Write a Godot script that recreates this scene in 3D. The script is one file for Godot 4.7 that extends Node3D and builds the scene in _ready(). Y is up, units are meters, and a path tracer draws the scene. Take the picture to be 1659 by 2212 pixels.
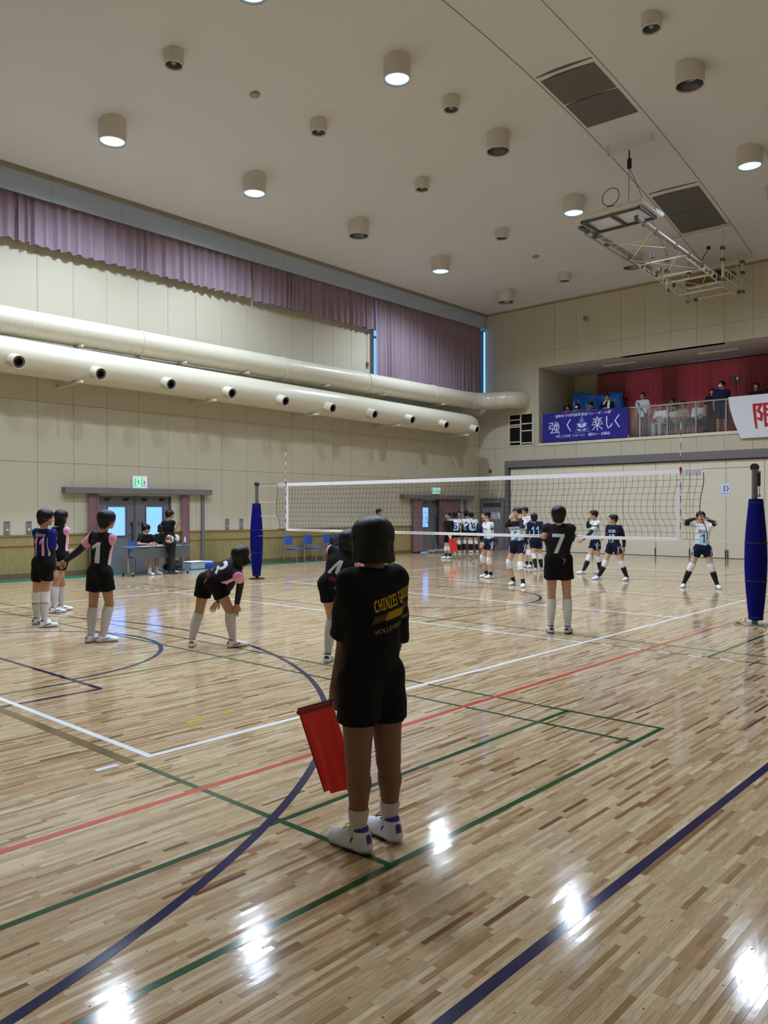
extends Node3D
# Sports hall. x runs along the volleyball court (0 = near end line, 9 = net), y up, z = minus the distance across the court (0 = near sideline).

const CEIL_Y := 9.6
const END_A := 24.05
const BACK_A := -6.05
const LEFT_B := 14.27
const RIGHT_B := -5.3
var rng := RandomNumberGenerator.new()
var M := {}
var names := {}


func V(a: float, y: float, b: float) -> Vector3:
	return Vector3(a, y, -b)


func ceil_h(a: float, b: float) -> float:
	var g := maxf(0.0, 1.0 - pow(absf((b - 4.5) / 9.4), 1.408))
	var f := maxf(0.0, 1.0 - pow(absf((a - 9.0) / 15.05), 1.791))
	return CEIL_Y + 2.164 * g * f


func srgb(r: int, g: int, b: int) -> Color:
	return Color8(r, g, b)


func lin(r: int, g: int, b: int) -> Color:
	return Color8(r, g, b).srgb_to_linear()


func mat(c: Color, rough := 0.7, metal := 0.0, spec := 0.5) -> StandardMaterial3D:
	var m := StandardMaterial3D.new()
	m.albedo_color = c
	m.roughness = rough
	m.metallic = metal
	m.metallic_specular = spec
	return m


func vmat(rough := 0.7, spec := 0.5) -> StandardMaterial3D:
	var m := mat(Color.WHITE, rough, 0.0, spec)
	m.vertex_color_use_as_albedo = true
	return m


# ---------------------------------------------------------------- mesh builder
class Bld:
	var v := PackedVector3Array()
	var n := PackedVector3Array()
	var t := PackedVector2Array()
	var c := PackedColorArray()
	var i := PackedInt32Array()
	var col := Color(1, 1, 1)

	func vert(p: Vector3, nn: Vector3, uv := Vector2.ZERO) -> int:
		v.append(p)
		n.append(nn)
		t.append(uv)
		c.append(col)
		return v.size() - 1

	func tri(a: int, b: int, d: int) -> void:  # counter-clockwise seen from outside
		i.append(a)
		i.append(d)
		i.append(b)

	func quad(a: Vector3, b: Vector3, d: Vector3, e: Vector3, uvs: Array = []) -> void:
		var nn := (b - a).cross(d - a)
		if nn.length_squared() < 1e-16:
			nn = (d - a).cross(e - a)
		nn = nn.normalized()
		var u := uvs if uvs.size() == 4 else [Vector2(0, 1), Vector2(1, 1), Vector2(1, 0), Vector2(0, 0)]
		var k := vert(a, nn, u[0])
		vert(b, nn, u[1])
		vert(d, nn, u[2])
		vert(e, nn, u[3])
		tri(k, k + 1, k + 2)
		tri(k, k + 2, k + 3)

	func quad_out(a: Vector3, b: Vector3, d: Vector3, e: Vector3, ce: Vector3) -> void:
		if (b - a).cross(d - a).dot((a + d) * 0.5 - ce) < 0.0:
			quad(a, e, d, b)
		else:
			quad(a, b, d, e)

	func box(ce: Vector3, s: Vector3, r := 0.0, bs := Basis()) -> void:
		var h := s * 0.5
		r = minf(r, minf(h.x, minf(h.y, h.z)) * 0.9)
		var p := []
		for k in 3:  # corners of the three face families
			var q := h - Vector3(r, r, r)
			q[k] = h[k]
			var row := []
			for m in 8:
				row.append(ce + bs * Vector3(q.x * (1 if m & 1 else -1), q.y * (1 if m & 2 else -1), q.z * (1 if m & 4 else -1)))
			p.append(row)
		for k in 3:
			var b1: int = [2, 1, 1][k]
			var b2: int = [4, 4, 2][k]
			var bk: int = [1, 2, 4][k]
			for sg in [0, bk]:
				quad_out(p[k][sg], p[k][sg | b1], p[k][sg | b1 | b2], p[k][sg | b2], ce)
		if r > 0.0:
			for pair in [[0, 1, 4], [0, 2, 2], [1, 2, 1]]:
				var ka: int = pair[0]
				var kb: int = pair[1]
				var along: int = pair[2]
				for m in 8:
					if not (m & along):
						quad_out(p[ka][m], p[kb][m], p[kb][m | along], p[ka][m | along], ce)
			for m in 8:
				var a: Vector3 = p[0][m]
				var b: Vector3 = p[1][m]
				var d: Vector3 = p[2][m]
				var nn := (b - a).cross(d - a).normalized()
				if nn.dot(a - ce) < 0.0:
					var sw := b
					b = d
					d = sw
					nn = -nn
				var k := vert(a, nn)
				vert(b, nn)
				vert(d, nn)
				tri(k, k + 1, k + 2)

	func span(a: Vector3, b: Vector3, r := 0.0) -> void:  # box from corner to corner
		box((a + b) * 0.5, (b - a).abs(), r)

	func tube(pts: Array, radii: Array, seg := 8, caps := true) -> void:
		var m := pts.size()
		var d0: Vector3 = (pts[1] - pts[0]).normalized()
		var side := d0.cross(Vector3.UP if absf(d0.y) < 0.9 else Vector3.RIGHT).normalized()
		var base := v.size()
		for k in m:
			var d: Vector3 = (pts[mini(k + 1, m - 1)] - pts[maxi(k - 1, 0)]).normalized()
			side = (side - d * side.dot(d)).normalized()
			var other := d.cross(side)
			var r: float = radii[k] if k < radii.size() else radii[-1]
			var slope := 0.0
			if k > 0 and k < m - 1 and radii.size() == m:
				slope = (radii[k + 1] - radii[k - 1]) / maxf(1e-5, (pts[k + 1] - pts[k - 1]).length())
			for s in seg + 1:
				var an := TAU * s / seg
				var o := side * cos(an) + other * sin(an)
				vert(pts[k] + o * r, (o - d * slope).normalized(), Vector2(float(s) / seg, float(k) / (m - 1)))
		for k in m - 1:
			for s in seg:
				var q := base + k * (seg + 1) + s
				tri(q, q + 1, q + seg + 2)
				tri(q, q + seg + 2, q + seg + 1)
		if caps:
			for e in [0, m - 1]:
				var dn: Vector3 = (pts[0] - pts[1]).normalized() if e == 0 else (pts[m - 1] - pts[m - 2]).normalized()
				var ce := vert(pts[e], dn)
				var first := v.size()
				for s in seg + 1:
					vert(v[base + e * (seg + 1) + s], dn)
				for s in seg:
					if e == 0:
						tri(ce, first + s + 1, first + s)
					else:
						tri(ce, first + s, first + s + 1)

	func rod(a: Vector3, b: Vector3, r: float, seg := 8) -> void:
		tube([a, b], [r, r], seg, true)

	func lathe(prof: Array, xf := Transform3D(), seg := 20) -> void:  # (radius, height) pairs from bottom to top, outside to the right of the way up
		for k in prof.size() - 1:
			var p: Vector2 = prof[k]
			var q: Vector2 = prof[k + 1]
			var e := q - p
			var nn := Vector2(e.y, -e.x).normalized()
			var base := v.size()
			for s in seg + 1:
				var an := TAU * s / seg
				var o := Vector3(cos(an), 0, -sin(an))
				var n3 := (xf.basis * (o * nn.x + Vector3.UP * nn.y)).normalized()
				vert(xf * (o * p.x + Vector3.UP * p.y), n3, Vector2(float(s) / seg, 0))
				vert(xf * (o * q.x + Vector3.UP * q.y), n3, Vector2(float(s) / seg, 1))
			for s in seg:
				var b := base + s * 2
				tri(b, b + 2, b + 3)
				tri(b, b + 3, b + 1)

	func ball(ce: Vector3, r: Vector3, seg := 14) -> void:
		var rows := seg / 2
		var base := v.size()
		for k in rows + 1:
			var la := PI * k / rows
			for s in seg + 1:
				var an := TAU * s / seg
				var o := Vector3(sin(la) * cos(an), cos(la), sin(la) * sin(an))
				vert(ce + o * r, (o / r).normalized(), Vector2(float(s) / seg, float(k) / rows))
		for k in rows:
			for s in seg:
				var q := base + k * (seg + 1) + s
				tri(q, q + 1, q + seg + 2)
				tri(q, q + seg + 2, q + seg + 1)

	func add(src: Dictionary, xf: Transform3D, mirror := false) -> void:
		var base := v.size()
		var sv: PackedVector3Array = src.v
		var sn: PackedVector3Array = src.n
		var sc: PackedColorArray = src.c
		var nb := xf.basis.inverse().transposed()
		for k in sv.size():
			var p := sv[k]
			var q := sn[k]
			if mirror:
				p.x = -p.x
				q.x = -q.x
			v.append(xf * p)
			n.append((nb * q).normalized())
			t.append(Vector2.ZERO)
			c.append(sc[k] if sc.size() else col)
		var si: PackedInt32Array = src.i
		for k in range(0, si.size(), 3):
			i.append(base + si[k])
			i.append(base + (si[k + 2] if mirror else si[k + 1]))
			i.append(base + (si[k + 1] if mirror else si[k + 2]))

	func mesh() -> ArrayMesh:
		var a := []
		a.resize(Mesh.ARRAY_MAX)
		a[Mesh.ARRAY_VERTEX] = v
		a[Mesh.ARRAY_NORMAL] = n
		a[Mesh.ARRAY_TEX_UV] = t
		a[Mesh.ARRAY_COLOR] = c
		a[Mesh.ARRAY_INDEX] = i
		var m := ArrayMesh.new()
		m.add_surface_from_arrays(Mesh.PRIMITIVE_TRIANGLES, a)
		return m


# ---------------------------------------------------------------- things and parts
func numbered(called: String) -> String:
	var k: int = names.get(called, 0)
	names[called] = k + 1
	return called if k == 0 else "%s_%03d" % [called, k]


func tag(o: Node3D, label: String, category: String, group := "") -> void:
	o.set_meta("label", label)
	o.set_meta("category", category)
	if group:
		o.set_meta("group", group)


func thing(called: String, label: String, category: String, at := Vector3.ZERO, turn := 0.0, group := "") -> Node3D:
	var o := Node3D.new()
	o.name = numbered(called)
	o.position = at
	o.rotation.y = turn
	tag(o, label, category, group)
	add_child(o)
	return o


func part(called: String, b, m: Material, parent: Node3D = self) -> MeshInstance3D:
	var o := MeshInstance3D.new()
	o.name = numbered(called) if parent == self else called
	o.mesh = b.mesh() if b is Bld else b
	o.material_override = m
	parent.add_child(o, true)
	return o


func piece(called: String, parent: Node3D, m: Material, a: Vector3, b: Vector3, r := 0.0) -> MeshInstance3D:
	var q := Bld.new()
	q.span(a, b, r)
	return part(called, q, m, parent)


func struct(called: String, b, m: Material) -> MeshInstance3D:
	var o := part(called, b, m)
	o.set_meta("kind", "structure")
	return o


func copy(src: Node3D, at: Vector3, turn: float, label: String) -> Node3D:
	var o: Node3D = src.duplicate()
	var called := String(src.name)
	o.name = numbered(called.left(-4) if called.right(4).left(1) == "_" and called.right(3).is_valid_int() else called)
	o.position = at
	o.rotation.y = turn
	o.set_meta("label", label)
	add_child(o)
	return o


# ---------------------------------------------------------------- pictures
func canvas(w: int, h: int, c: Color) -> Image:
	var im := Image.create_empty(w, h, false, Image.FORMAT_RGB8)
	im.fill(c)
	return im


func tex(im: Image) -> ImageTexture:
	return ImageTexture.create_from_image(im)


func fill_tri(im: Image, a: Vector2, b: Vector2, d: Vector2, col: Color) -> void:
	var x0 := maxi(0, int(floor(minf(a.x, minf(b.x, d.x)))))
	var x1 := mini(im.get_width() - 1, int(ceil(maxf(a.x, maxf(b.x, d.x)))))
	var y0 := maxi(0, int(floor(minf(a.y, minf(b.y, d.y)))))
	var y1 := mini(im.get_height() - 1, int(ceil(maxf(a.y, maxf(b.y, d.y)))))
	var ar := (b - a).cross(d - a)
	if absf(ar) < 1e-6:
		return
	for y in range(y0, y1 + 1):
		for x in range(x0, x1 + 1):
			var p := Vector2(x + 0.5, y + 0.5)
			var w0 := (b - a).cross(p - a) / ar
			var w1 := (d - b).cross(p - b) / ar
			var w2 := (a - d).cross(p - d) / ar
			if w0 >= -0.01 and w1 >= -0.01 and w2 >= -0.01:
				im.set_pixel(x, y, col)


func print_text(im: Image, txt: String, r: Rect2, col: Color, serif := false, turn := 0.0, bold := true) -> void:
	var f := SystemFont.new()
	f.font_names = PackedStringArray(["Droid Serif" if serif else "Droid Sans"])
	f.font_weight = 700 if bold else 400
	var tm := TextMesh.new()
	tm.text = txt
	tm.font = f
	tm.font_size = 64
	tm.depth = 0.0
	tm.curve_step = 1.0
	var a := tm.get_mesh_arrays()
	var vs: PackedVector3Array = a[Mesh.ARRAY_VERTEX]
	var ix: PackedInt32Array = a[Mesh.ARRAY_INDEX] if a[Mesh.ARRAY_INDEX] != null else PackedInt32Array(range(vs.size()))
	if vs.is_empty():
		return
	var lo := Vector2(1e9, 1e9)
	var hi := -lo
	for p in vs:
		lo = lo.min(Vector2(p.x, p.y))
		hi = hi.max(Vector2(p.x, p.y))
	var ce := r.get_center()
	var put := func(p: Vector3) -> Vector2:
		var q := Vector2((p.x - lo.x) / (hi.x - lo.x), (hi.y - p.y) / (hi.y - lo.y))
		return ce + (r.position + q * r.size - ce).rotated(turn)
	for k in range(0, ix.size() - 2, 3):
		fill_tri(im, put.call(vs[ix[k]]), put.call(vs[ix[k + 1]]), put.call(vs[ix[k + 2]]), col)


func stroke(im: Image, a: Vector2, b: Vector2, w0: float, w1: float, col: Color) -> void:
	var wm := maxf(w0, w1) + 1.0
	var ab := b - a
	var l2 := maxf(ab.length_squared(), 1e-6)
	for y in range(maxi(0, int(minf(a.y, b.y) - wm)), mini(im.get_height(), int(maxf(a.y, b.y) + wm) + 1)):
		for x in range(maxi(0, int(minf(a.x, b.x) - wm)), mini(im.get_width(), int(maxf(a.x, b.x) + wm) + 1)):
			var p := Vector2(x + 0.5, y + 0.5)
			var t := clampf((p - a).dot(ab) / l2, 0.0, 1.0)
			var d := p.distance_to(a + ab * t) - lerpf(w0, w1, t)
			if d < 0.5:
				im.set_pixel(x, y, im.get_pixel(x, y).lerp(col, clampf(0.5 - d, 0.0, 1.0)))


# strokes: polylines of two-character points, the first character across and the second down, on a grid of «grid» steps (0-9, then a-z)
func glyph(im: Image, strokes: String, r: Rect2, w: float, col: Color, grid := 9.0) -> void:
	for line in strokes.split(" ", false):
		var last := Vector2(-1, 0)
		for k in range(0, line.length() - 1, 2):
			var p := r.position + Vector2(line[k].hex_to_int() if grid < 16 else _b36(line[k]), line[k + 1].hex_to_int() if grid < 16 else _b36(line[k + 1])) / grid * r.size
			if last.x >= 0.0:
				stroke(im, last, p, w, w * (0.8 if grid > 16 else 1.0), col)
			last = p


func _b36(ch: String) -> float:
	return "0123456789abcdefghijklmnopqrstuvwxyz".find(ch)


func _ready() -> void:
	rng.seed = 7
	# camera: eye 1.64 m above the floor behind the near right corner of the court
	var cam := Camera3D.new()
	cam.name = "camera"
	cam.fov = 65.98
	cam.near = 0.05
	cam.far = 200.0
	cam.position = V(-2.824, 1.641, -4.646)
	cam.basis = Basis(Vector3.UP, -deg_to_rad(47.956)) * Basis(Vector3.RIGHT, deg_to_rad(-0.197)) * Basis(Vector3.BACK, deg_to_rad(-0.06))
	add_child(cam)
	cam.current = true
	var env := Environment.new()
	env.background_mode = Environment.BG_SKY
	var sky := ProceduralSkyMaterial.new()
	sky.sky_top_color = srgb(92, 150, 246)
	sky.sky_horizon_color = srgb(92, 150, 246)
	sky.ground_horizon_color = srgb(92, 150, 246)
	sky.ground_bottom_color = srgb(96, 145, 210)
	sky.energy_multiplier = SKY_E
	env.sky = Sky.new()
	env.sky.sky_material = sky
	env.tonemap_mode = Environment.TONE_MAPPER_LINEAR
	env.tonemap_exposure = EXPOSURE
	env.sdfgi_enabled = true
	env.ssao_enabled = true
	env.ssil_enabled = true
	var we := WorldEnvironment.new()
	we.name = "surroundings"
	we.environment = env
	add_child(we)
	materials()
	build_floor()
	build_walls()
	build_ceiling()
	build_lamps()
	build_ducts()
	build_curtains()
	build_doors()
	build_end_wall()
	build_balcony()
	build_net()
	build_backstop()
	build_props()
	build_people()


const EXPOSURE := 1.0
const SKY_E := 2.9
const LAMP_E := 41.0


func holes_image() -> Image:  # perforated acoustic board, 24 holes across 0.9 m
	var im := canvas(768, 768, Color(0.97, 0.97, 0.97))
	for y in 768:
		for x in 768:
			var d := Vector2(fmod(x + 0.5, 32.0) - 16.0, fmod(y + 0.5, 32.0) - 16.0).length()
			if d < 6.5:
				im.set_pixel(x, y, Color(0.97, 0.97, 0.97).lerp(Color(0.56, 0.53, 0.47), clampf(6.5 - d, 0.0, 1.0)))
	return im


func noise_tex(freq: float, lo: float, hi: float, seed_: int, oct := 3) -> NoiseTexture2D:
	var nt := NoiseTexture2D.new()
	nt.width = 512
	nt.height = 512
	nt.seamless = true
	var fn := FastNoiseLite.new()
	fn.seed = seed_
	fn.frequency = freq
	fn.fractal_octaves = oct
	nt.noise = fn
	var g := Gradient.new()
	g.set_color(0, Color(lo, lo, lo))
	g.set_color(1, Color(hi, hi, hi))
	nt.color_ramp = g
	return nt


func materials() -> void:
	var holes := tex(holes_image())
	var board := mat(srgb(202, 195, 172), 0.75)
	board.albedo_texture = holes
	board.uv1_triplanar = true
	board.uv1_world_triplanar = true
	board.uv1_triplanar_sharpness = 8.0
	board.uv1_scale = Vector3.ONE / 0.9
	M.board = board
	M.joint = mat(srgb(112, 102, 82), 0.9)
	M.plaster = mat(srgb(196, 182, 150), 0.85)
	var wood := mat(srgb(160, 141, 92), 0.5)
	wood.albedo_texture = noise_tex(0.012, 0.86, 1.0, 3)
	wood.uv1_triplanar = true
	wood.uv1_world_triplanar = true
	wood.uv1_scale = Vector3(2.0, 0.35, 2.0)
	M.wainscot = wood
	M.rail_wood = mat(srgb(150, 116, 62), 0.5)
	M.skirting = mat(srgb(112, 86, 58), 0.5)
	M.grey = mat(srgb(112, 110, 112), 0.5)
	M.grey_dark = mat(srgb(84, 84, 88), 0.5)
	M.pelmet = mat(srgb(164, 176, 194), 0.35)
	M.cream = mat(srgb(222, 214, 192), 0.6)
	var ce := mat(srgb(204, 201, 201), 0.9)
	M.ceiling = ce
	M.cup = mat(srgb(205, 198, 186), 0.5)
	M.duct = mat(srgb(202, 195, 174), 0.28)
	M.dark = mat(srgb(16, 16, 18), 0.6)
	M.black = mat(srgb(12, 12, 14), 0.55)
	M.steel = mat(srgb(190, 190, 190), 0.25, 0.9)
	M.chrome = mat(srgb(215, 215, 218), 0.15, 1.0)
	M.white = mat(srgb(232, 232, 230), 0.6)
	M.cream_paint = mat(srgb(214, 206, 186), 0.4)
	M.pole_grey = mat(srgb(92, 88, 82), 0.4)
	M.paint = {"white": srgb(240, 244, 250), "blue": srgb(15, 20, 70), "green": srgb(16, 74, 42), "red": srgb(196, 66, 46), "tan": srgb(122, 106, 72), "yellow": srgb(214, 186, 30)}
	for k in M.paint:
		M["line_" + k] = mat(M.paint[k], 0.12)
	var cur := mat(srgb(142, 122, 134), 0.85)
	cur.rim_enabled = true
	cur.rim = 0.2
	M.curtain = cur
	M.curtain2 = mat(srgb(132, 98, 100), 0.85)
	var red := mat(srgb(178, 104, 110), 0.85)
	red.backlight_enabled = true
	red.backlight = Color(0.8, 0.16, 0.14)
	M.curtain_red = red
	var pane := mat(Color(0.93, 0.98, 1.0, 0.15), 0.1)
	pane.transparency = BaseMaterial3D.TRANSPARENCY_ALPHA
	M.pane = pane
	var gl := mat(Color(0.6, 0.62, 0.62, 0.05), 0.05)
	gl.transparency = BaseMaterial3D.TRANSPARENCY_ALPHA
	M.glass = gl
	var lamp := mat(srgb(240, 248, 255), 0.4)
	lamp.emission_enabled = true
	lamp.emission = srgb(160, 214, 255)
	lamp.emission_energy_multiplier = 1.7
	M.lamp = lamp
	var core := mat(srgb(240, 248, 255), 0.4)
	core.emission_enabled = true
	core.emission = srgb(226, 240, 255)
	core.emission_energy_multiplier = 6.0
	M.lamp_core = core
	M.reflector = mat(srgb(120, 120, 122), 0.25, 0.8)
	M.lamp_ring = mat(srgb(60, 58, 58), 0.4)


# ---------------------------------------------------------------- floor
func build_floor() -> void:
	var w := 0.02525
	var fl := struct("floor", _slab(V(BACK_A, -0.2, RIGHT_B), V(END_A + 0.3, -0.0065, LEFT_B + 0.1)), mat(srgb(70, 50, 34), 0.8))
	var m := vmat(0.1, 0.5)
	m.albedo_texture = noise_tex(0.02, 0.84, 1.0, 11, 4)
	m.uv1_triplanar = true
	m.uv1_world_triplanar = true
	m.uv1_scale = Vector3(0.8, 1.0, 9.0)
	var nm := noise_tex(0.03, 0.0, 1.0, 21, 3)
	nm.as_normal_map = true
	nm.bump_strength = 2.0
	nm.color_ramp = null
	m.normal_enabled = true
	m.normal_texture = nm
	m.normal_scale = 0.035
	var tones := [lin(218, 192, 152), lin(210, 182, 142), lin(202, 172, 132), lin(194, 162, 122), lin(226, 204, 168), lin(182, 148, 108), lin(168, 132, 92), lin(148, 110, 74), lin(122, 84, 56)]
	var weight := [20, 20, 16, 11, 16, 6, 4, 2, 1]
	var bag := []
	for k in tones.size():
		for q in weight[k]:
			bag.append(tones[k])
	var all := Bld.new()
	var near := []
	var eye := Vector2(-2.824, -4.646)
	var fw := Vector2(0.743, 0.67)
	var row := 0
	var b := RIGHT_B
	while b < LEFT_B:
		var a := BACK_A - rng.randf() * 0.3
		while a < END_A + 0.12:
			var ln: float = [0.152, 0.303, 0.303, 0.2, 0.404, 0.303, 0.454, 0.25][rng.randi() % 8] * rng.randf_range(0.8, 1.25)
			var c: Color = bag[rng.randi() % bag.size()]
			c = c * rng.randf_range(0.9, 1.06)
			c.a = 1.0
			var mid := Vector2(a + ln * 0.5, b + w * 0.5) - eye
			var dep := mid.dot(fw)
			var sid := mid.dot(Vector2(0.67, -0.743))
			if dep > 1.75 and dep < 3.4 and absf(sid) < dep * 0.52 and near.size() < 4000:
				near.append([dep, a, b, ln, c])
			else:
				var g := 0.0006
				var t1 := rng.randfn(0.0, 0.00006)
				var t2 := rng.randfn(0.0, 0.00005)
				all.col = c
				all.quad(V(a + g, t1 - t2, b + g * 0.5), V(a + ln, t1 + t2, b + g * 0.5), V(a + ln, -t1 + t2, b + w), V(a + g, -t1 - t2, b + w))
			a += ln
		b += w
		row += 1
	near.sort_custom(func(p, q): return p[0] < q[0])
	for k in near.size():
		var q: Array = near[k]
		var one: Bld = all
		if k < 300:
			one = Bld.new()
		one.col = q[4]
		var t := rng.randfn(0.0, 0.00007)
		if k < 300:
			one.box(V(q[1] + q[3] * 0.5, -0.0031, q[2] + w * 0.5), Vector3(q[3] - 0.0006, 0.0062, w - 0.0005), 0.0003, Basis(Vector3.RIGHT, t * 60.0))
			part("floor_strip", one, m, fl)
		else:
			one.quad(V(q[1] + 0.0006, t, q[2] + 0.0003), V(q[1] + q[3], t, q[2] + 0.0003), V(q[1] + q[3], -t, q[2] + w), V(q[1] + 0.0006, -t, q[2] + w))
	var rest := part("floor_strips", all, m, fl)
	rest.set_meta("kind", "stuff")
	# dark screw plugs in the nearer boards
	var pl := Bld.new()
	pl.col = lin(60, 42, 30)
	var pb := -5.0 + 0.09
	while pb < 3.0:
		var pa := -3.97 + (0.1 if fmod(pb * 6.6, 2.0) > 1.0 else 0.0)
		while pa < 5.0:
			var ce := V(pa, 0.0004, pb)
			for s in 8:
				var k := pl.vert(ce, Vector3.UP)
				pl.vert(ce + Vector3(cos(TAU * s / 8), 0, -sin(TAU * s / 8)) * 0.0048, Vector3.UP)
				pl.vert(ce + Vector3(cos(TAU * (s + 1) / 8), 0, -sin(TAU * (s + 1) / 8)) * 0.0048, Vector3.UP)
				pl.tri(k, k + 1, k + 2)
			pa += 0.303
		pb += 0.1515
	var plugs := part("screw_plugs", pl, vmat(0.3), fl)
	plugs.set_meta("kind", "stuff")
	# painted lines: [colour, a0, b0, a1, b1, width]; later rows lie over earlier ones
	var gw := 0.04
	for L in [
		["green", -3.16, -2.24, 2.96, -2.24, gw], ["green", -3.16, -1.46, 2.96, -1.46, gw], ["green", 2.94, -2.24, 2.94, 11.16, gw], ["green", 2.48, -2.24, 2.48, 11.16, gw],
		["green", -0.11, -2.24, -0.11, -0.05, gw], ["green", -3.16, 2.56, 2.96, 2.56, gw], ["green", -3.16, 6.36, 2.96, 6.36, gw],
		["green", 6.05, -2.24, 6.05, 11.16, gw], ["green", 6.5, -2.24, 6.5, 11.16, gw], ["green", 6.03, -1.46, 12.1, -1.46, gw], ["green", 6.03, -2.24, 12.1, -2.24, gw], ["green", 12.1, -2.24, 12.1, 11.16, gw], ["green", 11.64, -2.24, 11.64, 11.16, gw], ["green", 6.03, 2.56, 12.1, 2.56, gw],
		["red", -5.0, -0.75, 21.0, -0.75, 0.05],
		["blue", -5.0, -3.1, 23.0, -3.1, 0.05], ["blue", 23.0, -3.1, 23.0, 12.1, 0.05], ["blue", 0.8, 2.11, 0.8, 6.89, 0.05], ["blue", -5.0, 2.11, 0.8, 2.11, 0.05], ["blue", -5.0, 6.89, 0.8, 6.89, 0.05], ["blue", 17.2, 2.11, 17.2, 6.89, 0.05], ["blue", 17.2, 2.11, 23.0, 2.11, 0.05], ["blue", 17.2, 6.89, 23.0, 6.89, 0.05],
		["white", 0.0, 0.025, 18.0, 0.025, 0.05], ["white", 0.0, 8.975, 18.0, 8.975, 0.05], ["white", 0.025, 0.0, 0.025, 9.0, 0.05], ["white", 17.975, 0.0, 17.975, 9.0, 0.05], ["white", 6.025, 0.0, 6.025, 9.0, 0.05], ["white", 9.0, 0.0, 9.0, 9.0, 0.05], ["white", 11.975, 0.0, 11.975, 9.0, 0.05],
		["tan", -0.13, 0.0, -0.13, 2.6, 0.075], ["white", -0.36, 0.02, -0.21, 0.02, 0.045],
		["yellow", 0.67, 0.55, 0.81, 0.55, 0.04], ["yellow", 1.0, 0.56, 1.13, 0.56, 0.04], ["yellow", 6.12, 0.3, 6.2, 0.3, 0.05],
		["white", -5.0, 13.36, 15.2, 13.36, 0.04]]:
		_line(fl, L[0], L[1], L[2], L[3], L[4], L[5])
	for k in 5:
		_line(fl, "white", 6.025, -0.2 - 0.35 * k, 6.025, -0.35 - 0.35 * k, 0.05)
		_line(fl, "white", 6.025, 9.2 + 0.35 * k, 6.025, 9.35 + 0.35 * k, 0.05)
	_arc(fl, -3.43, 4.5, 6.77, -78, 78)
	_arc(fl, 21.43, 4.5, 6.77, 102, 258)
	_arc(fl, 0.8, 4.5, 1.8, -90, 90)
	_arc(fl, 17.2, 4.5, 1.8, 90, 270)
	_arc(fl, 9.0, 4.5, 1.8, 0, 360)
	struct("green_border_mat", _slab(V(BACK_A + 0.1, 0.0004, 13.38), V(15.2, 0.0024, LEFT_B - 0.03)), mat(srgb(22, 104, 78), 0.35))


func _slab(a: Vector3, b: Vector3) -> Bld:
	var q := Bld.new()
	q.span(a, b)
	return q


var line_y := 0.0005


func _line(fl: Node3D, c: String, a0: float, b0: float, a1: float, b1: float, w: float) -> void:
	var q := Bld.new()
	var y := line_y
	line_y += 0.00002
	var h := w * 0.5
	if absf(a1 - a0) > absf(b1 - b0):
		q.span(V(minf(a0, a1), 0.0002, b0 - h), V(maxf(a0, a1), y, b0 + h))
	else:
		q.span(V(a0 - h, 0.0002, minf(b0, b1)), V(a0 + h, y, maxf(b0, b1)))
	part("painted_line", q, M["line_" + c], fl)


func _arc(fl: Node3D, ca: float, cb: float, r: float, d0: float, d1: float) -> void:
	var q := Bld.new()
	var y := line_y
	line_y += 0.00002
	var m := int(absf(d1 - d0) * maxf(r, 2.0) / 6.0) + 8
	for k in m:
		var t0 := deg_to_rad(lerpf(d0, d1, float(k) / m))
		var t1 := deg_to_rad(lerpf(d0, d1, float(k + 1) / m))
		var p := []
		for t in [t0, t1]:
			for rr in [r - 0.025, r + 0.025]:
				p.append(V(ca + cos(t) * rr, y, cb + sin(t) * rr))
		q.quad(p[0], p[1], p[3], p[2])
	part("painted_line", q, M.line_blue, fl)


# ---------------------------------------------------------------- walls
# rectangles of a panel grid less the holes; axis "b" is a wall across x, "a" a wall along x
func _cut(r: Rect2, holes: Array) -> Array:
	var out := [r]
	for h in holes:
		var nxt := []
		for q in out:
			if not q.intersects(h):
				nxt.append(q)
				continue
			if q.position.x < h.position.x:
				nxt.append(Rect2(q.position.x, q.position.y, h.position.x - q.position.x, q.size.y))
			if q.end.x > h.end.x:
				nxt.append(Rect2(h.end.x, q.position.y, q.end.x - h.end.x, q.size.y))
			var x0 := maxf(q.position.x, h.position.x)
			var x1 := minf(q.end.x, h.end.x)
			if q.position.y < h.position.y:
				nxt.append(Rect2(x0, q.position.y, x1 - x0, h.position.y - q.position.y))
			if q.end.y > h.end.y:
				nxt.append(Rect2(x0, h.end.y, x1 - x0, q.end.y - h.end.y))
		out = nxt
	return out


func _panels(parent: Node3D, called: String, m: Material, us: Array, ys: Array, holes: Array, along_a: bool, face: float, depth: float, inward: float, gap := 0.006) -> void:
	for iu in us.size() - 1:
		for iy in ys.size() - 1:
			var cell := Rect2(us[iu] + gap * 0.5, ys[iy] + gap * 0.5, us[iu + 1] - us[iu] - gap, ys[iy + 1] - ys[iy] - gap)
			for q in _cut(cell, holes):
				if q.size.x < 0.02 or q.size.y < 0.02:
					continue
				if along_a:
					piece(called, parent, m, V(q.position.x, q.position.y, face), V(q.end.x, q.end.y, face - inward * depth), 0.002)
				else:
					piece(called, parent, m, V(face, q.position.y, q.position.x), V(face - inward * depth, q.end.y, q.end.x), 0.002)


func _steps(a: float, b: float, first: float, step: float) -> Array:
	var out := [a]
	var x := first + ceilf((a - first + 0.05) / step) * step
	while x < b - 0.05:
		out.append(x)
		x += step
	out.append(b)
	return out


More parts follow.
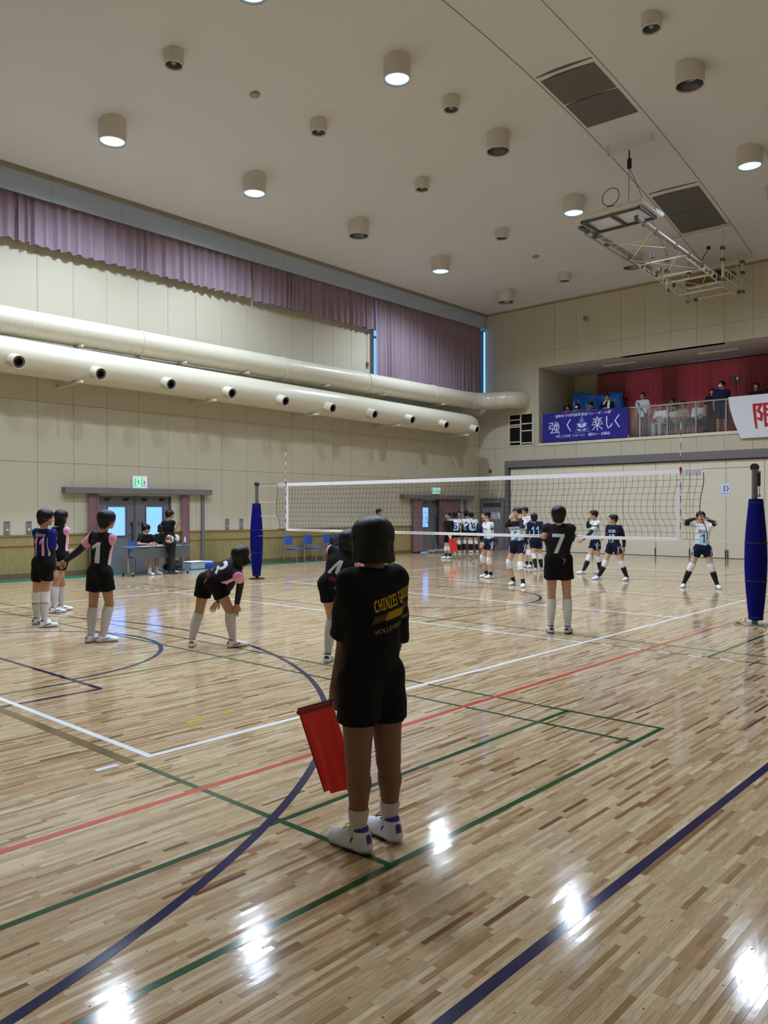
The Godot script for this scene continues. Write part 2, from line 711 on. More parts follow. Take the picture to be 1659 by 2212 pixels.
func _backing(called: String, m: Material, r: Rect2, holes: Array, along_a: bool, f0: float, f1: float) -> MeshInstance3D:
	var q := Bld.new()
	for s in _cut(r, holes):
		if along_a:
			q.span(V(s.position.x, s.position.y, f0), V(s.end.x, s.end.y, f1))
		else:
			q.span(V(f0, s.position.y, s.position.x), V(f1, s.end.y, s.end.x))
	return struct(called, q, m)


func build_walls() -> void:
	var bay := Rect2(17.62, 6.1, 6.43, 3.0)
	var d1 := Rect2(7.21, 0.0, 2.19, 2.0)
	var d2 := Rect2(20.2, 0.0, 2.2, 2.0)
	var wl := _backing("wall_left", M.joint, Rect2(BACK_A - 0.2, -0.2, END_A - BACK_A + 0.4, 10.2), [bay, d1, d2], true, LEFT_B + 0.02, LEFT_B + 0.22)
	var us := _steps(BACK_A, END_A, 5.70, 0.9)
	_panels(wl, "acoustic_panel", M.board, us, [1.04, 2.785, 4.25, 6.0, 7.82, 9.6], [bay, d1, d2], true, LEFT_B + 0.02, 0.02, 1.0)
	_panels(wl, "wood_panel", M.wainscot, _steps(BACK_A, END_A, 5.70, 1.8), [0.12, 0.78, 1.0], [d1, d2], true, LEFT_B + 0.02, 0.02, 1.0, 0.004)
	for y in [0.77, 1.0]:
		for s in _cut(Rect2(BACK_A, y, END_A - BACK_A, 0.035), [d1, d2]):
			piece("dado_rail", wl, M.rail_wood, V(s.position.x, y, LEFT_B), V(s.end.x, y + 0.035, LEFT_B - 0.02), 0.004)
	var k := 1
	for s in _cut(Rect2(BACK_A, 0.0, END_A - BACK_A, 0.12), [d1, d2]):
		struct("baseboard_left" if k == 1 else "baseboard_left_%03d" % k, _slab(V(s.position.x, 0.0025, LEFT_B + 0.02), V(s.end.x, 0.12, LEFT_B - 0.015)), M.skirting)
		k += 1
	# the two walls behind the camera
	var wr := struct("wall_right", _slab(V(BACK_A - 0.2, -0.2, RIGHT_B - 0.2), V(END_A + 0.2, 10.0, RIGHT_B)), M.board)
	piece("wood_panel", wr, M.wainscot, V(BACK_A, 0.0, RIGHT_B), V(END_A, 1.0, RIGHT_B + 0.02))
	var wb := struct("wall_back", _slab(V(BACK_A - 0.2, -0.2, RIGHT_B), V(BACK_A, 10.0, LEFT_B)), M.board)
	piece("wood_panel", wb, M.wainscot, V(BACK_A, 0.0, RIGHT_B), V(BACK_A + 0.02, 1.0, LEFT_B))
	# window bay high up at the far end of the left wall
	var win := struct("window_1", _slab(V(17.62, 6.08, LEFT_B + 0.2), V(24.05, 6.12, LEFT_B + 0.26)), M.steel)
	for x in [17.66, 19.25, 20.85, 22.45, 24.0]:
		piece("window_frame", win, M.steel, V(x - 0.03, 6.1, LEFT_B + 0.19), V(x + 0.03, 9.1, LEFT_B + 0.24))
	piece("window_frame", win, M.steel, V(17.64, 7.75, LEFT_B + 0.19), V(24.03, 7.82, LEFT_B + 0.24))
	for x in [17.7, 19.3, 20.9, 22.5]:
		piece("pane", win, M.pane, V(x, 6.12, LEFT_B + 0.21), V(x + 1.52, 9.08, LEFT_B + 0.215))
	var sl := struct("trim_2", _slab(V(17.62, 5.98, LEFT_B - 0.06), V(24.05, 6.08, LEFT_B + 0.2)), M.cream)
	sl.name = "trim_2"


# ---------------------------------------------------------------- ceiling
func build_ceiling() -> void:
	var q := Bld.new()
	var na := 62
	var nb := 48
	for ia in na:
		for ib in nb:
			var a0 := lerpf(BACK_A, END_A, float(ia) / na)
			var a1 := lerpf(BACK_A, END_A, float(ia + 1) / na)
			var b0 := lerpf(RIGHT_B, LEFT_B, float(ib) / nb)
			var b1 := lerpf(RIGHT_B, LEFT_B, float(ib + 1) / nb)
			var k := q.v.size()
			for p in [[a0, b0], [a1, b0], [a1, b1], [a0, b1]]:
				var da := ceil_h(p[0] + 0.05, p[1]) - ceil_h(p[0] - 0.05, p[1])
				var db := ceil_h(p[0], p[1] + 0.05) - ceil_h(p[0], p[1] - 0.05)
				q.vert(V(p[0], ceil_h(p[0], p[1]), p[1]), Vector3(da * 10.0, -1.0, -db * 10.0).normalized())
			q.tri(k, k + 3, k + 2)
			q.tri(k, k + 2, k + 1)
			q.quad(V(a0, ceil_h(a0, b0) + 0.3, b0), V(a1, ceil_h(a1, b0) + 0.3, b0), V(a1, ceil_h(a1, b1) + 0.3, b1), V(a0, ceil_h(a0, b1) + 0.3, b1))
	for s in [[V(BACK_A, 9.6, RIGHT_B), V(END_A, 9.6, RIGHT_B)], [V(END_A, 9.6, LEFT_B), V(BACK_A, 9.6, LEFT_B)], [V(END_A, 9.6, RIGHT_B), V(END_A, 9.6, LEFT_B)], [V(BACK_A, 9.6, LEFT_B), V(BACK_A, 9.6, RIGHT_B)]]:
		q.quad(s[0], s[1], s[1] + Vector3.UP * 0.3, s[0] + Vector3.UP * 0.3)
	var ce := struct("ceiling", q, M.ceiling)
	# joints along the raised centre strip, and the grey access panels in it
	for b in [3.43, 4.97]:
		_ceil_strip(ce, "ceiling_joint", mat(srgb(128, 120, 106), 0.9), BACK_A + 0.5, END_A - 0.5, b - 0.012, b + 0.012, 0.004)
	for a in [13.0, 19.13]:
		_ceil_strip(ce, "ceiling_joint", M.joint, a - 0.02, a + 0.02, 3.5, 4.9, 0.004)
	for a in [13.17, 14.33, 19.33, 20.46]:
		_ceil_strip(ce, "ceiling_panel", mat(srgb(96, 92, 85), 0.8), a, a + 1.1, 3.55, 4.89, 0.012)
	for a in [8.36, 20.3]:
		var d := Bld.new()
		d.lathe([Vector2(0.0, -0.03), Vector2(0.11, -0.03), Vector2(0.12, 0.0), Vector2(0.12, 0.03)], Transform3D(Basis(), V(a, ceil_h(a, 9.32) - 0.005, 9.32)), 18)
		part("ceiling_cover", d, mat(srgb(150, 142, 126), 0.6), ce)
	for a in range(-4, 24, 1):  # shadow gaps of the boarded ceiling are too fine to see; only the cornice shows
		pass
	var co := struct("trim_1", _slab(V(BACK_A, 9.5, 13.86), V(END_A, 9.6, 13.99)), mat(srgb(140, 130, 112), 0.7))
	co.name = "trim_1"
	struct("trim_3", _slab(V(END_A - 0.04, 9.53, RIGHT_B), V(END_A, 9.6, 13.86)), mat(srgb(150, 134, 100), 0.7))
	# grey pelmet above the curtains, in boards
	var pe := struct("pelmet", _slab(V(BACK_A, 9.02, 13.94), V(END_A - 0.1, 9.5, 13.96)), M.joint)
	var xs := _steps(BACK_A, END_A - 0.08, 5.9, 1.82)
	for k in xs.size() - 1:
		piece("pelmet_board", pe, M.pelmet, V(xs[k] + 0.002, 9.0, 13.9), V(xs[k + 1] - 0.002, 9.52, 13.94), 0.003)
	piece("pelmet_board", pe, M.pelmet, V(END_A - 0.1, 9.0, 13.9), V(END_A - 0.06, 9.52, LEFT_B))


func _ceil_strip(parent: Node3D, called: String, m: Material, a0: float, a1: float, b0: float, b1: float, drop: float) -> void:
	var q := Bld.new()
	var n := maxi(1, int((a1 - a0) / 0.5))
	for k in n:
		var x := lerpf(a0, a1, float(k) / n)
		var y := lerpf(a0, a1, float(k + 1) / n)
		var p := [V(x, ceil_h(x, b0) - drop, b0), V(y, ceil_h(y, b0) - drop, b0), V(y, ceil_h(y, b1) - drop, b1), V(x, ceil_h(x, b1) - drop, b1)]
		q.quad(p[0], p[3], p[2], p[1])
		var u := Vector3.UP * (drop + 0.05)
		q.quad(p[0], p[1], p[1] + u, p[0] + u)
		q.quad(p[2], p[3], p[3] + u, p[2] + u)
		if k == 0:
			q.quad(p[3], p[0], p[0] + u, p[3] + u)
		if k == n - 1:
			q.quad(p[1], p[2], p[2] + u, p[1] + u)
	part(called, q, m, parent)


# ---------------------------------------------------------------- lamps
func build_lamps() -> void:
	var cols := [2.2, 6.2, 10.2, 14.12, 18.06, 22.0]
	var rows := [1.81, 6.7, 11.63]
	var lit := [0, 1, 2, 4]
	var where := {"0": "right of the raised strip", "1": "left of the raised strip", "2": "nearest the curtains"}
	var first := {}
	for ci in cols.size():
		for ri in rows.size():
			var on := ci in lit
			if ci == 0 and ri != 1 and not on:
				continue
			var a: float = cols[ci]
			var b: float = rows[ri]
			var at := V(a, ceil_h(a, b), b)
			var label := "%s big drum lamp, %s, %s" % ["lit" if on else "unlit", where[str(ri)], ["almost overhead", "nearest row in view", "second lit row", "row beside the first grey panels", "third lit row", "row by the end wall"][ci]]
			var L: Node3D
			if first.has(on):
				L = copy(first[on], at, 0.0, label)
			else:
				L = _big_lamp(on, at, label)
				first[on] = L
	var s0: Node3D = null
	for p in [[6.2, 9.2, "left of the court, beside the nearest lit drum lamp"], [10.2, 9.2, "left of the middle, between two lit drum lamps"], [14.12, 9.2, "level with the big unlit lamps of the middle row"], [18.06, 9.2, "beside the lit drum lamp before the end wall"], [22.0, 9.2, "the small one nearest the end wall"], [12.15, 6.7, "above the net's middle, left of the big unlit lamp"], [12.15, 1.81, "near the first pair of grey ceiling panels on the right"], [20.1, 1.81, "beyond the second pair of grey ceiling panels on the right"]]:
		var at := V(p[0], ceil_h(p[0], p[1]), p[1])
		var label: String = "small cream cylinder downlight, unlit, " + p[2]
		if s0 == null:
			s0 = thing("small_ceiling_lamp", label, "lamp", at, 0.0, "small unlit ceiling lamps")
			var q := Bld.new()
			q.lathe([Vector2(0.16, -0.26), Vector2(0.185, -0.28), Vector2(0.2, -0.27), Vector2(0.2, 0.1)], Transform3D(), 24)
			part("housing", q, M.cup, s0)
			var r := Bld.new()
			r.lathe([Vector2(0.0, -0.16), Vector2(0.1, -0.17), Vector2(0.175, -0.275)], Transform3D(), 24)
			part("reflector", r, M.lamp_ring, s0)
			var bu := Bld.new()
			bu.ball(Vector3(0, -0.2, 0), Vector3(0.055, 0.05, 0.055), 12)
			part("bulb", bu, mat(srgb(150, 150, 150), 0.2), s0)
		else:
			copy(s0, at, 0.0, label)


func _big_lamp(on: bool, at: Vector3, label: String) -> Node3D:
	var L := thing("ceiling_lamp", label, "lamp", at, 0.0, "lit drum lamps of the hall ceiling" if on else "unlit drum lamps of the hall ceiling")
	var q := Bld.new()
	q.lathe([Vector2(0.27, -0.42), Vector2(0.285, -0.44), Vector2(0.3, -0.43), Vector2(0.3, 0.15)], Transform3D(), 32)
	part("housing", q, M.cup, L)
	var ring := Bld.new()
	ring.lathe([Vector2(0.262, -0.415), Vector2(0.275, -0.425), Vector2(0.285, -0.442), Vector2(0.288, -0.42), Vector2(0.262, -0.415)], Transform3D(), 32)
	part("ring", ring, M.lamp_ring, L)
	var face := Bld.new()
	if on:
		face.lathe([Vector2(0.0, -0.428), Vector2(0.14, -0.426), Vector2(0.262, -0.412), Vector2(0.262, -0.36), Vector2(0.0, -0.36)], Transform3D(), 28)
		part("diffuser", face, M.lamp, L)
		var core := Bld.new()
		core.lathe([Vector2(0.0, -0.445), Vector2(0.08, -0.442), Vector2(0.13, -0.432), Vector2(0.13, -0.42)], Transform3D(), 24)
		part("bulb", core, M.lamp_core, L)
		var li := SpotLight3D.new()
		li.name = "lamp_light"
		li.position = Vector3(0, -0.46, 0)
		li.rotation.x = -PI / 2
		li.spot_angle = 76.0
		li.spot_angle_attenuation = 0.8
		li.spot_range = 40.0
		li.spot_attenuation = 2.0
		li.light_size = 0.2
		li.light_color = srgb(218, 234, 255)
		li.light_energy = LAMP_E
		li.shadow_enabled = true
		L.add_child(li)
	else:
		face.lathe([Vector2(0.0, -0.12), Vector2(0.1, -0.13), Vector2(0.2, -0.25), Vector2(0.26, -0.4)], Transform3D(), 28)
		part("reflector", face, M.reflector, L)
		var bu := Bld.new()
		bu.ball(Vector3(0, -0.2, 0), Vector3(0.08, 0.09, 0.08), 12)
		part("bulb", bu, mat(srgb(190, 190, 190), 0.2), L)
	return L


# ---------------------------------------------------------------- ducts
func build_ducts() -> void:
	# upper spiral duct: straight along the wall, then an elbow into the end wall
	var up := thing("spiral_duct", "cream spiral-seamed round duct running under the high curtains into the end wall", "duct", V(9.0, 5.93, 13.72))
	var o := up.position
	var r := 0.325
	var segs := [BACK_A + 0.02, -0.6, 2.6, 8.1, 12.9, 16.6, 20.2]
	for k in segs.size():
		var x0: float = segs[k]
		var x1: float = segs[k + 1] if k + 1 < segs.size() else 22.2
		var q := Bld.new()
		var pts := []
		var rad := []
		var x := x0
		while x < x1 - 0.01:  # raised seam every 0.13 m
			var e := minf(x + 0.13, x1)
			for z in [[0.0, 0.0], [0.006, 0.006], [0.016, 0.006], [0.022, 0.0]]:
				pts.append(V(minf(x + z[0], x1), 5.93, 13.72) - o)
				rad.append(r + z[1])
			x = e
		pts.append(V(x1, 5.93, 13.72) - o)
		rad.append(r)
		q.tube(pts, rad, 28, true)
		part("duct_section", q, M.duct, up)
		if k > 0:
			var f := Bld.new()
			f.tube([V(x0 - 0.03, 5.93, 13.72) - o, V(x0 + 0.03, 5.93, 13.72) - o], [r + 0.022, r + 0.022], 28)
			part("flange", f, M.duct, up)
	var el := Bld.new()
	var ep := []
	var er := []
	for p in [[22.2, 13.72], [22.6, 13.71], [22.9, 13.62], [23.15, 13.42], [23.3, 13.15], [23.36, 12.85], [23.42, 12.55], [23.62, 12.3], [23.85, 12.2], [24.06, 12.18]]:
		ep.append(V(p[0], 5.93, p[1]) - o)
		er.append(r + 0.01)
	el.tube(ep, er, 28)
	part("elbow", el, M.duct, up)
	for k in [1, 3, 5, 6, 8]:
		var d: Vector3 = (ep[k + 1] - ep[k - 1]).normalized() * 0.02
		var f := Bld.new()
		f.tube([ep[k] - d, ep[k] + d], [r + 0.022, r + 0.022], 28)
		part("elbow_seam", f, M.duct, up)
	for x in [0.3, 6.4, 9.3, 11.4, 14.6, 17.3, 20.6]:
		var h := Bld.new()
		h.span(V(x - 0.03, 5.55, 14.29) - o, V(x + 0.03, 5.6, 13.4) - o)
		part("bracket", h, M.duct, up)
	# lower plain duct with nozzles
	var lo := thing("nozzle_duct", "cream plain round duct with a row of jet nozzles and rounded end along the wall", "duct", V(9.0, 4.99, 13.5))
	o = lo.position
	var cy := func(x: float) -> float: return 5.115 - (x - 4.5) * 0.0118
	var b := Bld.new()
	var pts := []
	var rad := []
	for k in 40:
		var x := lerpf(BACK_A + 0.02, 22.0, k / 39.0)
		pts.append(V(x, cy.call(x), 13.5) - o)
		rad.append(0.405)
	for k in range(1, 9):
		var an := PI / 2 * k / 8.0
		pts.append(V(22.0 + 0.75 * sin(an), cy.call(22.0), 13.5) - o)
		rad.append(maxf(0.405 * cos(an), 0.004))
	b.tube(pts, rad, 32)
	part("duct_body", b, M.duct, lo)
	for k in 13:
		var x := 4.66 + 1.917 * (k - 3)
		if x < BACK_A:
			continue
		var y: float = cy.call(x) - 0.2
		var d := Vector3(0, -0.28, 1.0).normalized()
		var at := V(x, y, 13.0) - o
		var nz := Bld.new()
		nz.lathe([Vector2(0.155, -0.3), Vector2(0.155, 0.14), Vector2(0.15, 0.155), Vector2(0.132, 0.155), Vector2(0.128, 0.06)], Transform3D(_up_to(d), at), 24)
		var nn := part("nozzle", nz, M.duct, lo)
		var inner := Bld.new()
		inner.lathe([Vector2(0.128, 0.06), Vector2(0.1, 0.055)], Transform3D(_up_to(d), at), 24)
		inner.lathe([Vector2(0.1, 0.0), Vector2(0.105, 0.12), Vector2(0.09, 0.125), Vector2(0.082, 0.0), Vector2(0.0, 0.0)], Transform3D(_up_to(d), at), 24)
		part("nozzle_throat", inner, M.dark, nn)
		var rg := Bld.new()
		rg.lathe([Vector2(0.092, 0.118), Vector2(0.108, 0.118), Vector2(0.108, 0.13), Vector2(0.09, 0.13), Vector2(0.09, 0.1)], Transform3D(_up_to(d), at), 24)
		part("inner_ring", rg, M.pole_grey, nn)
	for x in [-2.3, 0.9, 6.2, 10.0, 13.8, 17.6, 21.6]:
		var y: float = cy.call(x)
		var h := Bld.new()
		h.span(V(x - 0.03, y - 0.47, 14.29) - o, V(x + 0.03, y - 0.41, 13.05) - o)
		part("bracket", h, M.duct, lo)


func _up_to(d: Vector3) -> Basis:
	var y := d.normalized()
	var x := y.cross(Vector3.RIGHT if absf(y.x) < 0.9 else Vector3.UP).normalized()
	return Basis(x, y, x.cross(y))


# ---------------------------------------------------------------- curtains
func drape(a0: float, a1: float, y0: float, y1: float, wave: float, amp: float, seed_: int, rows := 7) -> Bld:
	# pleated cloth hanging along x from y1 down to y0; z is the depth of the folds
	var q := Bld.new()
	var r := RandomNumberGenerator.new()
	r.seed = seed_
	var xs := []
	var zs := []
	var x := a0
	var s := 1.0
	while x < a1:  # alternate peaks and valleys, unevenly spaced
		xs.append(x)
		zs.append(s * r.randf_range(0.35, 1.0))
		s = -s
		x += wave * 0.5 * r.randf_range(0.5, 1.6)
	xs.append(a1)
	zs.append(0.0)
	var sub := 5
	var prof := []
	for k in xs.size() - 1:
		for j in sub:
			var t := float(j) / sub
			prof.append(Vector2(lerpf(xs[k], xs[k + 1], t), lerpf(zs[k], zs[k + 1], (1.0 - cos(PI * t)) * 0.5)))
	prof.append(Vector2(a1, zs[-1]))
	var m := prof.size()
	var at := func(k: int, j: int) -> Vector3:
		var p: Vector2 = prof[clampi(k, 0, m - 1)]
		var v := float(j) / (rows - 1)
		return Vector3(p.x, lerpf(y1, y0, v) + 0.03 * v * p.y * 0.5, p.y * amp * (0.35 + 0.65 * pow(v, 0.7)))
	var base := q.v.size()
	for j in rows:
		for k in m:
			var dx: Vector3 = at.call(k + 1, j) - at.call(k - 1, j)
			var dy: Vector3 = at.call(k, maxi(j - 1, 0)) - at.call(k, mini(j + 1, rows - 1))
			q.vert(at.call(k, j), dx.cross(dy).normalized())
	for j in rows - 1:
		for k in m - 1:
			var p := base + j * m + k
			q.tri(p, p + m, p + m + 1)
			q.tri(p, p + m + 1, p + 1)
	return q


func build_curtains() -> void:
	var list := [[-5.9, -0.2, 7.95, "short mauve curtain of the wall's near stretch"], [-0.2, 5.15, 7.95, "short mauve valance curtain at the near end, above the first duct nozzle"], [5.15, 12.0, 7.93, "short mauve valance curtain with pleats above the first exit door"], [12.0, 17.5, 7.9, "short mauve valance curtain next to the full-length curtains"], [17.48, 20.66, 6.0, "long mauve curtain right of the short valance curtains"], [20.6, 23.78, 6.0, "long mauve curtain nearest the corner with a strip of daylight beside it"]]
	for k in list.size():
		var q: Array = list[k]
		var c := thing("curtain", q[3], "curtain", V((q[0] + q[1]) * 0.5, q[2], 14.05), 0.0, "mauve curtains under the ceiling pelmet")
		var half: float = (q[1] - q[0]) * 0.5
		part("cloth", drape(-half, half, 0.0, 9.45 - q[2], 0.26 if q[2] > 7.0 else 0.2, 0.085, 40 + k), M.curtain, c)
		var rail := Bld.new()
		rail.span(Vector3(-half, 9.42 - q[2], -0.03), Vector3(half, 9.46 - q[2], 0.03))
		part("rail", rail, M.grey_dark, c)


# ---------------------------------------------------------------- doors
func _door_leaf(parent: Node3D, x0: float, x1: float, hinge_left: bool, w0: float, w1: float) -> void:
	var f := LEFT_B + 0.05
	var q := Bld.new()
	for s in [[x0, 0.02, w0, 1.99], [w1, 0.02, x1, 1.99], [w0, 0.02, w1, 0.96], [w0, 1.71, w1, 1.99]]:
		q.span(V(s[0], s[1], f), V(s[2], s[3], f + 0.05))
	var leaf := part("door_leaf", q, M.grey, parent)
	piece("pane", leaf, M.pane, V(w0, 0.96, f + 0.02), V(w1, 1.71, f + 0.026))
	for s in [[w0 - 0.03, 0.93, w0, 1.74], [w1, 0.93, w1 + 0.03, 1.74], [w0, 0.93, w1, 0.96], [w0, 1.71, w1, 1.74]]:
		piece("pane_bead", leaf, M.grey_dark, V(s[0], s[1], f - 0.012), V(s[2], s[3], f))
	var hx := x1 - 0.09 if hinge_left else x0 + 0.09
	var hd := Bld.new()
	hd.rod(V(hx, 1.02, f - 0.05), V(hx, 1.02, f), 0.012)
	hd.rod(V(hx, 1.02, f - 0.05), V(hx + (-0.12 if hinge_left else 0.12), 1.02, f - 0.05), 0.011)
	hd.ball(V(hx, 1.02, f - 0.05), Vector3(0.02, 0.02, 0.02), 8)
	part("door_handle", hd, M.steel, leaf)
	piece("lock_plate", leaf, M.grey_dark, V(hx - 0.025, 1.22, f - 0.01), V(hx + 0.025, 1.32, f))
	var px := x0 + 0.95 if hinge_left else x0 + 0.16
	var pb := Bld.new()
	pb.rod(V(px, 0.68, f - 0.07), V(px, 1.32, f - 0.07), 0.018)
	for y in [0.74, 1.26]:
		pb.rod(V(px, y, f - 0.07), V(px, y, f), 0.012)
	part("pull_bar", pb, M.black, leaf)
	for cx in [x0 + 0.25, x1 - 0.25]:
		var cl := Bld.new()
		cl.box(V(cx, 1.9, f - 0.03), Vector3(0.12, 0.05, 0.05), 0.01)
		cl.rod(V(cx, 1.9, f - 0.05), V(cx + 0.08, 1.95, f - 0.09), 0.01)
		part("door_closer", cl, M.black, leaf)


func build_doors() -> void:
	var d1 := struct("door_1", _slab(V(7.21, 1.99, LEFT_B + 0.01), V(9.4, 2.06, LEFT_B + 0.14)), M.grey_dark)
	_door_leaf(d1, 7.25, 8.29, true, 7.54, 8.05)
	_door_leaf(d1, 8.33, 9.36, false, 8.65, 9.16)
	for x in [7.21, 9.36]:
		piece("door_jamb", d1, M.grey_dark, V(x, 0.0, LEFT_B + 0.01), V(x + 0.04, 2.0, LEFT_B + 0.16))
	piece("door_stile", d1, M.grey_dark, V(8.285, 0.02, LEFT_B + 0.04), V(8.335, 1.99, LEFT_B + 0.11))
	piece("threshold", d1, M.steel, V(7.25, 0.0025, LEFT_B + 0.0), V(9.36, 0.02, LEFT_B + 0.14))
	piece("door_head", d1, M.grey, V(6.29, 2.05, LEFT_B - 0.2), V(10.62, 2.2, LEFT_B), 0.005)
	piece("door_post", d1, M.grey, V(10.36, 0.12, LEFT_B - 0.05), V(10.46, 2.05, LEFT_B), 0.004)
	var d2 := struct("door_2", _slab(V(20.2, 1.99, LEFT_B + 0.01), V(22.4, 2.06, LEFT_B + 0.14)), M.grey_dark)
	_door_leaf(d2, 20.24, 21.28, true, 20.3, 20.78)
	piece("door_stile", d2, M.grey_dark, V(21.275, 0.02, LEFT_B + 0.04), V(21.325, 1.99, LEFT_B + 0.11))
	_door_leaf(d2, 21.32, 22.36, false, 21.4, 21.95)
	piece("door_head", d2, M.grey, V(19.02, 2.03, LEFT_B - 0.2), V(23.4, 2.18, LEFT_B), 0.005)
	piece("door_post", d2, M.grey, V(22.95, 0.12, LEFT_B - 0.05), V(23.1, 2.03, LEFT_B), 0.004)
	var cur := [[6.94, 7.22, "gathered mauve curtain on the left of the door behind the players"], [9.66, 9.92, "gathered mauve curtain on the right of the door behind the scorers' table"], [19.62, 20.22, "gathered mauve curtain left of the far exit door with the mop"], [21.2, 22.6, "half-drawn mauve curtain right of the far exit door"]]
	for k in cur.size():
		var q: Array = cur[k]
		var c := thing("door_curtain", q[2], "curtain", V((q[0] + q[1]) * 0.5, 0.06, LEFT_B - 0.1), 0.0, "mauve curtains beside the exit doors")
		var half: float = (q[1] - q[0]) * 0.5
		part("cloth", drape(-half, half, 0.0, 1.97, 0.09, 0.05, 70 + k), M.curtain2, c)
	# exit signs: white panel with the green running man
	for k in 2:
		var im := canvas(128, 96, srgb(188, 200, 206))
		im.fill_rect(Rect2i(14, 14, 72, 68), srgb(60, 205, 150))
		im.fill_rect(Rect2i(30, 18, 42, 62), srgb(205, 255, 228))
		for s in [[46, 24, 46, 27, 4.0], [48, 34, 50, 50, 4.5], [48, 36, 36, 44, 2.5], [36, 44, 32, 44, 2.5], [48, 36, 60, 42, 2.5], [60, 42, 66, 36, 2.5], [50, 50, 60, 60, 3.0], [60, 60, 70, 60, 3.0], [50, 50, 46, 64, 3.0], [46, 64, 40, 76, 3.0]]:
			stroke(im, Vector2(s[0], s[1]), Vector2(s[2], s[3]), s[4], s[4], srgb(10, 120, 80))
		stroke(im, Vector2(104, 38), Vector2(104, 62), 4.0, 4.0, srgb(40, 45, 52))
		im.fill_rect(Rect2i(92, 72, 28, 8), srgb(150, 150, 172))
		var m := mat(Color.WHITE, 0.4)
		m.albedo_texture = tex(im)
		m.emission_enabled = true
		m.emission_texture = m.albedo_texture
		m.emission_energy_multiplier = 0.55
		var w := 0.41 if k == 0 else 0.5
		var h := 0.31 if k == 0 else 0.24
		var at := V(8.2 + w * 0.5, 2.21, LEFT_B - 0.06) if k == 0 else V(20.85 + w * 0.5, 2.23, LEFT_B - 0.06)
		var e := thing("exit_sign", "small lit green running-man exit sign above the double door behind the scorers' table" if k == 0 else "small lit green running-man exit sign above the far door seen through the net", "exit sign", at, 0.0, "lit exit signs over the doors")
		var bx := Bld.new()
		bx.box(Vector3(0, h * 0.5, -0.03), Vector3(w + 0.03, h + 0.03, 0.06), 0.008)
		part("sign_case", bx, M.white, e)
		var fc := Bld.new()
		fc.quad(Vector3(-w * 0.5, 0, 0.002), Vector3(w * 0.5, 0, 0.002), Vector3(w * 0.5, h, 0.002), Vector3(-w * 0.5, h, 0.002))
		part("sign_screen", fc, m, e)
		var li := OmniLight3D.new()
		li.name = "sign_light"
		li.position = Vector3(0, h * 0.5, 0.06)
		li.light_color = srgb(150, 255, 205)
		li.light_energy = 0.004
		li.light_size = 0.15
		li.omni_range = 30.0
		li.omni_attenuation = 2.0
		li.shadow_enabled = true
		e.add_child(li)
	var sw := [["first wall outlet plate from the near end of the wall", 4.97], ["second wall outlet plate, behind the player in blue", 5.48], ["wall outlet plate left of the blue net post's wall", 11.27], ["wall outlet plate nearest the blue net post", 11.79]]
	var s0: Node3D = null
	for q in sw:
		var at := V(q[1], 1.06, LEFT_B)
		var label: String = "silver " + q[0]
		if s0:
			copy(s0, at, 0.0, label)
			continue
		s0 = thing("wall_outlet", label, "outlet", at, 0.0, "silver outlet plates on the wall")
		var b := Bld.new()
		b.box(Vector3(0, 0.15, 0.012), Vector3(0.135, 0.3, 0.024), 0.006)
		part("plate", b, mat(srgb(140, 142, 148), 0.35, 0.5), s0)
		var d := Bld.new()
		d.lathe([Vector2(0.0, 0.0), Vector2(0.035, 0.0), Vector2(0.04, 0.012), Vector2(0.03, 0.02), Vector2(0.0, 0.02)], Transform3D(_up_to(Vector3(0, 0, 1)), Vector3(0, 0.08, 0.02)), 18)
		part("socket", d, M.steel, s0)
		var t := Bld.new()
		t.box(Vector3(0, 0.285, 0.026), Vector3(0.12, 0.03, 0.006), 0.0)
		part("tag_strip", t, mat(srgb(150, 60, 70), 0.6), s0)
	var ha := thing("window_crank", "small grey window crank handle on the wall beside the long curtain", "handle", V(17.26, 6.62, LEFT_B))
	var hb := Bld.new()
	hb.box(Vector3(0, 0.08, 0.03), Vector3(0.08, 0.16, 0.06), 0.01)
	part("crank_box", hb, M.grey, ha)
	var hc := Bld.new()
	hc.rod(Vector3(0, 0.08, 0.06), Vector3(0, 0.08, 0.12), 0.015)
	hc.rod(Vector3(0, 0.08, 0.12), Vector3(0.1, 0.08, 0.12), 0.015)
	hc.rod(Vector3(0.0, 0.16, 0.02), Vector3(0.0, 1.2, 0.02), 0.006)
	part("crank", hc, M.grey, ha)


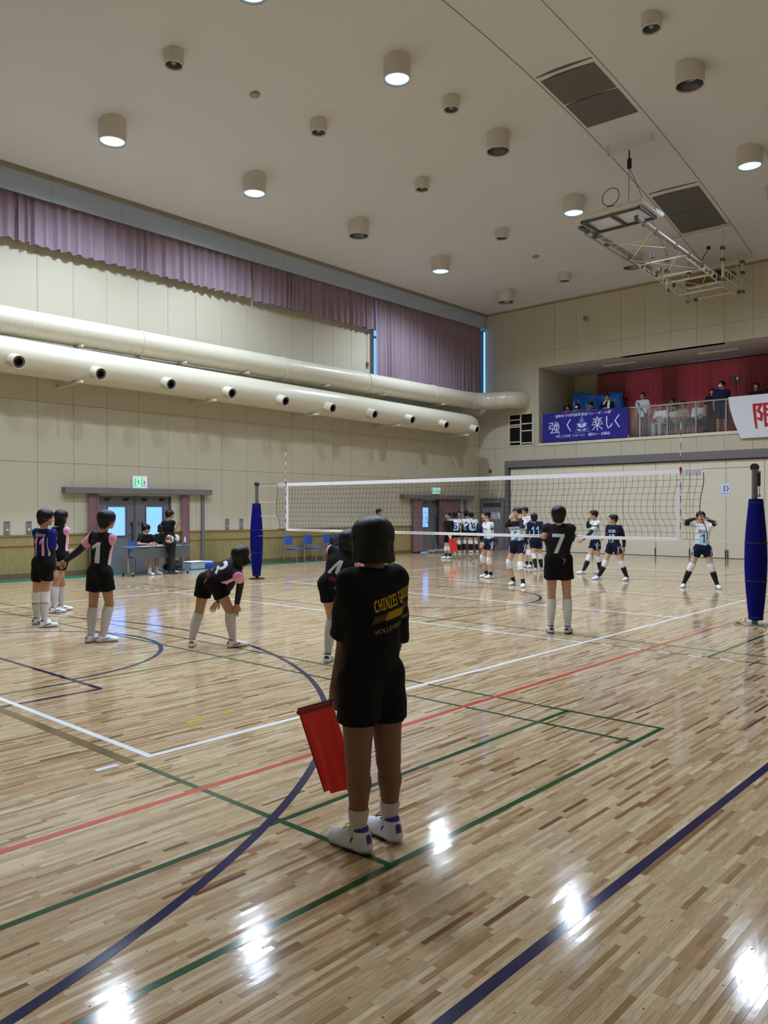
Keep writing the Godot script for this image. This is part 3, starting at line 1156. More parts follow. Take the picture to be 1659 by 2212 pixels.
# ---------------------------------------------------------------- end wall
func build_end_wall() -> void:
	var gal := Rect2(-2.5, 4.19, 13.975, 2.95)
	var gate := Rect2(-3.9, 0.0, 16.92, 3.57)
	var d3 := Rect2(13.04, 0.0, 1.2, 2.1)
	var vent := Rect2(11.72, 4.16, 1.12, 1.26)
	var we := _backing("wall_end", M.joint, Rect2(RIGHT_B - 0.2, -0.2, LEFT_B - RIGHT_B + 0.4, 10.2), [gal, gate, vent, Rect2(13.98, 6.1, 0.29, 2.9)], false, END_A + 0.02, END_A + 0.3)
	_panels(we, "acoustic_panel", M.board, _steps(RIGHT_B, LEFT_B, 11.66, 0.9), [0.0, 2.3, 4.1, 5.75, 7.76, 9.6], [gal, gate, d3, vent, Rect2(13.98, 6.1, 0.29, 2.9)], false, END_A + 0.02, 0.02, 1.0)
	# folding gate under the gallery: grey portal and cream leaves
	var ga := struct("door_3", _slab(V(END_A - 0.03, 3.3, -3.9), V(END_A + 0.3, 3.57, 13.02)), M.grey)
	for b in [12.87, -3.9]:
		piece("portal_post", ga, M.grey, V(END_A - 0.03, 0.0, b), V(END_A + 0.3, 3.3, b + 0.15), 0.004)
	piece("portal_track", ga, M.grey_dark, V(END_A + 0.04, 3.26, -3.75), V(END_A + 0.2, 3.3, 12.87))
	var x := 12.8
	var js := []
	while x > -3.7:
		js.append(x)
		x -= 1.197
	js.append(-3.74)
	for k in js.size() - 1:
		piece("gate_leaf", ga, M.cream, V(END_A + 0.07, 0.012, js[k + 1] + 0.006), V(END_A + 0.13, 3.25, js[k] - 0.006), 0.006)
	piece("gate_backing", ga, M.joint, V(END_A + 0.13, 0.0, -3.8), V(END_A + 0.3, 3.3, 12.87))
	for b in [6.817, 5.62, 4.43, 4.36, 8.02, 9.21, 3.23]:
		var q := Bld.new()
		q.box(V(END_A + 0.045, 0.155, b), Vector3(0.03, 0.27, 0.028), 0.004)
		part("drop_bolt", q, M.dark, ga)
	# grey service door in the corner
	var sd := struct("door_4", _slab(V(END_A - 0.02, 2.02, 13.04), V(END_A + 0.1, 2.1, 14.24)), M.grey)
	for b in [13.04, 14.16]:
		piece("door_jamb", sd, M.grey, V(END_A - 0.02, 0.0, b), V(END_A + 0.1, 2.02, b + 0.08))
	var leaf := piece("door_leaf", sd, mat(srgb(126, 124, 128), 0.5), V(END_A, 0.012, 13.13), V(END_A + 0.04, 2.01, 14.15), 0.003)
	piece("door_window", leaf, mat(srgb(58, 70, 74), 0.15), V(END_A - 0.006, 1.72, 13.22), V(END_A, 1.9, 14.06))
	for k in 6:
		piece("louvre", leaf, M.grey_dark, V(END_A - 0.012, 0.2 + 0.05 * k, 13.35), V(END_A - 0.002, 0.232 + 0.05 * k, 13.95))
	var no := canvas(96, 72, srgb(214, 214, 222))
	for r in [[6, 8, 60, 9, 150, 60, 64], [6, 24, 50, 7, 130, 120, 150], [6, 38, 76, 6, 120, 118, 130], [6, 50, 70, 6, 120, 118, 130]]:
		for k in 8:
			no.fill_rect(Rect2i(r[0] + k * r[2] / 8, r[1], r[2] / 8 - 2, r[3]), srgb(r[4], r[5], r[6]))
	stroke(no, Vector2(68, 30), Vector2(88, 14), 4.0, 4.0, srgb(214, 196, 96))
	var nm := mat(Color.WHITE, 0.7)
	nm.albedo_texture = tex(no)
	var nt := thing("notice", "white notice sheet taped to the grey service door in the corner", "notice", V(END_A - 0.012, 1.24, 13.46))
	var nb := Bld.new()
	nb.quad(Vector3(0, 0, -0.215), Vector3(0, 0, 0.215), Vector3(0, 0.28, 0.215), Vector3(0, 0.28, -0.215))
	part("sheet", nb, nm, nt)
	var nbk := Bld.new()
	nbk.box(Vector3(0.004, 0.14, 0), Vector3(0.006, 0.28, 0.43))
	part("backing_sheet", nbk, M.white, nt)
	var rs := thing("room_sign", "small white room sign above the grey service door", "sign", V(END_A - 0.02, 2.26, 13.65))
	var rb := Bld.new()
	rb.box(Vector3(0, 0.05, 0), Vector3(0.03, 0.1, 0.2), 0.004)
	part("plate", rb, mat(srgb(200, 192, 210), 0.4), rs)
	# louvred vent
	var ve := struct("window_2", _slab(V(END_A + 0.2, 4.16, 11.72), V(END_A + 0.22, 5.42, 12.84)), M.black)
	for b in [11.72, 12.27, 12.81]:
		piece("vent_frame", ve, M.cream_paint, V(END_A - 0.01, 4.16, b), V(END_A + 0.05, 5.42, b + 0.04))
	for y in [4.16, 5.39]:
		piece("vent_frame", ve, M.cream_paint, V(END_A - 0.01, y, 11.72), V(END_A + 0.05, y + 0.03, 12.85))
	for q in [[5.18, 12.31, 12.81], [4.98, 12.31, 12.81], [4.9, 12.31, 12.81], [4.3, 12.31, 12.81], [5.0, 11.76, 12.27], [4.72, 11.76, 12.27], [4.24, 11.76, 12.27]]:
		piece("vent_bar", ve, M.cream_paint, V(END_A + 0.05, q[0], q[1]), V(END_A + 0.09, q[0] + 0.045, q[2]))
	for k in 50:
		var b := 11.76 + 0.0215 * k
		piece("vent_slat", ve, M.dark, V(END_A + 0.1, 4.17, b), V(END_A + 0.16, 5.4, b + 0.009))
	# sheet with the letter D
	var dm := canvas(256, 342, srgb(214, 220, 244))
	print_text(dm, "D", Rect2(72, 70, 134, 142), srgb(34, 38, 66), true, 0.0, false)
	print_text(dm, "COURT", Rect2(22, 256, 212, 34), srgb(104, 106, 134), false, 0.0, true)
	var ds := mat(Color.WHITE, 0.7)
	ds.albedo_texture = tex(dm)
	var dp := thing("poster", "white sheet with a large black letter D on the cream gate leaf", "poster", V(END_A + 0.066, 2.06, 4.44))
	var dq := Bld.new()
	dq.quad(Vector3(-0.005, 0, -0.165), Vector3(-0.005, 0, 0.165), Vector3(-0.005, 0.43, 0.165), Vector3(-0.005, 0.43, -0.165))
	part("print", dq, ds, dp)
	var dw := Bld.new()
	dw.box(Vector3(-0.001, 0.215, 0), Vector3(0.006, 0.43, 0.33))
	part("sheet", dw, M.white, dp)
	# small things on the wall
	var sp := thing("wall_horn", "small round grey horn on the end wall near the corner", "speaker", V(END_A, 3.2, 13.72))
	var sq := Bld.new()
	sq.lathe([Vector2(0.0, 0.0), Vector2(0.07, 0.0), Vector2(0.08, 0.03), Vector2(0.05, 0.06), Vector2(0.02, 0.05), Vector2(0.0, 0.04)], Transform3D(_up_to(Vector3(-1, 0, 0)), Vector3.ZERO), 20)
	part("horn", sq, M.grey_dark, sp)
	var cm := thing("security_camera", "small security camera on a bracket high on the end wall", "camera", V(END_A, 8.72, 9.4))
	var cq := Bld.new()
	cq.rod(Vector3(0, 0, -0.1), Vector3(-0.18, 0, -0.02), 0.02)
	cq.box(Vector3(-0.01, 0, -0.1), Vector3(0.03, 0.16, 0.12), 0.005)
	part("bracket", cq, M.cream_paint, cm)
	var cb := Bld.new()
	cb.lathe([Vector2(0.0, -0.06), Vector2(0.05, -0.05), Vector2(0.07, 0.0), Vector2(0.07, 0.1), Vector2(0.05, 0.13), Vector2(0.0, 0.13)], Transform3D(_up_to(Vector3(0.3, 0.55, -0.6)), Vector3(-0.2, -0.06, 0.05)), 16)
	part("camera_body", cb, M.grey, cm)


# ---------------------------------------------------------------- gallery
func build_balcony() -> void:
	var ba := 26.92
	var gy := 4.17
	var fl := struct("floor_gallery", _slab(V(END_A + 0.31, gy - 0.25, -2.5), V(ba, gy, 11.475)), mat(srgb(120, 104, 84), 0.5))
	fl.name = "floor_gallery"
	var gc := struct("ceiling_gallery", _slab(V(END_A + 0.02, 7.14, -2.7), V(ba + 0.2, 7.4, 11.7)), M.ceiling)
	for q in [[8.1, 9.4], [4.4, 5.8], [1.4, 2.6]]:
		piece("light_slot", gc, M.white, V(25.3, 7.11, q[0]), V(25.55, 7.14, q[1]))
	var gl := struct("wall_gallery_left", _slab(V(END_A + 0.02, 3.9, 11.475), V(ba + 0.2, 7.4, 11.7)), M.joint)
	_panels(gl, "acoustic_panel", M.board, [END_A + 0.02, 25.4, 26.9], [gy, 5.75, 7.14], [], true, 11.475, 0.015, 1.0)
	struct("wall_gallery_right", _slab(V(END_A + 0.02, 3.9, -2.7), V(ba + 0.2, 7.4, -2.5)), M.plaster)
	var panes := [Rect2(7.75, 4.9, 1.35, 2.1), Rect2(4.75, 4.9, 2.2, 2.1), Rect2(2.0, 4.9, 1.6, 2.1), Rect2(-1.5, 4.9, 2.5, 2.1)]
	_backing("wall_gallery_back", M.plaster, Rect2(-2.7, 3.9, 14.4, 3.5), panes, false, ba, ba + 0.2)
	var k := 3
	for p in panes:
		var wn := struct("window_%d" % k, _slab(V(ba + 0.1, p.position.y, p.position.x), V(ba + 0.106, p.end.y, p.end.x)), M.pane)
		piece("window_frame", wn, M.steel, V(ba + 0.08, p.position.y, p.get_center().x - 0.03), V(ba + 0.13, p.end.y, p.get_center().x + 0.03))
		piece("window_frame", wn, M.steel, V(ba + 0.08, p.position.y, p.position.x), V(ba + 0.13, p.position.y + 0.05, p.end.x))
		k += 1
	var cs := [[7.2, 10.37, "dark red gallery curtain at the left end behind the blue sheet"], [2.9, 7.2, "dark red gallery curtain in the middle behind the seated spectators"], [-2.4, 2.9, "dark red gallery curtain at the right end behind the white banner"]]
	for j in cs.size():
		var q: Array = cs[j]
		var half: float = (q[1] - q[0]) * 0.5
		var c := thing("gallery_curtain", q[2], "curtain", V(ba - 0.16, gy + 0.03, (q[0] + q[1]) * 0.5), -PI / 2, "red curtains of the gallery")
		part("cloth", drape(-half, half, 0.0, 2.86, 0.22, 0.07, 90 + j), M.curtain_red, c)
		var rl := Bld.new()
		rl.span(Vector3(-half, 2.86, -0.02), Vector3(half, 2.89, 0.02))
		part("rail", rl, M.black, c)
	# ledge and glass railing
	struct("trim_4", _slab(V(END_A - 0.03, 4.1, -2.5), V(END_A + 0.4, 4.2, 11.47)), M.cream_paint)
	var ra := thing("gallery_railing", "steel gallery railing with clear glass panels above the cream gate", "railing", V(END_A + 0.08, 4.2, 4.5))
	var o := ra.position
	var hand := Bld.new()
	hand.span(V(END_A + 0.05, 5.24, -2.45) - o, V(END_A + 0.11, 5.3, 11.4) - o, 0.01)
	part("handrail", hand, M.steel, ra)
	var b := 11.35
	while b > -2.6:
		var pb := Bld.new()
		pb.span(V(END_A + 0.06, 4.2, b - 0.025) - o, V(END_A + 0.1, 5.24, b + 0.025) - o)
		part("post", pb, M.steel, ra)
		var gb := Bld.new()
		if b - 0.95 > -2.6:
			gb.span(V(END_A + 0.074, 4.24, b - 0.95) - o, V(END_A + 0.084, 5.2, b - 0.04) - o)
			part("glass_panel", gb, M.glass, ra)
		b -= 0.99
	# blue banner
	var im := canvas(1024, 400, srgb(30, 26, 132))
	_banner_blue(im)
	var bm := mat(Color.WHITE, 0.75)
	bm.albedo_texture = tex(im)
	var bn := thing("banner", "blue team banner with white Japanese lettering hung on the gallery railing", "banner", V(END_A - 0.03, 4.22, 9.53))
	part("cloth", _banner_cloth(3.5, 1.09, 5), bm, bn)
	for s in [-1, 1]:
		var tb := Bld.new()
		tb.box(Vector3(0.0, 0.04, s * 1.74), Vector3(0.02, 0.07, 0.05), 0.004)
		part("corner_patch", tb, M.white, bn)
	# white banner with the red character
	var wm := canvas(1024, 400, srgb(216, 216, 222))
	for st in ["64e4ac aceg egdo do9m", "6467 675y", "i4u4 u4ti tiii", "i4iw iwps", "ibtb", "wlpp", "nkyx"]:
		glyph(wm, st, Rect2(150, 66, 230, 250), 13.0, srgb(176, 30, 40), 35.0)
	var w2 := mat(Color.WHITE, 0.75)
	w2.albedo_texture = tex(wm)
	var wb := thing("banner", "white banner with a large red brushed character hanging over the gallery railing", "banner", V(END_A - 0.05, 3.93, 2.2))
	part("cloth", _banner_cloth(4.2, 1.38, 9, 0.4), w2, wb)
	# blue sheet behind the first spectators
	var ta := thing("blue_sheet", "blue plastic sheet draped over equipment at the left end of the gallery", "tarpaulin", V(26.2, gy, 9.95))
	var tq := Bld.new()
	var r := RandomNumberGenerator.new()
	r.seed = 5
	var fn := FastNoiseLite.new()
	fn.seed = 4
	fn.frequency = 1.3
	var nx := 34
	var ny := 18
	var tp := func(ix: int, iy: int) -> Vector3:
		var u := clampf(float(ix) / nx, 0.0, 1.0)
		var v := clampf(float(iy) / ny, 0.0, 1.0)
		var top := 1.98 + 0.14 * u + 0.05 * sin(u * 9.0)
		var z := lerpf(1.08, -1.05, u)
		var yy := minf(top, v * 2.4)
		var xx := -0.3 + maxf(0.0, v * 2.4 - top) * 1.2
		return Vector3(xx + 0.09 * fn.get_noise_2d(u * 3.0, v * 2.0), yy + 0.05 * fn.get_noise_2d(u * 4.0, 7.0), z)
	for iy in ny + 1:
		for ix in nx + 1:
			var dx: Vector3 = tp.call(ix + 1, iy) - tp.call(ix - 1, iy)
			var dy: Vector3 = tp.call(ix, iy + 1) - tp.call(ix, iy - 1)
			tq.vert(tp.call(ix, iy), dx.cross(dy).normalized())
	for iy in ny:
		for ix in nx:
			var p := iy * (nx + 1) + ix
			tq.tri(p, p + 1, p + nx + 2)
			tq.tri(p, p + nx + 2, p + nx + 1)
	part("sheet", tq, mat(srgb(22, 96, 178), 0.35), ta)
	var tbx := Bld.new()
	tbx.box(Vector3(0.15, 0.95, 0.0), Vector3(0.6, 1.86, 1.9), 0.03)
	part("covered_rack", tbx, M.grey_dark, ta)
	var dk := thing("display_board", "dark folded display board leaning on the left wall of the gallery", "board", V(25.9, gy, 11.2))
	var dq := Bld.new()
	dq.box(Vector3(0, 0.85, 0.1), Vector3(1.5, 1.5, 0.05), 0.01, Basis(Vector3.RIGHT, 0.06))
	part("board", dq, M.grey_dark, dk)
	for s in [-0.7, 0.7]:
		var lg := Bld.new()
		lg.box(Vector3(s, 0.8, 0.14), Vector3(0.05, 1.6, 0.05), 0.005)
		part("leg", lg, M.black, dk)
	# video camera on its tripod
	var tr := thing("tripod", "black tripod holding a tablet screen above the gallery railing", "tripod", V(24.6, gy, 4.26))
	for s in 3:
		var an := TAU * s / 3.0 + 0.4
		var lg := Bld.new()
		lg.rod(Vector3(cos(an) * 0.35, 0.0, sin(an) * 0.35), Vector3(0, 1.2, 0), 0.014)
		part("leg", lg, M.black, tr)
	var co := Bld.new()
	co.rod(Vector3(0, 1.1, 0), Vector3(0, 1.66, 0), 0.016)
	co.box(Vector3(0, 1.68, 0), Vector3(0.06, 0.06, 0.06), 0.01)
	part("column", co, M.black, tr)
	var ts := Bld.new()
	ts.box(Vector3(-0.02, 1.81, 0.05), Vector3(0.02, 0.19, 0.27), 0.006)
	part("tablet", ts, M.black, tr)
	var tl := Bld.new()
	tl.box(Vector3(-0.032, 1.82, 0.05), Vector3(0.004, 0.07, 0.04))
	part("tablet_mark", tl, M.white, tr)
	var ph := Bld.new()
	ph.box(Vector3(0.0, 1.83, -0.2), Vector3(0.02, 0.12, 0.06), 0.006)
	ph.rod(Vector3(0, 1.78, -0.2), Vector3(0, 1.5, -0.02), 0.012)
	part("phone_clamp", ph, M.black, tr)


func _banner_cloth(w: float, h: float, seed_: int, sag := 0.0) -> Bld:
	var q := Bld.new()
	var fn := FastNoiseLite.new()
	fn.seed = seed_
	fn.frequency = 0.9
	var nx := 40
	var ny := 12
	var f := func(ix: int, iy: int) -> Vector3:
		var u := clampf(float(ix) / nx, 0.0, 1.0)
		var v := clampf(float(iy) / ny, 0.0, 1.0)
		var inset := sag * pow(1.0 - v, 1.6) * (1.0 - u * 3.0) if u < 0.333 else 0.0
		return Vector3(-0.012 + 0.016 * fn.get_noise_2d(u * w * 1.6, v * 1.2) - 0.02 * (1.0 - v), v * h, (u - 0.5) * w + inset)
	for iy in ny + 1:
		for ix in nx + 1:
			var dx: Vector3 = f.call(ix + 1, iy) - f.call(ix - 1, iy)
			var dy: Vector3 = f.call(ix, iy + 1) - f.call(ix, iy - 1)
			q.vert(f.call(ix, iy), dx.cross(dy).normalized(), Vector2(float(ix) / nx, 1.0 - float(iy) / ny))
	for iy in ny:
		for ix in nx:
			var p := iy * (nx + 1) + ix
			q.tri(p, p + 1, p + nx + 2)
			q.tri(p, p + nx + 2, p + nx + 1)
	return q


func _banner_blue(im: Image) -> void:
	var wh := srgb(206, 214, 240)
	# the two large words
	var big := [[Rect2(76, 106, 146, 190), "46e5 e5dc dc5d 5d4k 4kej ejcw cw8t", "o3jb jbua s6wc iewe wevo vojo joie pbpv hvxt utyy", ""], [Rect2(296, 90, 78, 180), "p38h 8hsy", "", ""], [Rect2(603, 90, 144, 192), "i2g6 d6n6 n6nh nhdh dhd6 dbnb 66a9 5gad t5q9 qcvg 3lxk", "ilip iliz hm5x jmwx", ""], [Rect2(756, 92, 104, 184), "93ao aogw gwot otvm", "", ""], [Rect2(866, 82, 74, 182), "r36h 6hty", "", ""]]
	for g in big:
		glyph(im, g[1], g[0], 7.5 if g[0].size.x < 110 else 6.5, wh, 35.0)
		if g[2]:
			glyph(im, g[2], g[0], 7.5 if g[0].size.x < 110 else 6.5, wh, 35.0)
	var small := {
		"a": "0141 1115 3135 1333 0545 6191 9195 9565 6561 1797 5759 0999", "b": "1140 0343 2029 2307 2446 6292 9287 8767 6762", "c": "4015 1588 7219 0393", "d": "1181 8153 5358 5839 0595", "e": "1112 4142 8062 1393 1314 9394 2575 7556 5659 5948 1797",
		"f": "1030 3021 2142 4233 1019 7071 5292 5253 9293 6484 5696 6658 8689 8999", "g": "5051 0191 3272 7274 7434 3432 1519 1595 9599 3767 6769 6939 3937", "h": "1030 1112 5080 6172 2373 5055 0595 1787 7679 3748", "i": "0343 2029 2307 2446 7071 5292 6354 8394 8459 5589",
		"j": "3218 6289 7172 9192", "k": "2128 2895", "l": "1595", "m": "1383 5159 3517 6588 8081 9192", "n": "3135 3518 6168 6895", "o": "2021 0141 1213 3223 0444 0646 4649 4909 0906 6069 6080 8072 7292 9274",
		"p": "1181 2234 7264 0595 5159", "q": "1191 1118 1444 4448 6199 8456 7081", "r": "2272 0898", "s": "0595 5059", "t": "1373 7379 7998 4019", "u": "3012 2282 3575 0797 3537 5159", "v": "5051 1191 1108 2393 4245 7275 4575 3777 7739 4789",
		"w": "8114 5359", "x": "1223 1896 9632", "y": "4115 4282 8238 3557", "z": "3218 6289", "0": "5455", "1": "1191 2272 0393 5038 4008 6398 3575 7579 7939 3935 3777", "2": "5059 2124 2484 8481 1519 1999 9995", "3": "0343 2027 0747 6090 9094 9464 6460 6292 5595 6636 6558 7669 8596 9698 9887",
		"4": "0040 0242 1333 1434 0646 4649 4909 0906 6191 9194 9464 6468 6898 9895", "5": "5003 5093 3363 2475 2628 2729 3639 3979 7977 5657 8698"}
	var line1 := "abcdefghgijklmlno"
	for k in line1.length():
		glyph(im, small[line1[k]], Rect2(170 + k * 39.4, 26, 33, 40), 2.5, wh)
	var line2 := "pqrstuv wxylzw0 1gjkl 2345"
	var x := 176.0
	for k in line2.length():
		if line2[k] != " ":
			glyph(im, small[line2[k]], Rect2(x, 312, 23, 36), 2.0, wh)
		x += 26.4 if line2[k] != " " else 14.0
	# triangular emblem with cross, wings and ribbon
	var a := Vector2(492, 78)
	var b := Vector2(412, 292)
	var c := Vector2(582, 286)
	fill_tri(im, a, a.lerp(b, 0.52), a.lerp(c, 0.52), srgb(44, 92, 190))
	for e in [[a, b], [b, c], [c, a]]:
		stroke(im, e[0], e[1], 2.6, 2.6, srgb(150, 160, 220))
	stroke(im, Vector2(492, 116), Vector2(492, 160), 2.6, 2.6, wh)
	stroke(im, Vector2(484, 130), Vector2(500, 130), 2.4, 2.4, wh)
	for s in [-1, 1]:
		fill_tri(im, Vector2(494, 232), Vector2(494 + s * 9, 176), Vector2(494 + s * 62, 170), wh)
		fill_tri(im, Vector2(494, 232), Vector2(494 + s * 62, 170), Vector2(494 + s * 36, 222), wh)
		fill_tri(im, Vector2(494, 272), Vector2(494 + s * 48, 246), Vector2(494 + s * 54, 270), wh)
		fill_tri(im, Vector2(494, 272), Vector2(494 + s * 20, 248), Vector2(494 + s * 48, 246), wh)


# ---------------------------------------------------------------- net
func build_net() -> void:
	var top := 2.24
	var pad := mat(srgb(12, 16, 100), 0.8, 0.0, 0.2)
	for s in 2:
		var b := -1.06 if s == 0 else 10.06
		var at := V(9.0, 0.0, b)
		var sg := 1.0 if s == 0 else -1.0  # towards the net along b is -z for the near post
		var p := thing("net_post", "near volleyball post in a bulging blue pad at the picture's right edge" if s == 0 else "far volleyball post in a blue pad, behind the bending player", "net post", at, 0.0, "padded net posts")
		var q := Bld.new()
		q.rod(Vector3(0, 0.0, 0), Vector3(0, 2.2, 0), 0.04, 16)
		part("pole", q, M.pole_grey, p)
		var wh := Bld.new()
		wh.lathe([Vector2(0.0, -0.03), Vector2(0.055, -0.03), Vector2(0.05, 0.0), Vector2(0.055, 0.03), Vector2(0.0, 0.03)], Transform3D(_up_to(Vector3(1, 0, 0)), Vector3(0, 2.23, 0)), 18)
		part("pulley", wh, M.dark, p)
		var pd := Bld.new()
		var pr := []
		for k in 25:
			var y := lerpf(0.07, 1.78, k / 24.0)
			var r := 0.095 + 0.055 * sin(PI * clampf((y - 0.1) / 1.65, 0.0, 1.0))
			pr.append(Vector2(r, y))
		pr.append(Vector2(0.05, 1.785))
		pd.lathe([Vector2(0.05, 0.06)] + pr, Transform3D(Basis(), Vector3(0.02 * sg, 0, 0.01)), 26)
		var pdm := part("pad", pd, pad, p)
		for y in [0.62, 1.16, 1.73, 0.1]:
			var r := 0.097 + 0.055 * sin(PI * clampf((y - 0.1) / 1.65, 0.0, 1.0))
			var sb := Bld.new()
			sb.lathe([Vector2(r - 0.004, y - 0.012), Vector2(r + 0.003, y - 0.01), Vector2(r + 0.003, y + 0.01), Vector2(r - 0.004, y + 0.012)], Transform3D(Basis(), Vector3(0.02 * sg, 0, 0.01)), 26)
			part("strap", sb, mat(srgb(16, 18, 66), 0.8), pdm)
		var bs := Bld.new()
		bs.lathe([Vector2(0.19, 0.001), Vector2(0.19, 0.012), Vector2(0.17, 0.02), Vector2(0.0, 0.022)], Transform3D(), 28)
		part("base_cover", bs, M.steel if s == 0 else M.dark, p)
		if s == 0:
			var wn := Bld.new()
			wn.box(Vector3(0.075, 2.06, 0.0), Vector3(0.07, 0.2, 0.1), 0.01)
			part("winch", wn, M.black, p)
			var wy := Bld.new()
			wy.box(Vector3(0.075, 2.17, 0.0), Vector3(0.1, 0.03, 0.1), 0.008)
			part("winch_lid", wy, mat(srgb(176, 156, 40), 0.5), p)
			var hk := Bld.new()
			hk.rod(Vector3(0.05, 1.95, 0.05), Vector3(0.05, 1.82, 0.05), 0.006)
			hk.ball(Vector3(0.05, 1.83, 0.05), Vector3(0.02, 0.02, 0.02), 8)
			part("hook", hk, M.steel, p)
			var ft := Bld.new()
			for d in [-1, 1]:
				ft.rod(Vector3(-0.12, 0.02, d * 0.16), Vector3(-0.2, 0.02, d * 0.2), 0.014)
				ft.ball(Vector3(-0.2, 0.022, d * 0.2), Vector3(0.03, 0.02, 0.03), 10)
				ft.ball(Vector3(0.2, 0.022, d * 0.2), Vector3(0.03, 0.02, 0.03), 10)
			part("floor_bolt", ft, M.chrome, p)
		else:
			var lt := Bld.new()
			lt.box(Vector3(-0.02, 1.02, 0.152), Vector3(0.1, 0.018, 0.006))
			part("pad_lettering", lt, M.white, p)
	var net := thing("volleyball_net", "black square-mesh volleyball net with white top and bottom bands across the court", "net", V(9.0, 1.2, 4.5))
	var o := net.position
	var b0 := -0.32
	var b1 := 9.32
	var sag := func(b: float) -> float: return top - 0.012 * (1.0 - pow((b - 4.5) / 4.5, 2.0))
	var low := 1.185
	# horizontal drift of the cords in the plane of the net: the mesh hangs in a gentle zigzag
	var at := func(b: float, v: float) -> Vector3:
		var e := 0.055 * sin(v * 7.5 + 0.9) * (1.0 if v < 0.5 else 0.6) + 0.05 * maxf(0.0, 0.35 - v) * 2.0
		var y: float = lerpf(low, sag.call(b) - 0.06, v)
		return V(9.0 + 0.012 * sin(b * 2.1 + v * 5.0), y, b - e) - o
	var cords := Bld.new()
	var nv := 97
	for k in nv:
		var b := lerpf(b0, b1, float(k) / (nv - 1))
		var pts := []
		for j in 11:
			pts.append(at.call(b, j / 10.0))
		cords.tube(pts, [0.0027], 3, false)
	for j in 10:
		var pts := []
		for k in range(0, nv, 4):
			pts.append(at.call(lerpf(b0, b1, float(k) / (nv - 1)), j / 10.0))
		cords.tube(pts, [0.0027], 3, false)
	var mesh := part("mesh_cords", cords, mat(srgb(26, 26, 24), 0.8), net)
	mesh.set_meta("kind", "stuff")
	for e in [b0, b1]:
		var rp := Bld.new()
		var pts := []
		for j in 11:
			pts.append(at.call(e, j / 10.0))
		rp.tube(pts, [0.006], 6)
		part("edge_rope", rp, M.black, net)
	var tb := Bld.new()
	var n := 24
	for k in n:
		var x := lerpf(b0 + 0.02, b1 - 0.02, float(k) / n)
		var y := lerpf(b0 + 0.02, b1 - 0.02, float(k + 1) / n)
		for f in [[-0.006, 1], [0.006, -1]]:
			var p := [V(9.0 + f[0], sag.call(x) - 0.07, x) - o, V(9.0 + f[0], sag.call(y) - 0.07, y) - o, V(9.0 + f[0], sag.call(y), y) - o, V(9.0 + f[0], sag.call(x), x) - o]
			if f[1] > 0:
				tb.quad(p[0], p[3], p[2], p[1])
			else:
				tb.quad(p[0], p[1], p[2], p[3])
		tb.quad(V(8.994, sag.call(x), x) - o, V(9.006, sag.call(x), x) - o, V(9.006, sag.call(y), y) - o, V(8.994, sag.call(y), y) - o)
	part("top_band", tb, mat(srgb(236, 238, 244), 0.6), net)
	var lb := Bld.new()
	lb.span(V(8.994, low - 0.03, b0 + 0.3) - o, V(9.006, low + 0.02, b1 - 0.3) - o, 0.003)
	part("bottom_band", lb, mat(srgb(236, 238, 240), 0.6), net)
	for b in [0.03, 8.97]:
		var sb := Bld.new()
		sb.span(V(8.99, low - 0.03, b - 0.03) - o, V(9.01, top - 0.05, b + 0.03) - o, 0.004)
		part("side_band", sb, mat(srgb(224, 228, 236), 0.6), net)
		var en := Bld.new()
		var s := -1.0 if b < 4.0 else 1.0
		en.span(V(8.993, top - 0.1, b + s * 0.1) - o, V(9.007, top - 0.005, b + s * 0.33) - o, 0.002)
		part("end_label", en, mat(srgb(190, 188, 200), 0.6), net)
	for e in [[b0, -1.03, 1.0], [b1, 10.03, -1.0]]:
		var cb := Bld.new()
		cb.rod(V(9.0, top - 0.01, e[0]) - o, V(9.0, top + 0.0, e[1]) - o, 0.004, 6)
		part("cable", cb, M.dark, net)
		for q in [[2.19, 2.17], [1.81, 1.81], [1.49, 1.49], [1.185, 1.16]]:
			var rb := Bld.new()
			rb.rod(V(9.0, q[0], e[0] - 0.02 * e[2]) - o, V(9.0, q[1], e[1] + 0.1 * e[2]) - o, 0.005, 6)
			part("tie_rope", rb, M.cream, net)
	for s in 2:
		var b := -0.01 if s == 0 else 9.01
		var an := thing("antenna", "red and white striped antenna on the near end of the net" if s == 0 else "red and white striped antenna on the far end of the net", "antenna", V(8.985, 1.24, b), 0.0, "net antennas")
		for k in 18:
			var q := Bld.new()
			q.rod(Vector3(0, k * 0.1, 0), Vector3(0, k * 0.1 + 0.1, 0), 0.006, 8)
			part("stripe", q, mat(srgb(190, 36, 40), 0.5) if k % 2 == 1 else M.white, an)
		var ca := Bld.new()
		ca.rod(Vector3(0, 0.97, 0), Vector3(0, 1.03, 0), 0.018, 10)
		part("clamp", ca, mat(srgb(170, 30, 36), 0.5), an)


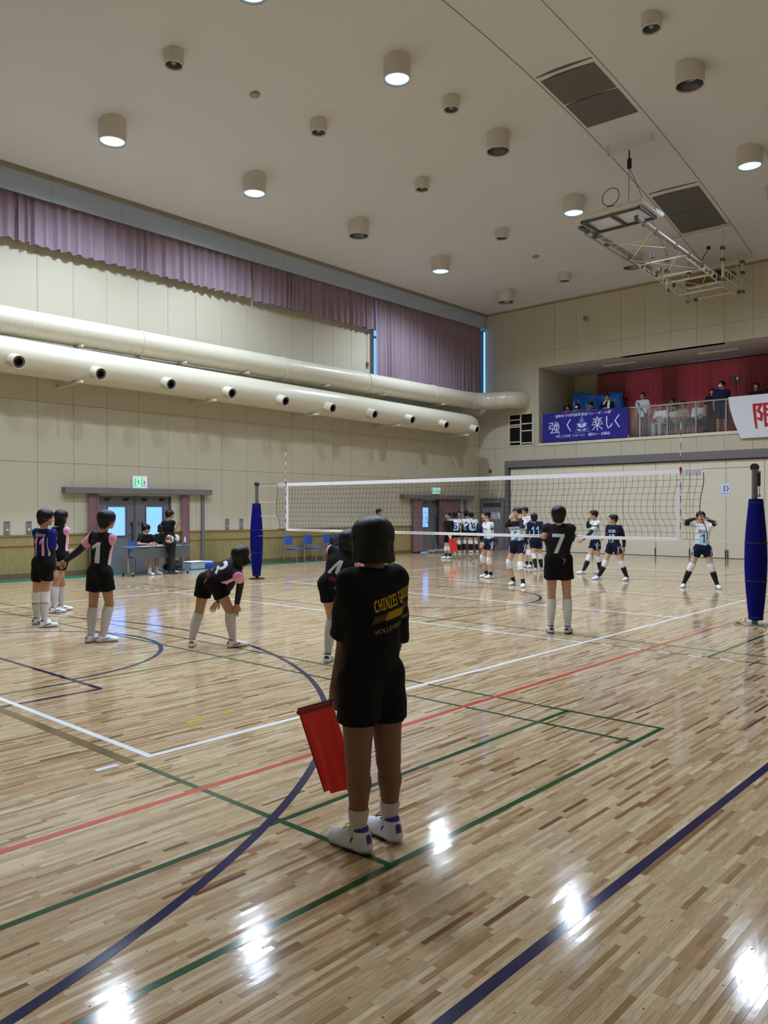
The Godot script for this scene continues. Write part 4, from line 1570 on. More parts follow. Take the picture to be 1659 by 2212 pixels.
# ---------------------------------------------------------------- folded basketball backstop under the ceiling
func build_backstop() -> void:
	var bk := thing("basketball_backstop", "folded ceiling-hung basketball backstop of white steel tubes with backboard and red ring", "backstop", V(19.5, 8.5, 4.5))
	var o := bk.position
	var P := func(a: float, y: float, b: float) -> Vector3: return V(a, y, b) - o
	var wh: Material = M.cream_paint
	# backboard lying face up
	var bd := Bld.new()
	var bx := Basis(Vector3.BACK, -0.06)
	bd.box(P.call(16.35, 9.17, 4.5), Vector3(1.15, 0.05, 1.8), 0.008, bx)
	var board := part("backboard", bd, mat(srgb(216, 216, 220), 0.35), bk)
	var ed := Bld.new()
	ed.box(P.call(15.77, 9.19, 4.5), Vector3(0.06, 0.12, 1.84), 0.01, bx)
	part("board_pad", ed, M.cream_paint, board)
	var fr := Bld.new()
	for b in [3.72, 5.28]:
		fr.span(P.call(15.85, 9.06, b - 0.03), P.call(16.85, 9.12, b + 0.03))
	for a in [15.85, 16.8]:
		fr.span(P.call(a, 9.05, 3.72), P.call(a + 0.05, 9.11, 5.28))
	fr.span(P.call(15.9, 9.06, 4.47), P.call(16.85, 9.11, 4.53))
	part("board_frame", fr, M.grey_dark, board)
	var co := Bld.new()
	co.box(P.call(16.8, 9.2, 3.62), Vector3(0.5, 0.1, 0.06), 0.01)
	part("corner_pad", co, M.white, board)
	var cg := Bld.new()
	cg.box(P.call(16.2, 9.05, 5.42), Vector3(0.3, 0.08, 0.12), 0.01)
	part("corner_pad", cg, mat(srgb(88, 94, 72), 0.7), board)
	var rg := Bld.new()
	var rp := []
	for k in 33:
		var t := TAU * k / 32.0
		rp.append(P.call(15.92 + 0.02 * cos(t), 9.56 + 0.225 * cos(t), 4.5 + 0.225 * sin(t)))
	rg.tube(rp, [0.011], 8, false)
	var ring := part("ring", rg, mat(srgb(126, 54, 46), 0.5), bk)
	var rb := Bld.new()
	rb.box(P.call(15.94, 9.28, 4.5), Vector3(0.1, 0.1, 0.2), 0.01)
	part("ring_bracket", rb, mat(srgb(110, 48, 42), 0.5), ring)
	# two side trusses, board end to hinge end
	for s in [-1, 1]:
		var b: float = 4.5 + s * 0.68
		var tr := Bld.new()
		tr.rod(P.call(15.95, 8.92, b), P.call(23.6, 8.62, b), 0.028)
		var top := part("truss_rail", tr, wh, bk)
		var lo := Bld.new()
		lo.rod(P.call(15.95, 8.8, b + s * 0.05), P.call(20.3, 8.66, b + s * 0.05), 0.03)
		part("lower_rail", lo, M.steel, top)
		var sl := Bld.new()
		sl.box(P.call(18.0, 8.84, b - s * 0.03), Vector3(3.9, 0.14, 0.03), 0.006, Basis(Vector3.BACK, -0.035))
		part("slide_plate", sl, M.steel, top)
		var l2 := Bld.new()
		l2.rod(P.call(19.2, 8.63, b), P.call(23.3, 8.4, b), 0.02)
		l2.rod(P.call(19.2, 8.63, b), P.call(19.1, 8.76, b), 0.02)
		var lad := part("ladder_rail", l2, wh, top)
		for k in 12:
			var u := 19.5 + 0.33 * k
			var rn := Bld.new()
			rn.rod(P.call(u, 8.615 - (u - 19.5) * 0.055, b), P.call(u, 8.775 - (u - 19.5) * 0.04, b), 0.012, 6)
			part("rung", rn, wh, lad)
		for u in [15.95, 16.4, 17.1, 18.4, 19.3, 20.3, 21.6, 23.5]:
			var cl := Bld.new()
			cl.box(P.call(u, 8.86 - (u - 16.0) * 0.037, b), Vector3(0.12, 0.13, 0.1), 0.015)
			part("clamp", cl, M.pole_grey, top)
	# cross tubes and tie rods
	for q in [[16.6, 8.82, 0.012], [17.5, 8.82, 0.012], [19.25, 8.74, 0.026], [20.6, 8.68, 0.026], [21.3, 8.66, 0.026], [22.0, 8.42, 0.022], [23.5, 8.6, 0.03]]:
		var c := Bld.new()
		c.rod(P.call(q[0], q[1], 3.82), P.call(q[0], q[1], 5.18), q[2])
		part("cross_tube", c, wh, bk)
	for q in [[16.9, 18.6], [18.6, 16.9], [18.8, 20.8], [20.8, 18.8], [20.9, 23.4], [23.4, 20.9]]:
		var c := Bld.new()
		c.rod(P.call(q[0], 8.8 - (q[0] - 17) * 0.03, 3.84), P.call(q[1], 8.8 - (q[1] - 17) * 0.03, 5.16), 0.01, 6)
		part("tie_rod", c, wh, bk)
	# hangers up to the ceiling
	for s in [-1, 1]:
		var b: float = 4.5 + s * 0.85
		for a in [21.52, 23.3]:
			var c := Bld.new()
			c.rod(P.call(a, 8.42, b), P.call(a, ceil_h(a, b) - 0.02, b), 0.035)
			var hg := part("hanger", c, wh, bk)
			for y in [8.5, 9.1, 9.45]:
				var cl := Bld.new()
				cl.box(P.call(a, y, b), Vector3(0.13, 0.1, 0.13), 0.015)
				part("clamp", cl, M.pole_grey, hg)
		var lr := Bld.new()
		lr.rod(P.call(21.5, 8.88, b), P.call(23.3, 8.82, b), 0.024)
		lr.rod(P.call(21.5, 8.62, b), P.call(23.3, 8.56, b), 0.024)
		for k in 6:
			lr.rod(P.call(21.7 + 0.27 * k, 8.62, b), P.call(21.7 + 0.27 * k, 8.86, b), 0.012, 6)
		part("side_frame", lr, wh, bk)
		var br := Bld.new()
		br.rod(P.call(21.6, ceil_h(21.6, b) - 0.15, b), P.call(23.3, 8.9, b), 0.012, 6)
		part("brace", br, wh, bk)
	for a in [21.52, 23.55]:
		var c := Bld.new()
		var y: float = ceil_h(a, 4.5) - 0.17
		c.rod(P.call(a, y, 3.4), P.call(a, y, 5.45), 0.03)
		c.rod(P.call(a, y, 3.5), P.call(a, y + 0.2, 3.5), 0.02)
		c.rod(P.call(a, y, 5.35), P.call(a, y + 0.2, 5.35), 0.02)
		part("ceiling_bar", c, wh, bk)
	for q in [[20.5, 4.1, 0.14], [18.6, 4.55, 0.14], [20.1, 5.0, 0.12]]:
		var c := Bld.new()
		c.box(P.call(q[0], 8.75, q[1]), Vector3(0.1, q[2] * 1.4, q[2]), 0.02)
		part("pulley_block", c, M.grey, bk)
	var wt := Bld.new()
	wt.box(P.call(22.9, 8.98, 4.5), Vector3(0.3, 0.2, 1.5), 0.02)
	part("winch_housing", wt, mat(srgb(120, 98, 44), 0.5), bk)
	var wd := Bld.new()
	wd.box(P.call(22.72, 9.0, 4.2), Vector3(0.12, 0.3, 0.25), 0.01)
	part("winch_motor", wd, M.black, bk)
	var ws := Bld.new()
	ws.rod(P.call(22.7, 8.8, 3.9), P.call(22.7, 8.76, 5.3), 0.06, 12)
	part("winch_drum", ws, M.steel, bk)
	# lifting cable: bar under the ceiling, pulley and ropes
	var ha := Bld.new()
	var hy := 10.86
	ha.rod(P.call(16.5, hy, 4.95), P.call(16.42, hy, 3.55), 0.022)
	for b in [4.85, 3.64]:
		ha.rod(P.call(16.46, hy, b), P.call(16.46, ceil_h(16.46, b) + 0.02, b), 0.028)
	part("hanging_bar", ha, wh, bk)
	var pu := Bld.new()
	pu.box(P.call(16.46, hy - 0.35, 4.25), Vector3(0.05, 0.28, 0.12), 0.03)
	pu.rod(P.call(16.46, hy, 4.25), P.call(16.46, hy - 0.25, 4.25), 0.02)
	part("cable_pulley", pu, M.dark, bk)
	for q in [[16.46, 9.2, 4.28], [19.0, 8.75, 4.3]]:
		var c := Bld.new()
		c.rod(P.call(16.46, hy - 0.45, 4.25), P.call(q[0], q[1], q[2]), 0.008, 6)
		part("cable", c, M.pole_grey, bk)
	var pl := Bld.new()
	pl.rod(P.call(20.9, 8.75, 4.2), P.call(21.6, 9.55, 4.1), 0.012, 6)
	pl.box(P.call(21.62, 9.58, 4.1), Vector3(0.1, 0.1, 0.1), 0.02)
	part("limit_switch", pl, M.dark, bk)


# ---------------------------------------------------------------- furniture and small things
func make_chair(label: String, at: Vector3, turn: float) -> Node3D:
	var c := thing("stacking_chair", label, "chair", at, turn, "blue stacking chairs along the wall")
	var blue := mat(srgb(52, 84, 156), 0.6)
	var s := Bld.new()
	s.box(Vector3(0, 0.43, 0.02), Vector3(0.46, 0.05, 0.43), 0.018)
	part("seat", s, blue, c)
	var b := Bld.new()
	var n := 8
	for k in n:
		var x0 := lerpf(-0.23, 0.23, float(k) / n)
		var x1 := lerpf(-0.23, 0.23, float(k + 1) / n)
		b.box(Vector3((x0 + x1) * 0.5, 0.68, -0.24 - 0.03 * (1.0 - pow((x0 + x1) / 0.46, 2.0))), Vector3(x1 - x0 + 0.002, 0.28, 0.025), 0.0, Basis(Vector3.RIGHT, -0.12))
	part("backrest", b, blue, c)
	for sx in [-1, 1]:
		for z in [[0.2, 0.24], [-0.2, -0.24]]:
			var l := Bld.new()
			if z[0] > 0:
				l.tube([Vector3(sx * 0.22, 0.42, z[0]), Vector3(sx * 0.24, 0.012, z[1])], [0.011], 8)
			else:
				l.tube([Vector3(sx * 0.23, 0.82, -0.27), Vector3(sx * 0.22, 0.42, z[0]), Vector3(sx * 0.24, 0.012, z[1])], [0.011], 8)
			l.ball(Vector3(sx * 0.24, 0.014, z[1]), Vector3(0.018, 0.014, 0.018), 8)
			part("leg", l, M.chrome, c)
	var f := Bld.new()
	f.rod(Vector3(-0.22, 0.4, 0.2), Vector3(0.22, 0.4, 0.2), 0.01)
	f.rod(Vector3(-0.22, 0.4, -0.2), Vector3(0.22, 0.4, -0.2), 0.01)
	part("frame", f, M.chrome, c)
	return c


func make_ball(label: String, at: Vector3, cols: Array, grp := "") -> Node3D:
	var o := thing("volleyball", label, "ball", at, 0.4, grp)
	var r := 0.105
	# eighteen curved panels, three to each face of a cube
	for f in 6:
		var ax: Vector3 = [Vector3.RIGHT, Vector3.LEFT, Vector3.UP, Vector3.DOWN, Vector3.BACK, Vector3.FORWARD][f]
		var u: Vector3 = Vector3(ax.z, ax.x, ax.y)
		var w: Vector3 = ax.cross(u)
		for k in 3:
			var q := Bld.new()
			var m := 5
			for j in m:
				for i in m:
					var c := []
					for d in [[0, 0], [1, 0], [1, 1], [0, 1]]:
						var s := lerpf(-1.0 + k * 2.0 / 3.0 + 0.02, -1.0 + (k + 1) * 2.0 / 3.0 - 0.02, float(i + d[0]) / m)
						var t := lerpf(-0.98, 0.98, float(j + d[1]) / m)
						c.append((ax + u * tan(s * PI / 4) + w * tan(t * PI / 4)).normalized())
					var b := q.v.size()
					for d in c:
						q.vert(d * r + Vector3(0, r, 0), d)
					q.tri(b, b + 1, b + 2)
					q.tri(b, b + 2, b + 3)
			part("panel", q, cols[(k + f) % cols.size()], o)
	var co := Bld.new()
	co.ball(Vector3(0, r, 0), Vector3.ONE * (r - 0.002), 16)
	part("core", co, M.grey_dark, o)
	return o


func build_props() -> void:
	# scorers' table
	var t := thing("folding_table", "long grey folding table where the two scorers sit before the doors", "table", V(8.12, 0.0, 12.98))
	var gr := mat(srgb(92, 96, 100), 0.4)
	var tp := Bld.new()
	tp.box(Vector3(0, 0.715, 0), Vector3(1.86, 0.03, 0.46), 0.008)
	part("tabletop", tp, mat(srgb(108, 116, 126), 0.22), t)
	var fp := Bld.new()
	fp.box(Vector3(0.05, 0.555, 0.2), Vector3(1.62, 0.26, 0.012), 0.004, Basis(Vector3.RIGHT, 0.05))
	part("front_panel", fp, gr, t)
	for sx in [-0.78, 0.78]:
		var l := Bld.new()
		l.box(Vector3(sx, 0.38, 0.0), Vector3(0.05, 0.62, 0.06), 0.01)
		var lg := part("leg", l, M.steel, t)
		var ft := Bld.new()
		ft.box(Vector3(sx, 0.075, 0.0), Vector3(0.05, 0.045, 0.52), 0.012)
		part("foot", ft, M.steel, lg)
		for z in [-0.23, 0.23]:
			var c := Bld.new()
			c.lathe([Vector2(0.0, -0.014), Vector2(0.028, -0.014), Vector2(0.03, 0.0), Vector2(0.028, 0.014), Vector2(0.0, 0.014)], Transform3D(_up_to(Vector3(1, 0, 0)), Vector3(sx, 0.031, z)), 14)
			part("caster", c, M.black, lg)
	for k in 3:
		var pa := thing("paper", ["white score sheet in front of the left scorer on the table", "white score sheet in front of the right scorer on the table", "white sheet at the table's right end by the ball"][k], "paper", V(7.75 + 0.42 * k, 0.7305, 12.86))
		var pq := Bld.new()
		pq.box(Vector3(0, 0.001, 0), Vector3(0.3, 0.002, 0.21), 0.0, Basis(Vector3.UP, 0.1 * k - 0.1))
		part("sheet", pq, M.white, pa)
	var wh := mat(srgb(226, 230, 232), 0.45)
	var rd := mat(srgb(178, 36, 42), 0.45)
	var gn := mat(srgb(34, 130, 118), 0.45)
	var bs := thing("ball_stand", "low grey box holding the volleyball on the scorers' table", "stand", V(8.62, 0.731, 12.88))
	var bq := Bld.new()
	bq.box(Vector3(0, 0.03, 0), Vector3(0.14, 0.06, 0.14), 0.006)
	part("box", bq, gr, bs)
	make_ball("red, white and green volleyball resting on the scorers' table", V(8.62, 0.791, 12.88), [wh, rd, wh, gn, wh], "red, white and green volleyballs")
	make_ball("red, white and green volleyball held in the standing man's hand", V(8.2, 0.80, 12.5), [wh, rd, rd, wh, gn], "red, white and green volleyballs")
	var bo := thing("water_bottle", "small clear water bottle at the right end of the scorers' table", "bottle", V(8.95, 0.731, 12.95))
	var b1 := Bld.new()
	b1.lathe([Vector2(0.0, 0.001), Vector2(0.03, 0.002), Vector2(0.032, 0.1), Vector2(0.026, 0.14), Vector2(0.013, 0.17), Vector2(0.013, 0.185)], Transform3D(), 16)
	part("bottle_body", b1, mat(srgb(196, 206, 212), 0.15), bo)
	var b2 := Bld.new()
	b2.lathe([Vector2(0.015, 0.18), Vector2(0.015, 0.2), Vector2(0.0, 0.2)], Transform3D(), 14)
	part("cap", b2, M.white, bo)
	var sb := thing("scoreboard_box", "flat dark box lying beside the water bottle on the scorers' table", "box", V(8.82, 0.731, 12.84))
	var s1 := Bld.new()
	s1.box(Vector3(0, 0.03, 0), Vector3(0.22, 0.06, 0.12), 0.008)
	part("case", s1, M.grey_dark, sb)
	# chairs along the wall with a bag
	var spots := [[13.42, "first of the blue chairs right of the far net post"], [14.24, "second blue chair from the far net post"], [15.08, "third blue chair from the net post, under the black bag"], [15.58, "last blue chair of the row, half hidden by the bending player"]]
	var c0: Node3D = null
	for k in 4:
		var at := V(spots[k][0], 0.0025 if k < 3 else 0.0, 13.72)
		if c0:
			copy(c0, at, 0.25 - 0.04 * k, spots[k][1])
		else:
			c0 = make_chair(spots[k][1], at, 0.25)
	var bg := thing("sports_bag", "black sports bag standing on the third blue chair", "bag", V(15.1, 0.459, 13.62), 0.2)
	var q := Bld.new()
	q.box(Vector3(0, 0.15, 0), Vector3(0.48, 0.3, 0.24), 0.06)
	part("body", q, mat(srgb(22, 24, 34), 0.6), bg)
	for z in [0.11, -0.11]:
		var h := Bld.new()
		h.tube([Vector3(-0.14, 0.26, z), Vector3(-0.1, 0.37, z), Vector3(0.0, 0.4, z), Vector3(0.1, 0.37, z), Vector3(0.14, 0.26, z)], [0.012], 8)
		part("handle", h, M.black, bg)
	var rb := thing("drink_bottle", "small red drink bottle on the floor beside the blue chairs", "bottle", V(15.55, 0.0, 13.2))
	var rq := Bld.new()
	rq.lathe([Vector2(0.0, 0.001), Vector2(0.05, 0.002), Vector2(0.052, 0.2), Vector2(0.03, 0.24), Vector2(0.0, 0.24)], Transform3D(), 16)
	part("bottle_body", rq, mat(srgb(150, 40, 38), 0.4), rb)
	var rc := Bld.new()
	rc.lathe([Vector2(0.03, 0.238), Vector2(0.03, 0.28), Vector2(0.0, 0.28)], Transform3D(), 14)
	part("cap", rc, M.black, rb)
	# bags and boxes under and beside the table
	var kb := thing("backpack", "dark backpack lying on the green border under the table's right end", "bag", V(9.0, 0.0025, 13.55), 0.3)
	var k1 := Bld.new()
	k1.ball(Vector3(0, 0.13, 0), Vector3(0.36, 0.13, 0.2), 16)
	part("body", k1, mat(srgb(20, 20, 36), 0.7), kb)
	var k2 := Bld.new()
	k2.tube([Vector3(-0.25, 0.2, 0.08), Vector3(-0.1, 0.28, 0.12), Vector3(0.12, 0.27, 0.1)], [0.018], 8)
	part("strap", k2, M.black, kb)
	var bin := thing("plastic_bin", "clear plastic storage box on the green border right of the table", "box", V(9.75, 0.0025, 13.7), 0.1)
	var n1 := Bld.new()
	n1.box(Vector3(0, 0.1, 0), Vector3(0.5, 0.2, 0.34), 0.02)
	part("box_body", n1, mat(srgb(150, 172, 182), 0.25), bin)
	var n2 := Bld.new()
	n2.box(Vector3(0, 0.21, 0), Vector3(0.53, 0.025, 0.37), 0.008)
	part("lid", n2, M.white, bin)
	var b3 := thing("blue_crate", "small blue crate beside the clear storage box", "crate", V(10.22, 0.0025, 13.8))
	var n3 := Bld.new()
	n3.box(Vector3(0, 0.07, 0), Vector3(0.34, 0.14, 0.3), 0.015)
	part("crate_body", n3, mat(srgb(44, 60, 160), 0.5), b3)
	var n4 := Bld.new()
	n4.box(Vector3(0.02, 0.17, 0.02), Vector3(0.26, 0.06, 0.2), 0.02)
	part("folded_cloth", n4, mat(srgb(160, 178, 210), 0.8), b3)
	# mop by the far door
	var mo := thing("dust_mop", "grey dust mop lying before the far exit door, handle against the door", "mop", V(20.6, 0.0, 13.75))
	var m1 := Bld.new()
	for k in 60:
		var x := rng.randf_range(-0.5, 0.5)
		var z := rng.randf_range(-0.1, 0.1)
		m1.ball(Vector3(x, 0.05 + rng.randf() * 0.05, z), Vector3(0.09, 0.045, 0.06), 6)
	part("mop_head", m1, mat(srgb(140, 138, 134), 0.95), mo)
	var m2 := Bld.new()
	m2.rod(Vector3(0, 0.1, 0), Vector3(-0.25, 1.35, -0.4), 0.012)
	part("handle", m2, M.steel, mo)
	# ball bag stand beyond the net
	var bb := thing("ball_bag", "dark blue ball bag with yellow ball inside, behind the waiting players by the corner door", "bag", V(22.3, 0.0, 12.7))
	var q1 := Bld.new()
	q1.lathe([Vector2(0.0, 0.45), Vector2(0.25, 0.45), Vector2(0.3, 0.7), Vector2(0.28, 0.95), Vector2(0.0, 0.98)], Transform3D(), 18)
	part("bag", q1, mat(srgb(30, 32, 90), 0.7), bb)
	for s in [-1, 1]:
		var q2 := Bld.new()
		q2.rod(Vector3(s * 0.22, 0.005, 0.15), Vector3(-s * 0.2, 0.9, -0.1), 0.015)
		part("leg", q2, M.steel, bb)
	make_ball("blue and yellow volleyball on top of the dark ball bag", V(22.22, 0.985, 12.66), [mat(srgb(210, 186, 40), 0.5), mat(srgb(40, 54, 150), 0.5)])


# ---------------------------------------------------------------- distance-field bodies
# prim: [a, b, radius at a, radius at b, blend, flatten axis, flatten factor, cut at a, cut at b, subtract]
func pr(a: Vector3, b: Vector3, ra: float, rb: float, k := 0.03, f := Vector3.ZERO, s := 1.0, ca := false, cb := false, sub := false) -> Array:
	return [a, b, ra, rb, k, f, s, ca, cb, sub]


class Net:
	var F: PackedFloat32Array
	var vid: PackedInt32Array
	var nx: int
	var nxy: int
	var lo: Vector3
	var cell: float
	var v := PackedVector3Array()
	var n := PackedVector3Array()
	var i := PackedInt32Array()

	func run(prims: Array, cell_: float) -> Dictionary:
		cell = cell_
		lo = Vector3(1e9, 1e9, 1e9)
		var hi := -lo
		for q in prims:
			if q[9]:
				continue
			var r: float = maxf(q[2], q[3])
			var rv := Vector3(r, r, r)
			lo = lo.min(q[0] - rv).min(q[1] - rv)
			hi = hi.max(q[0] + rv).max(q[1] + rv)
		lo -= Vector3.ONE * cell * 2.5
		hi += Vector3.ONE * cell * 2.5
		var dim := ((hi - lo) / cell).ceil()
		nx = int(dim.x) + 1
		var ny := int(dim.y) + 1
		var nz := int(dim.z) + 1
		nxy = nx * ny
		var G := PackedFloat32Array()
		G.resize(nxy * nz)
		G.fill(1.0)
		for q in prims:
			var a: Vector3 = q[0]
			var ab: Vector3 = q[1] - a
			var ra: float = q[2]
			var dr: float = q[3] - ra
			var k: float = q[4]
			var f: Vector3 = q[5]
			var fs: float = q[6] - 1.0
			var ca: bool = q[7]
			var cb: bool = q[8]
			var sub: bool = q[9]
			var R := maxf(ra, ra + dr) + k + cell * 1.5
			var l0: Vector3 = (a.min(q[1]) - Vector3(R, R, R) - lo) / cell
			var h0: Vector3 = (a.max(q[1]) + Vector3(R, R, R) - lo) / cell
			var x0 := maxi(0, int(l0.x))
			var x1 := mini(nx - 1, int(h0.x) + 1)
			var y0 := maxi(0, int(l0.y))
			var y1 := mini(ny - 1, int(h0.y) + 1)
			var z0 := maxi(0, int(l0.z))
			var z1 := mini(nz - 1, int(h0.z) + 1)
			var len := ab.length()
			var il2 := 1.0 / maxf(ab.length_squared(), 1e-9)
			var flat := fs != 0.0
			var ik := 0.25 / k
			for z in range(z0, z1 + 1):
				for y in range(y0, y1 + 1):
					var p := Vector3(lo.x + x0 * cell, lo.y + y * cell, lo.z + z * cell) - a
					var idx := z * nxy + y * nx + x0
					for x in range(x0, x1 + 1):
						var w := p + f * (fs * p.dot(f)) if flat else p
						var tu := w.dot(ab) * il2
						var t := clampf(tu, 0.0, 1.0)
						var d: float
						if cb and tu > 1.0:
							d = maxf((w - ab * tu).length() - ra - dr, (tu - 1.0) * len)
						elif ca and tu < 0.0:
							d = maxf((w - ab * tu).length() - ra, -tu * len)
						else:
							d = (w - ab * t).length() - ra - dr * t
						var g := G[idx]
						if sub:
							if -d > g:
								G[idx] = -d
						else:
							var e := k - absf(g - d)
							G[idx] = minf(g, d) - (e * e * ik if e > 0.0 else 0.0)
						idx += 1
						p.x += cell
		F = G
		vid = PackedInt32Array()
		vid.resize(nxy * nz)
		vid.fill(-1)
		for z in range(1, nz - 1):
			for y in range(1, ny - 1):
				var idx := z * nxy + y * nx + 1
				for x in range(1, nx - 1):
					var s := G[idx] < 0.0
					if (G[idx + 1] < 0.0) != s:
						_face(idx, idx - nx, idx - nx - nxy, idx - nxy, s)
					if (G[idx + nx] < 0.0) != s:
						_face(idx, idx - nxy, idx - nxy - 1, idx - 1, s)
					if (G[idx + nxy] < 0.0) != s:
						_face(idx, idx - 1, idx - 1 - nx, idx - nx, s)
					idx += 1
		n.resize(v.size())
		for k in range(0, i.size(), 3):
			var nn := (v[i[k + 2]] - v[i[k]]).cross(v[i[k + 1]] - v[i[k]])
			n[i[k]] += nn
			n[i[k + 1]] += nn
			n[i[k + 2]] += nn
		for k in n.size():
			n[k] = n[k].normalized()
		F = PackedFloat32Array()
		vid = PackedInt32Array()
		return {"v": v, "n": n, "i": i, "c": PackedColorArray()}

	func _face(a: int, b: int, c: int, d: int, inside: bool) -> void:
		var p := _v(a)
		var q := _v(b)
		var r := _v(c)
		var s := _v(d)
		if inside:  # clockwise seen from outside
			i.append_array(PackedInt32Array([p, r, q, p, s, r]))
		else:
			i.append_array(PackedInt32Array([p, q, r, p, r, s]))

	func _v(c: int) -> int:
		if vid[c] >= 0:
			return vid[c]
		var g := [F[c], F[c + 1], F[c + nx], F[c + nx + 1], F[c + nxy], F[c + nxy + 1], F[c + nxy + nx], F[c + nxy + nx + 1]]
		var sum := Vector3.ZERO
		var m := 0
		for e in EDGES:
			var p: float = g[e[0]]
			var q: float = g[e[1]]
			if (p < 0.0) != (q < 0.0):
				var t := p / (p - q)
				sum += CORNER[e[0]].lerp(CORNER[e[1]], t)
				m += 1
		var z := c / nxy
		var y := (c - z * nxy) / nx
		var x := c - z * nxy - y * nx
		v.append(lo + (Vector3(x, y, z) + sum / m) * cell)
		vid[c] = v.size() - 1
		return v.size() - 1

	const EDGES := [[0, 1], [2, 3], [4, 5], [6, 7], [0, 2], [1, 3], [4, 6], [5, 7], [0, 4], [1, 5], [2, 6], [3, 7]]
	const CORNER: Array[Vector3] = [Vector3(0, 0, 0), Vector3(1, 0, 0), Vector3(0, 1, 0), Vector3(1, 1, 0), Vector3(0, 0, 1), Vector3(1, 0, 1), Vector3(0, 1, 1), Vector3(1, 1, 1)]


func net_of(prims: Array, cell: float) -> Dictionary:
	return Net.new().run(prims, cell)


func paint(d: Dictionary, f: Callable) -> Dictionary:
	var c := PackedColorArray()
	for p in d.v:
		c.append(f.call(p))
	d.c = c
	return d


var T := {}


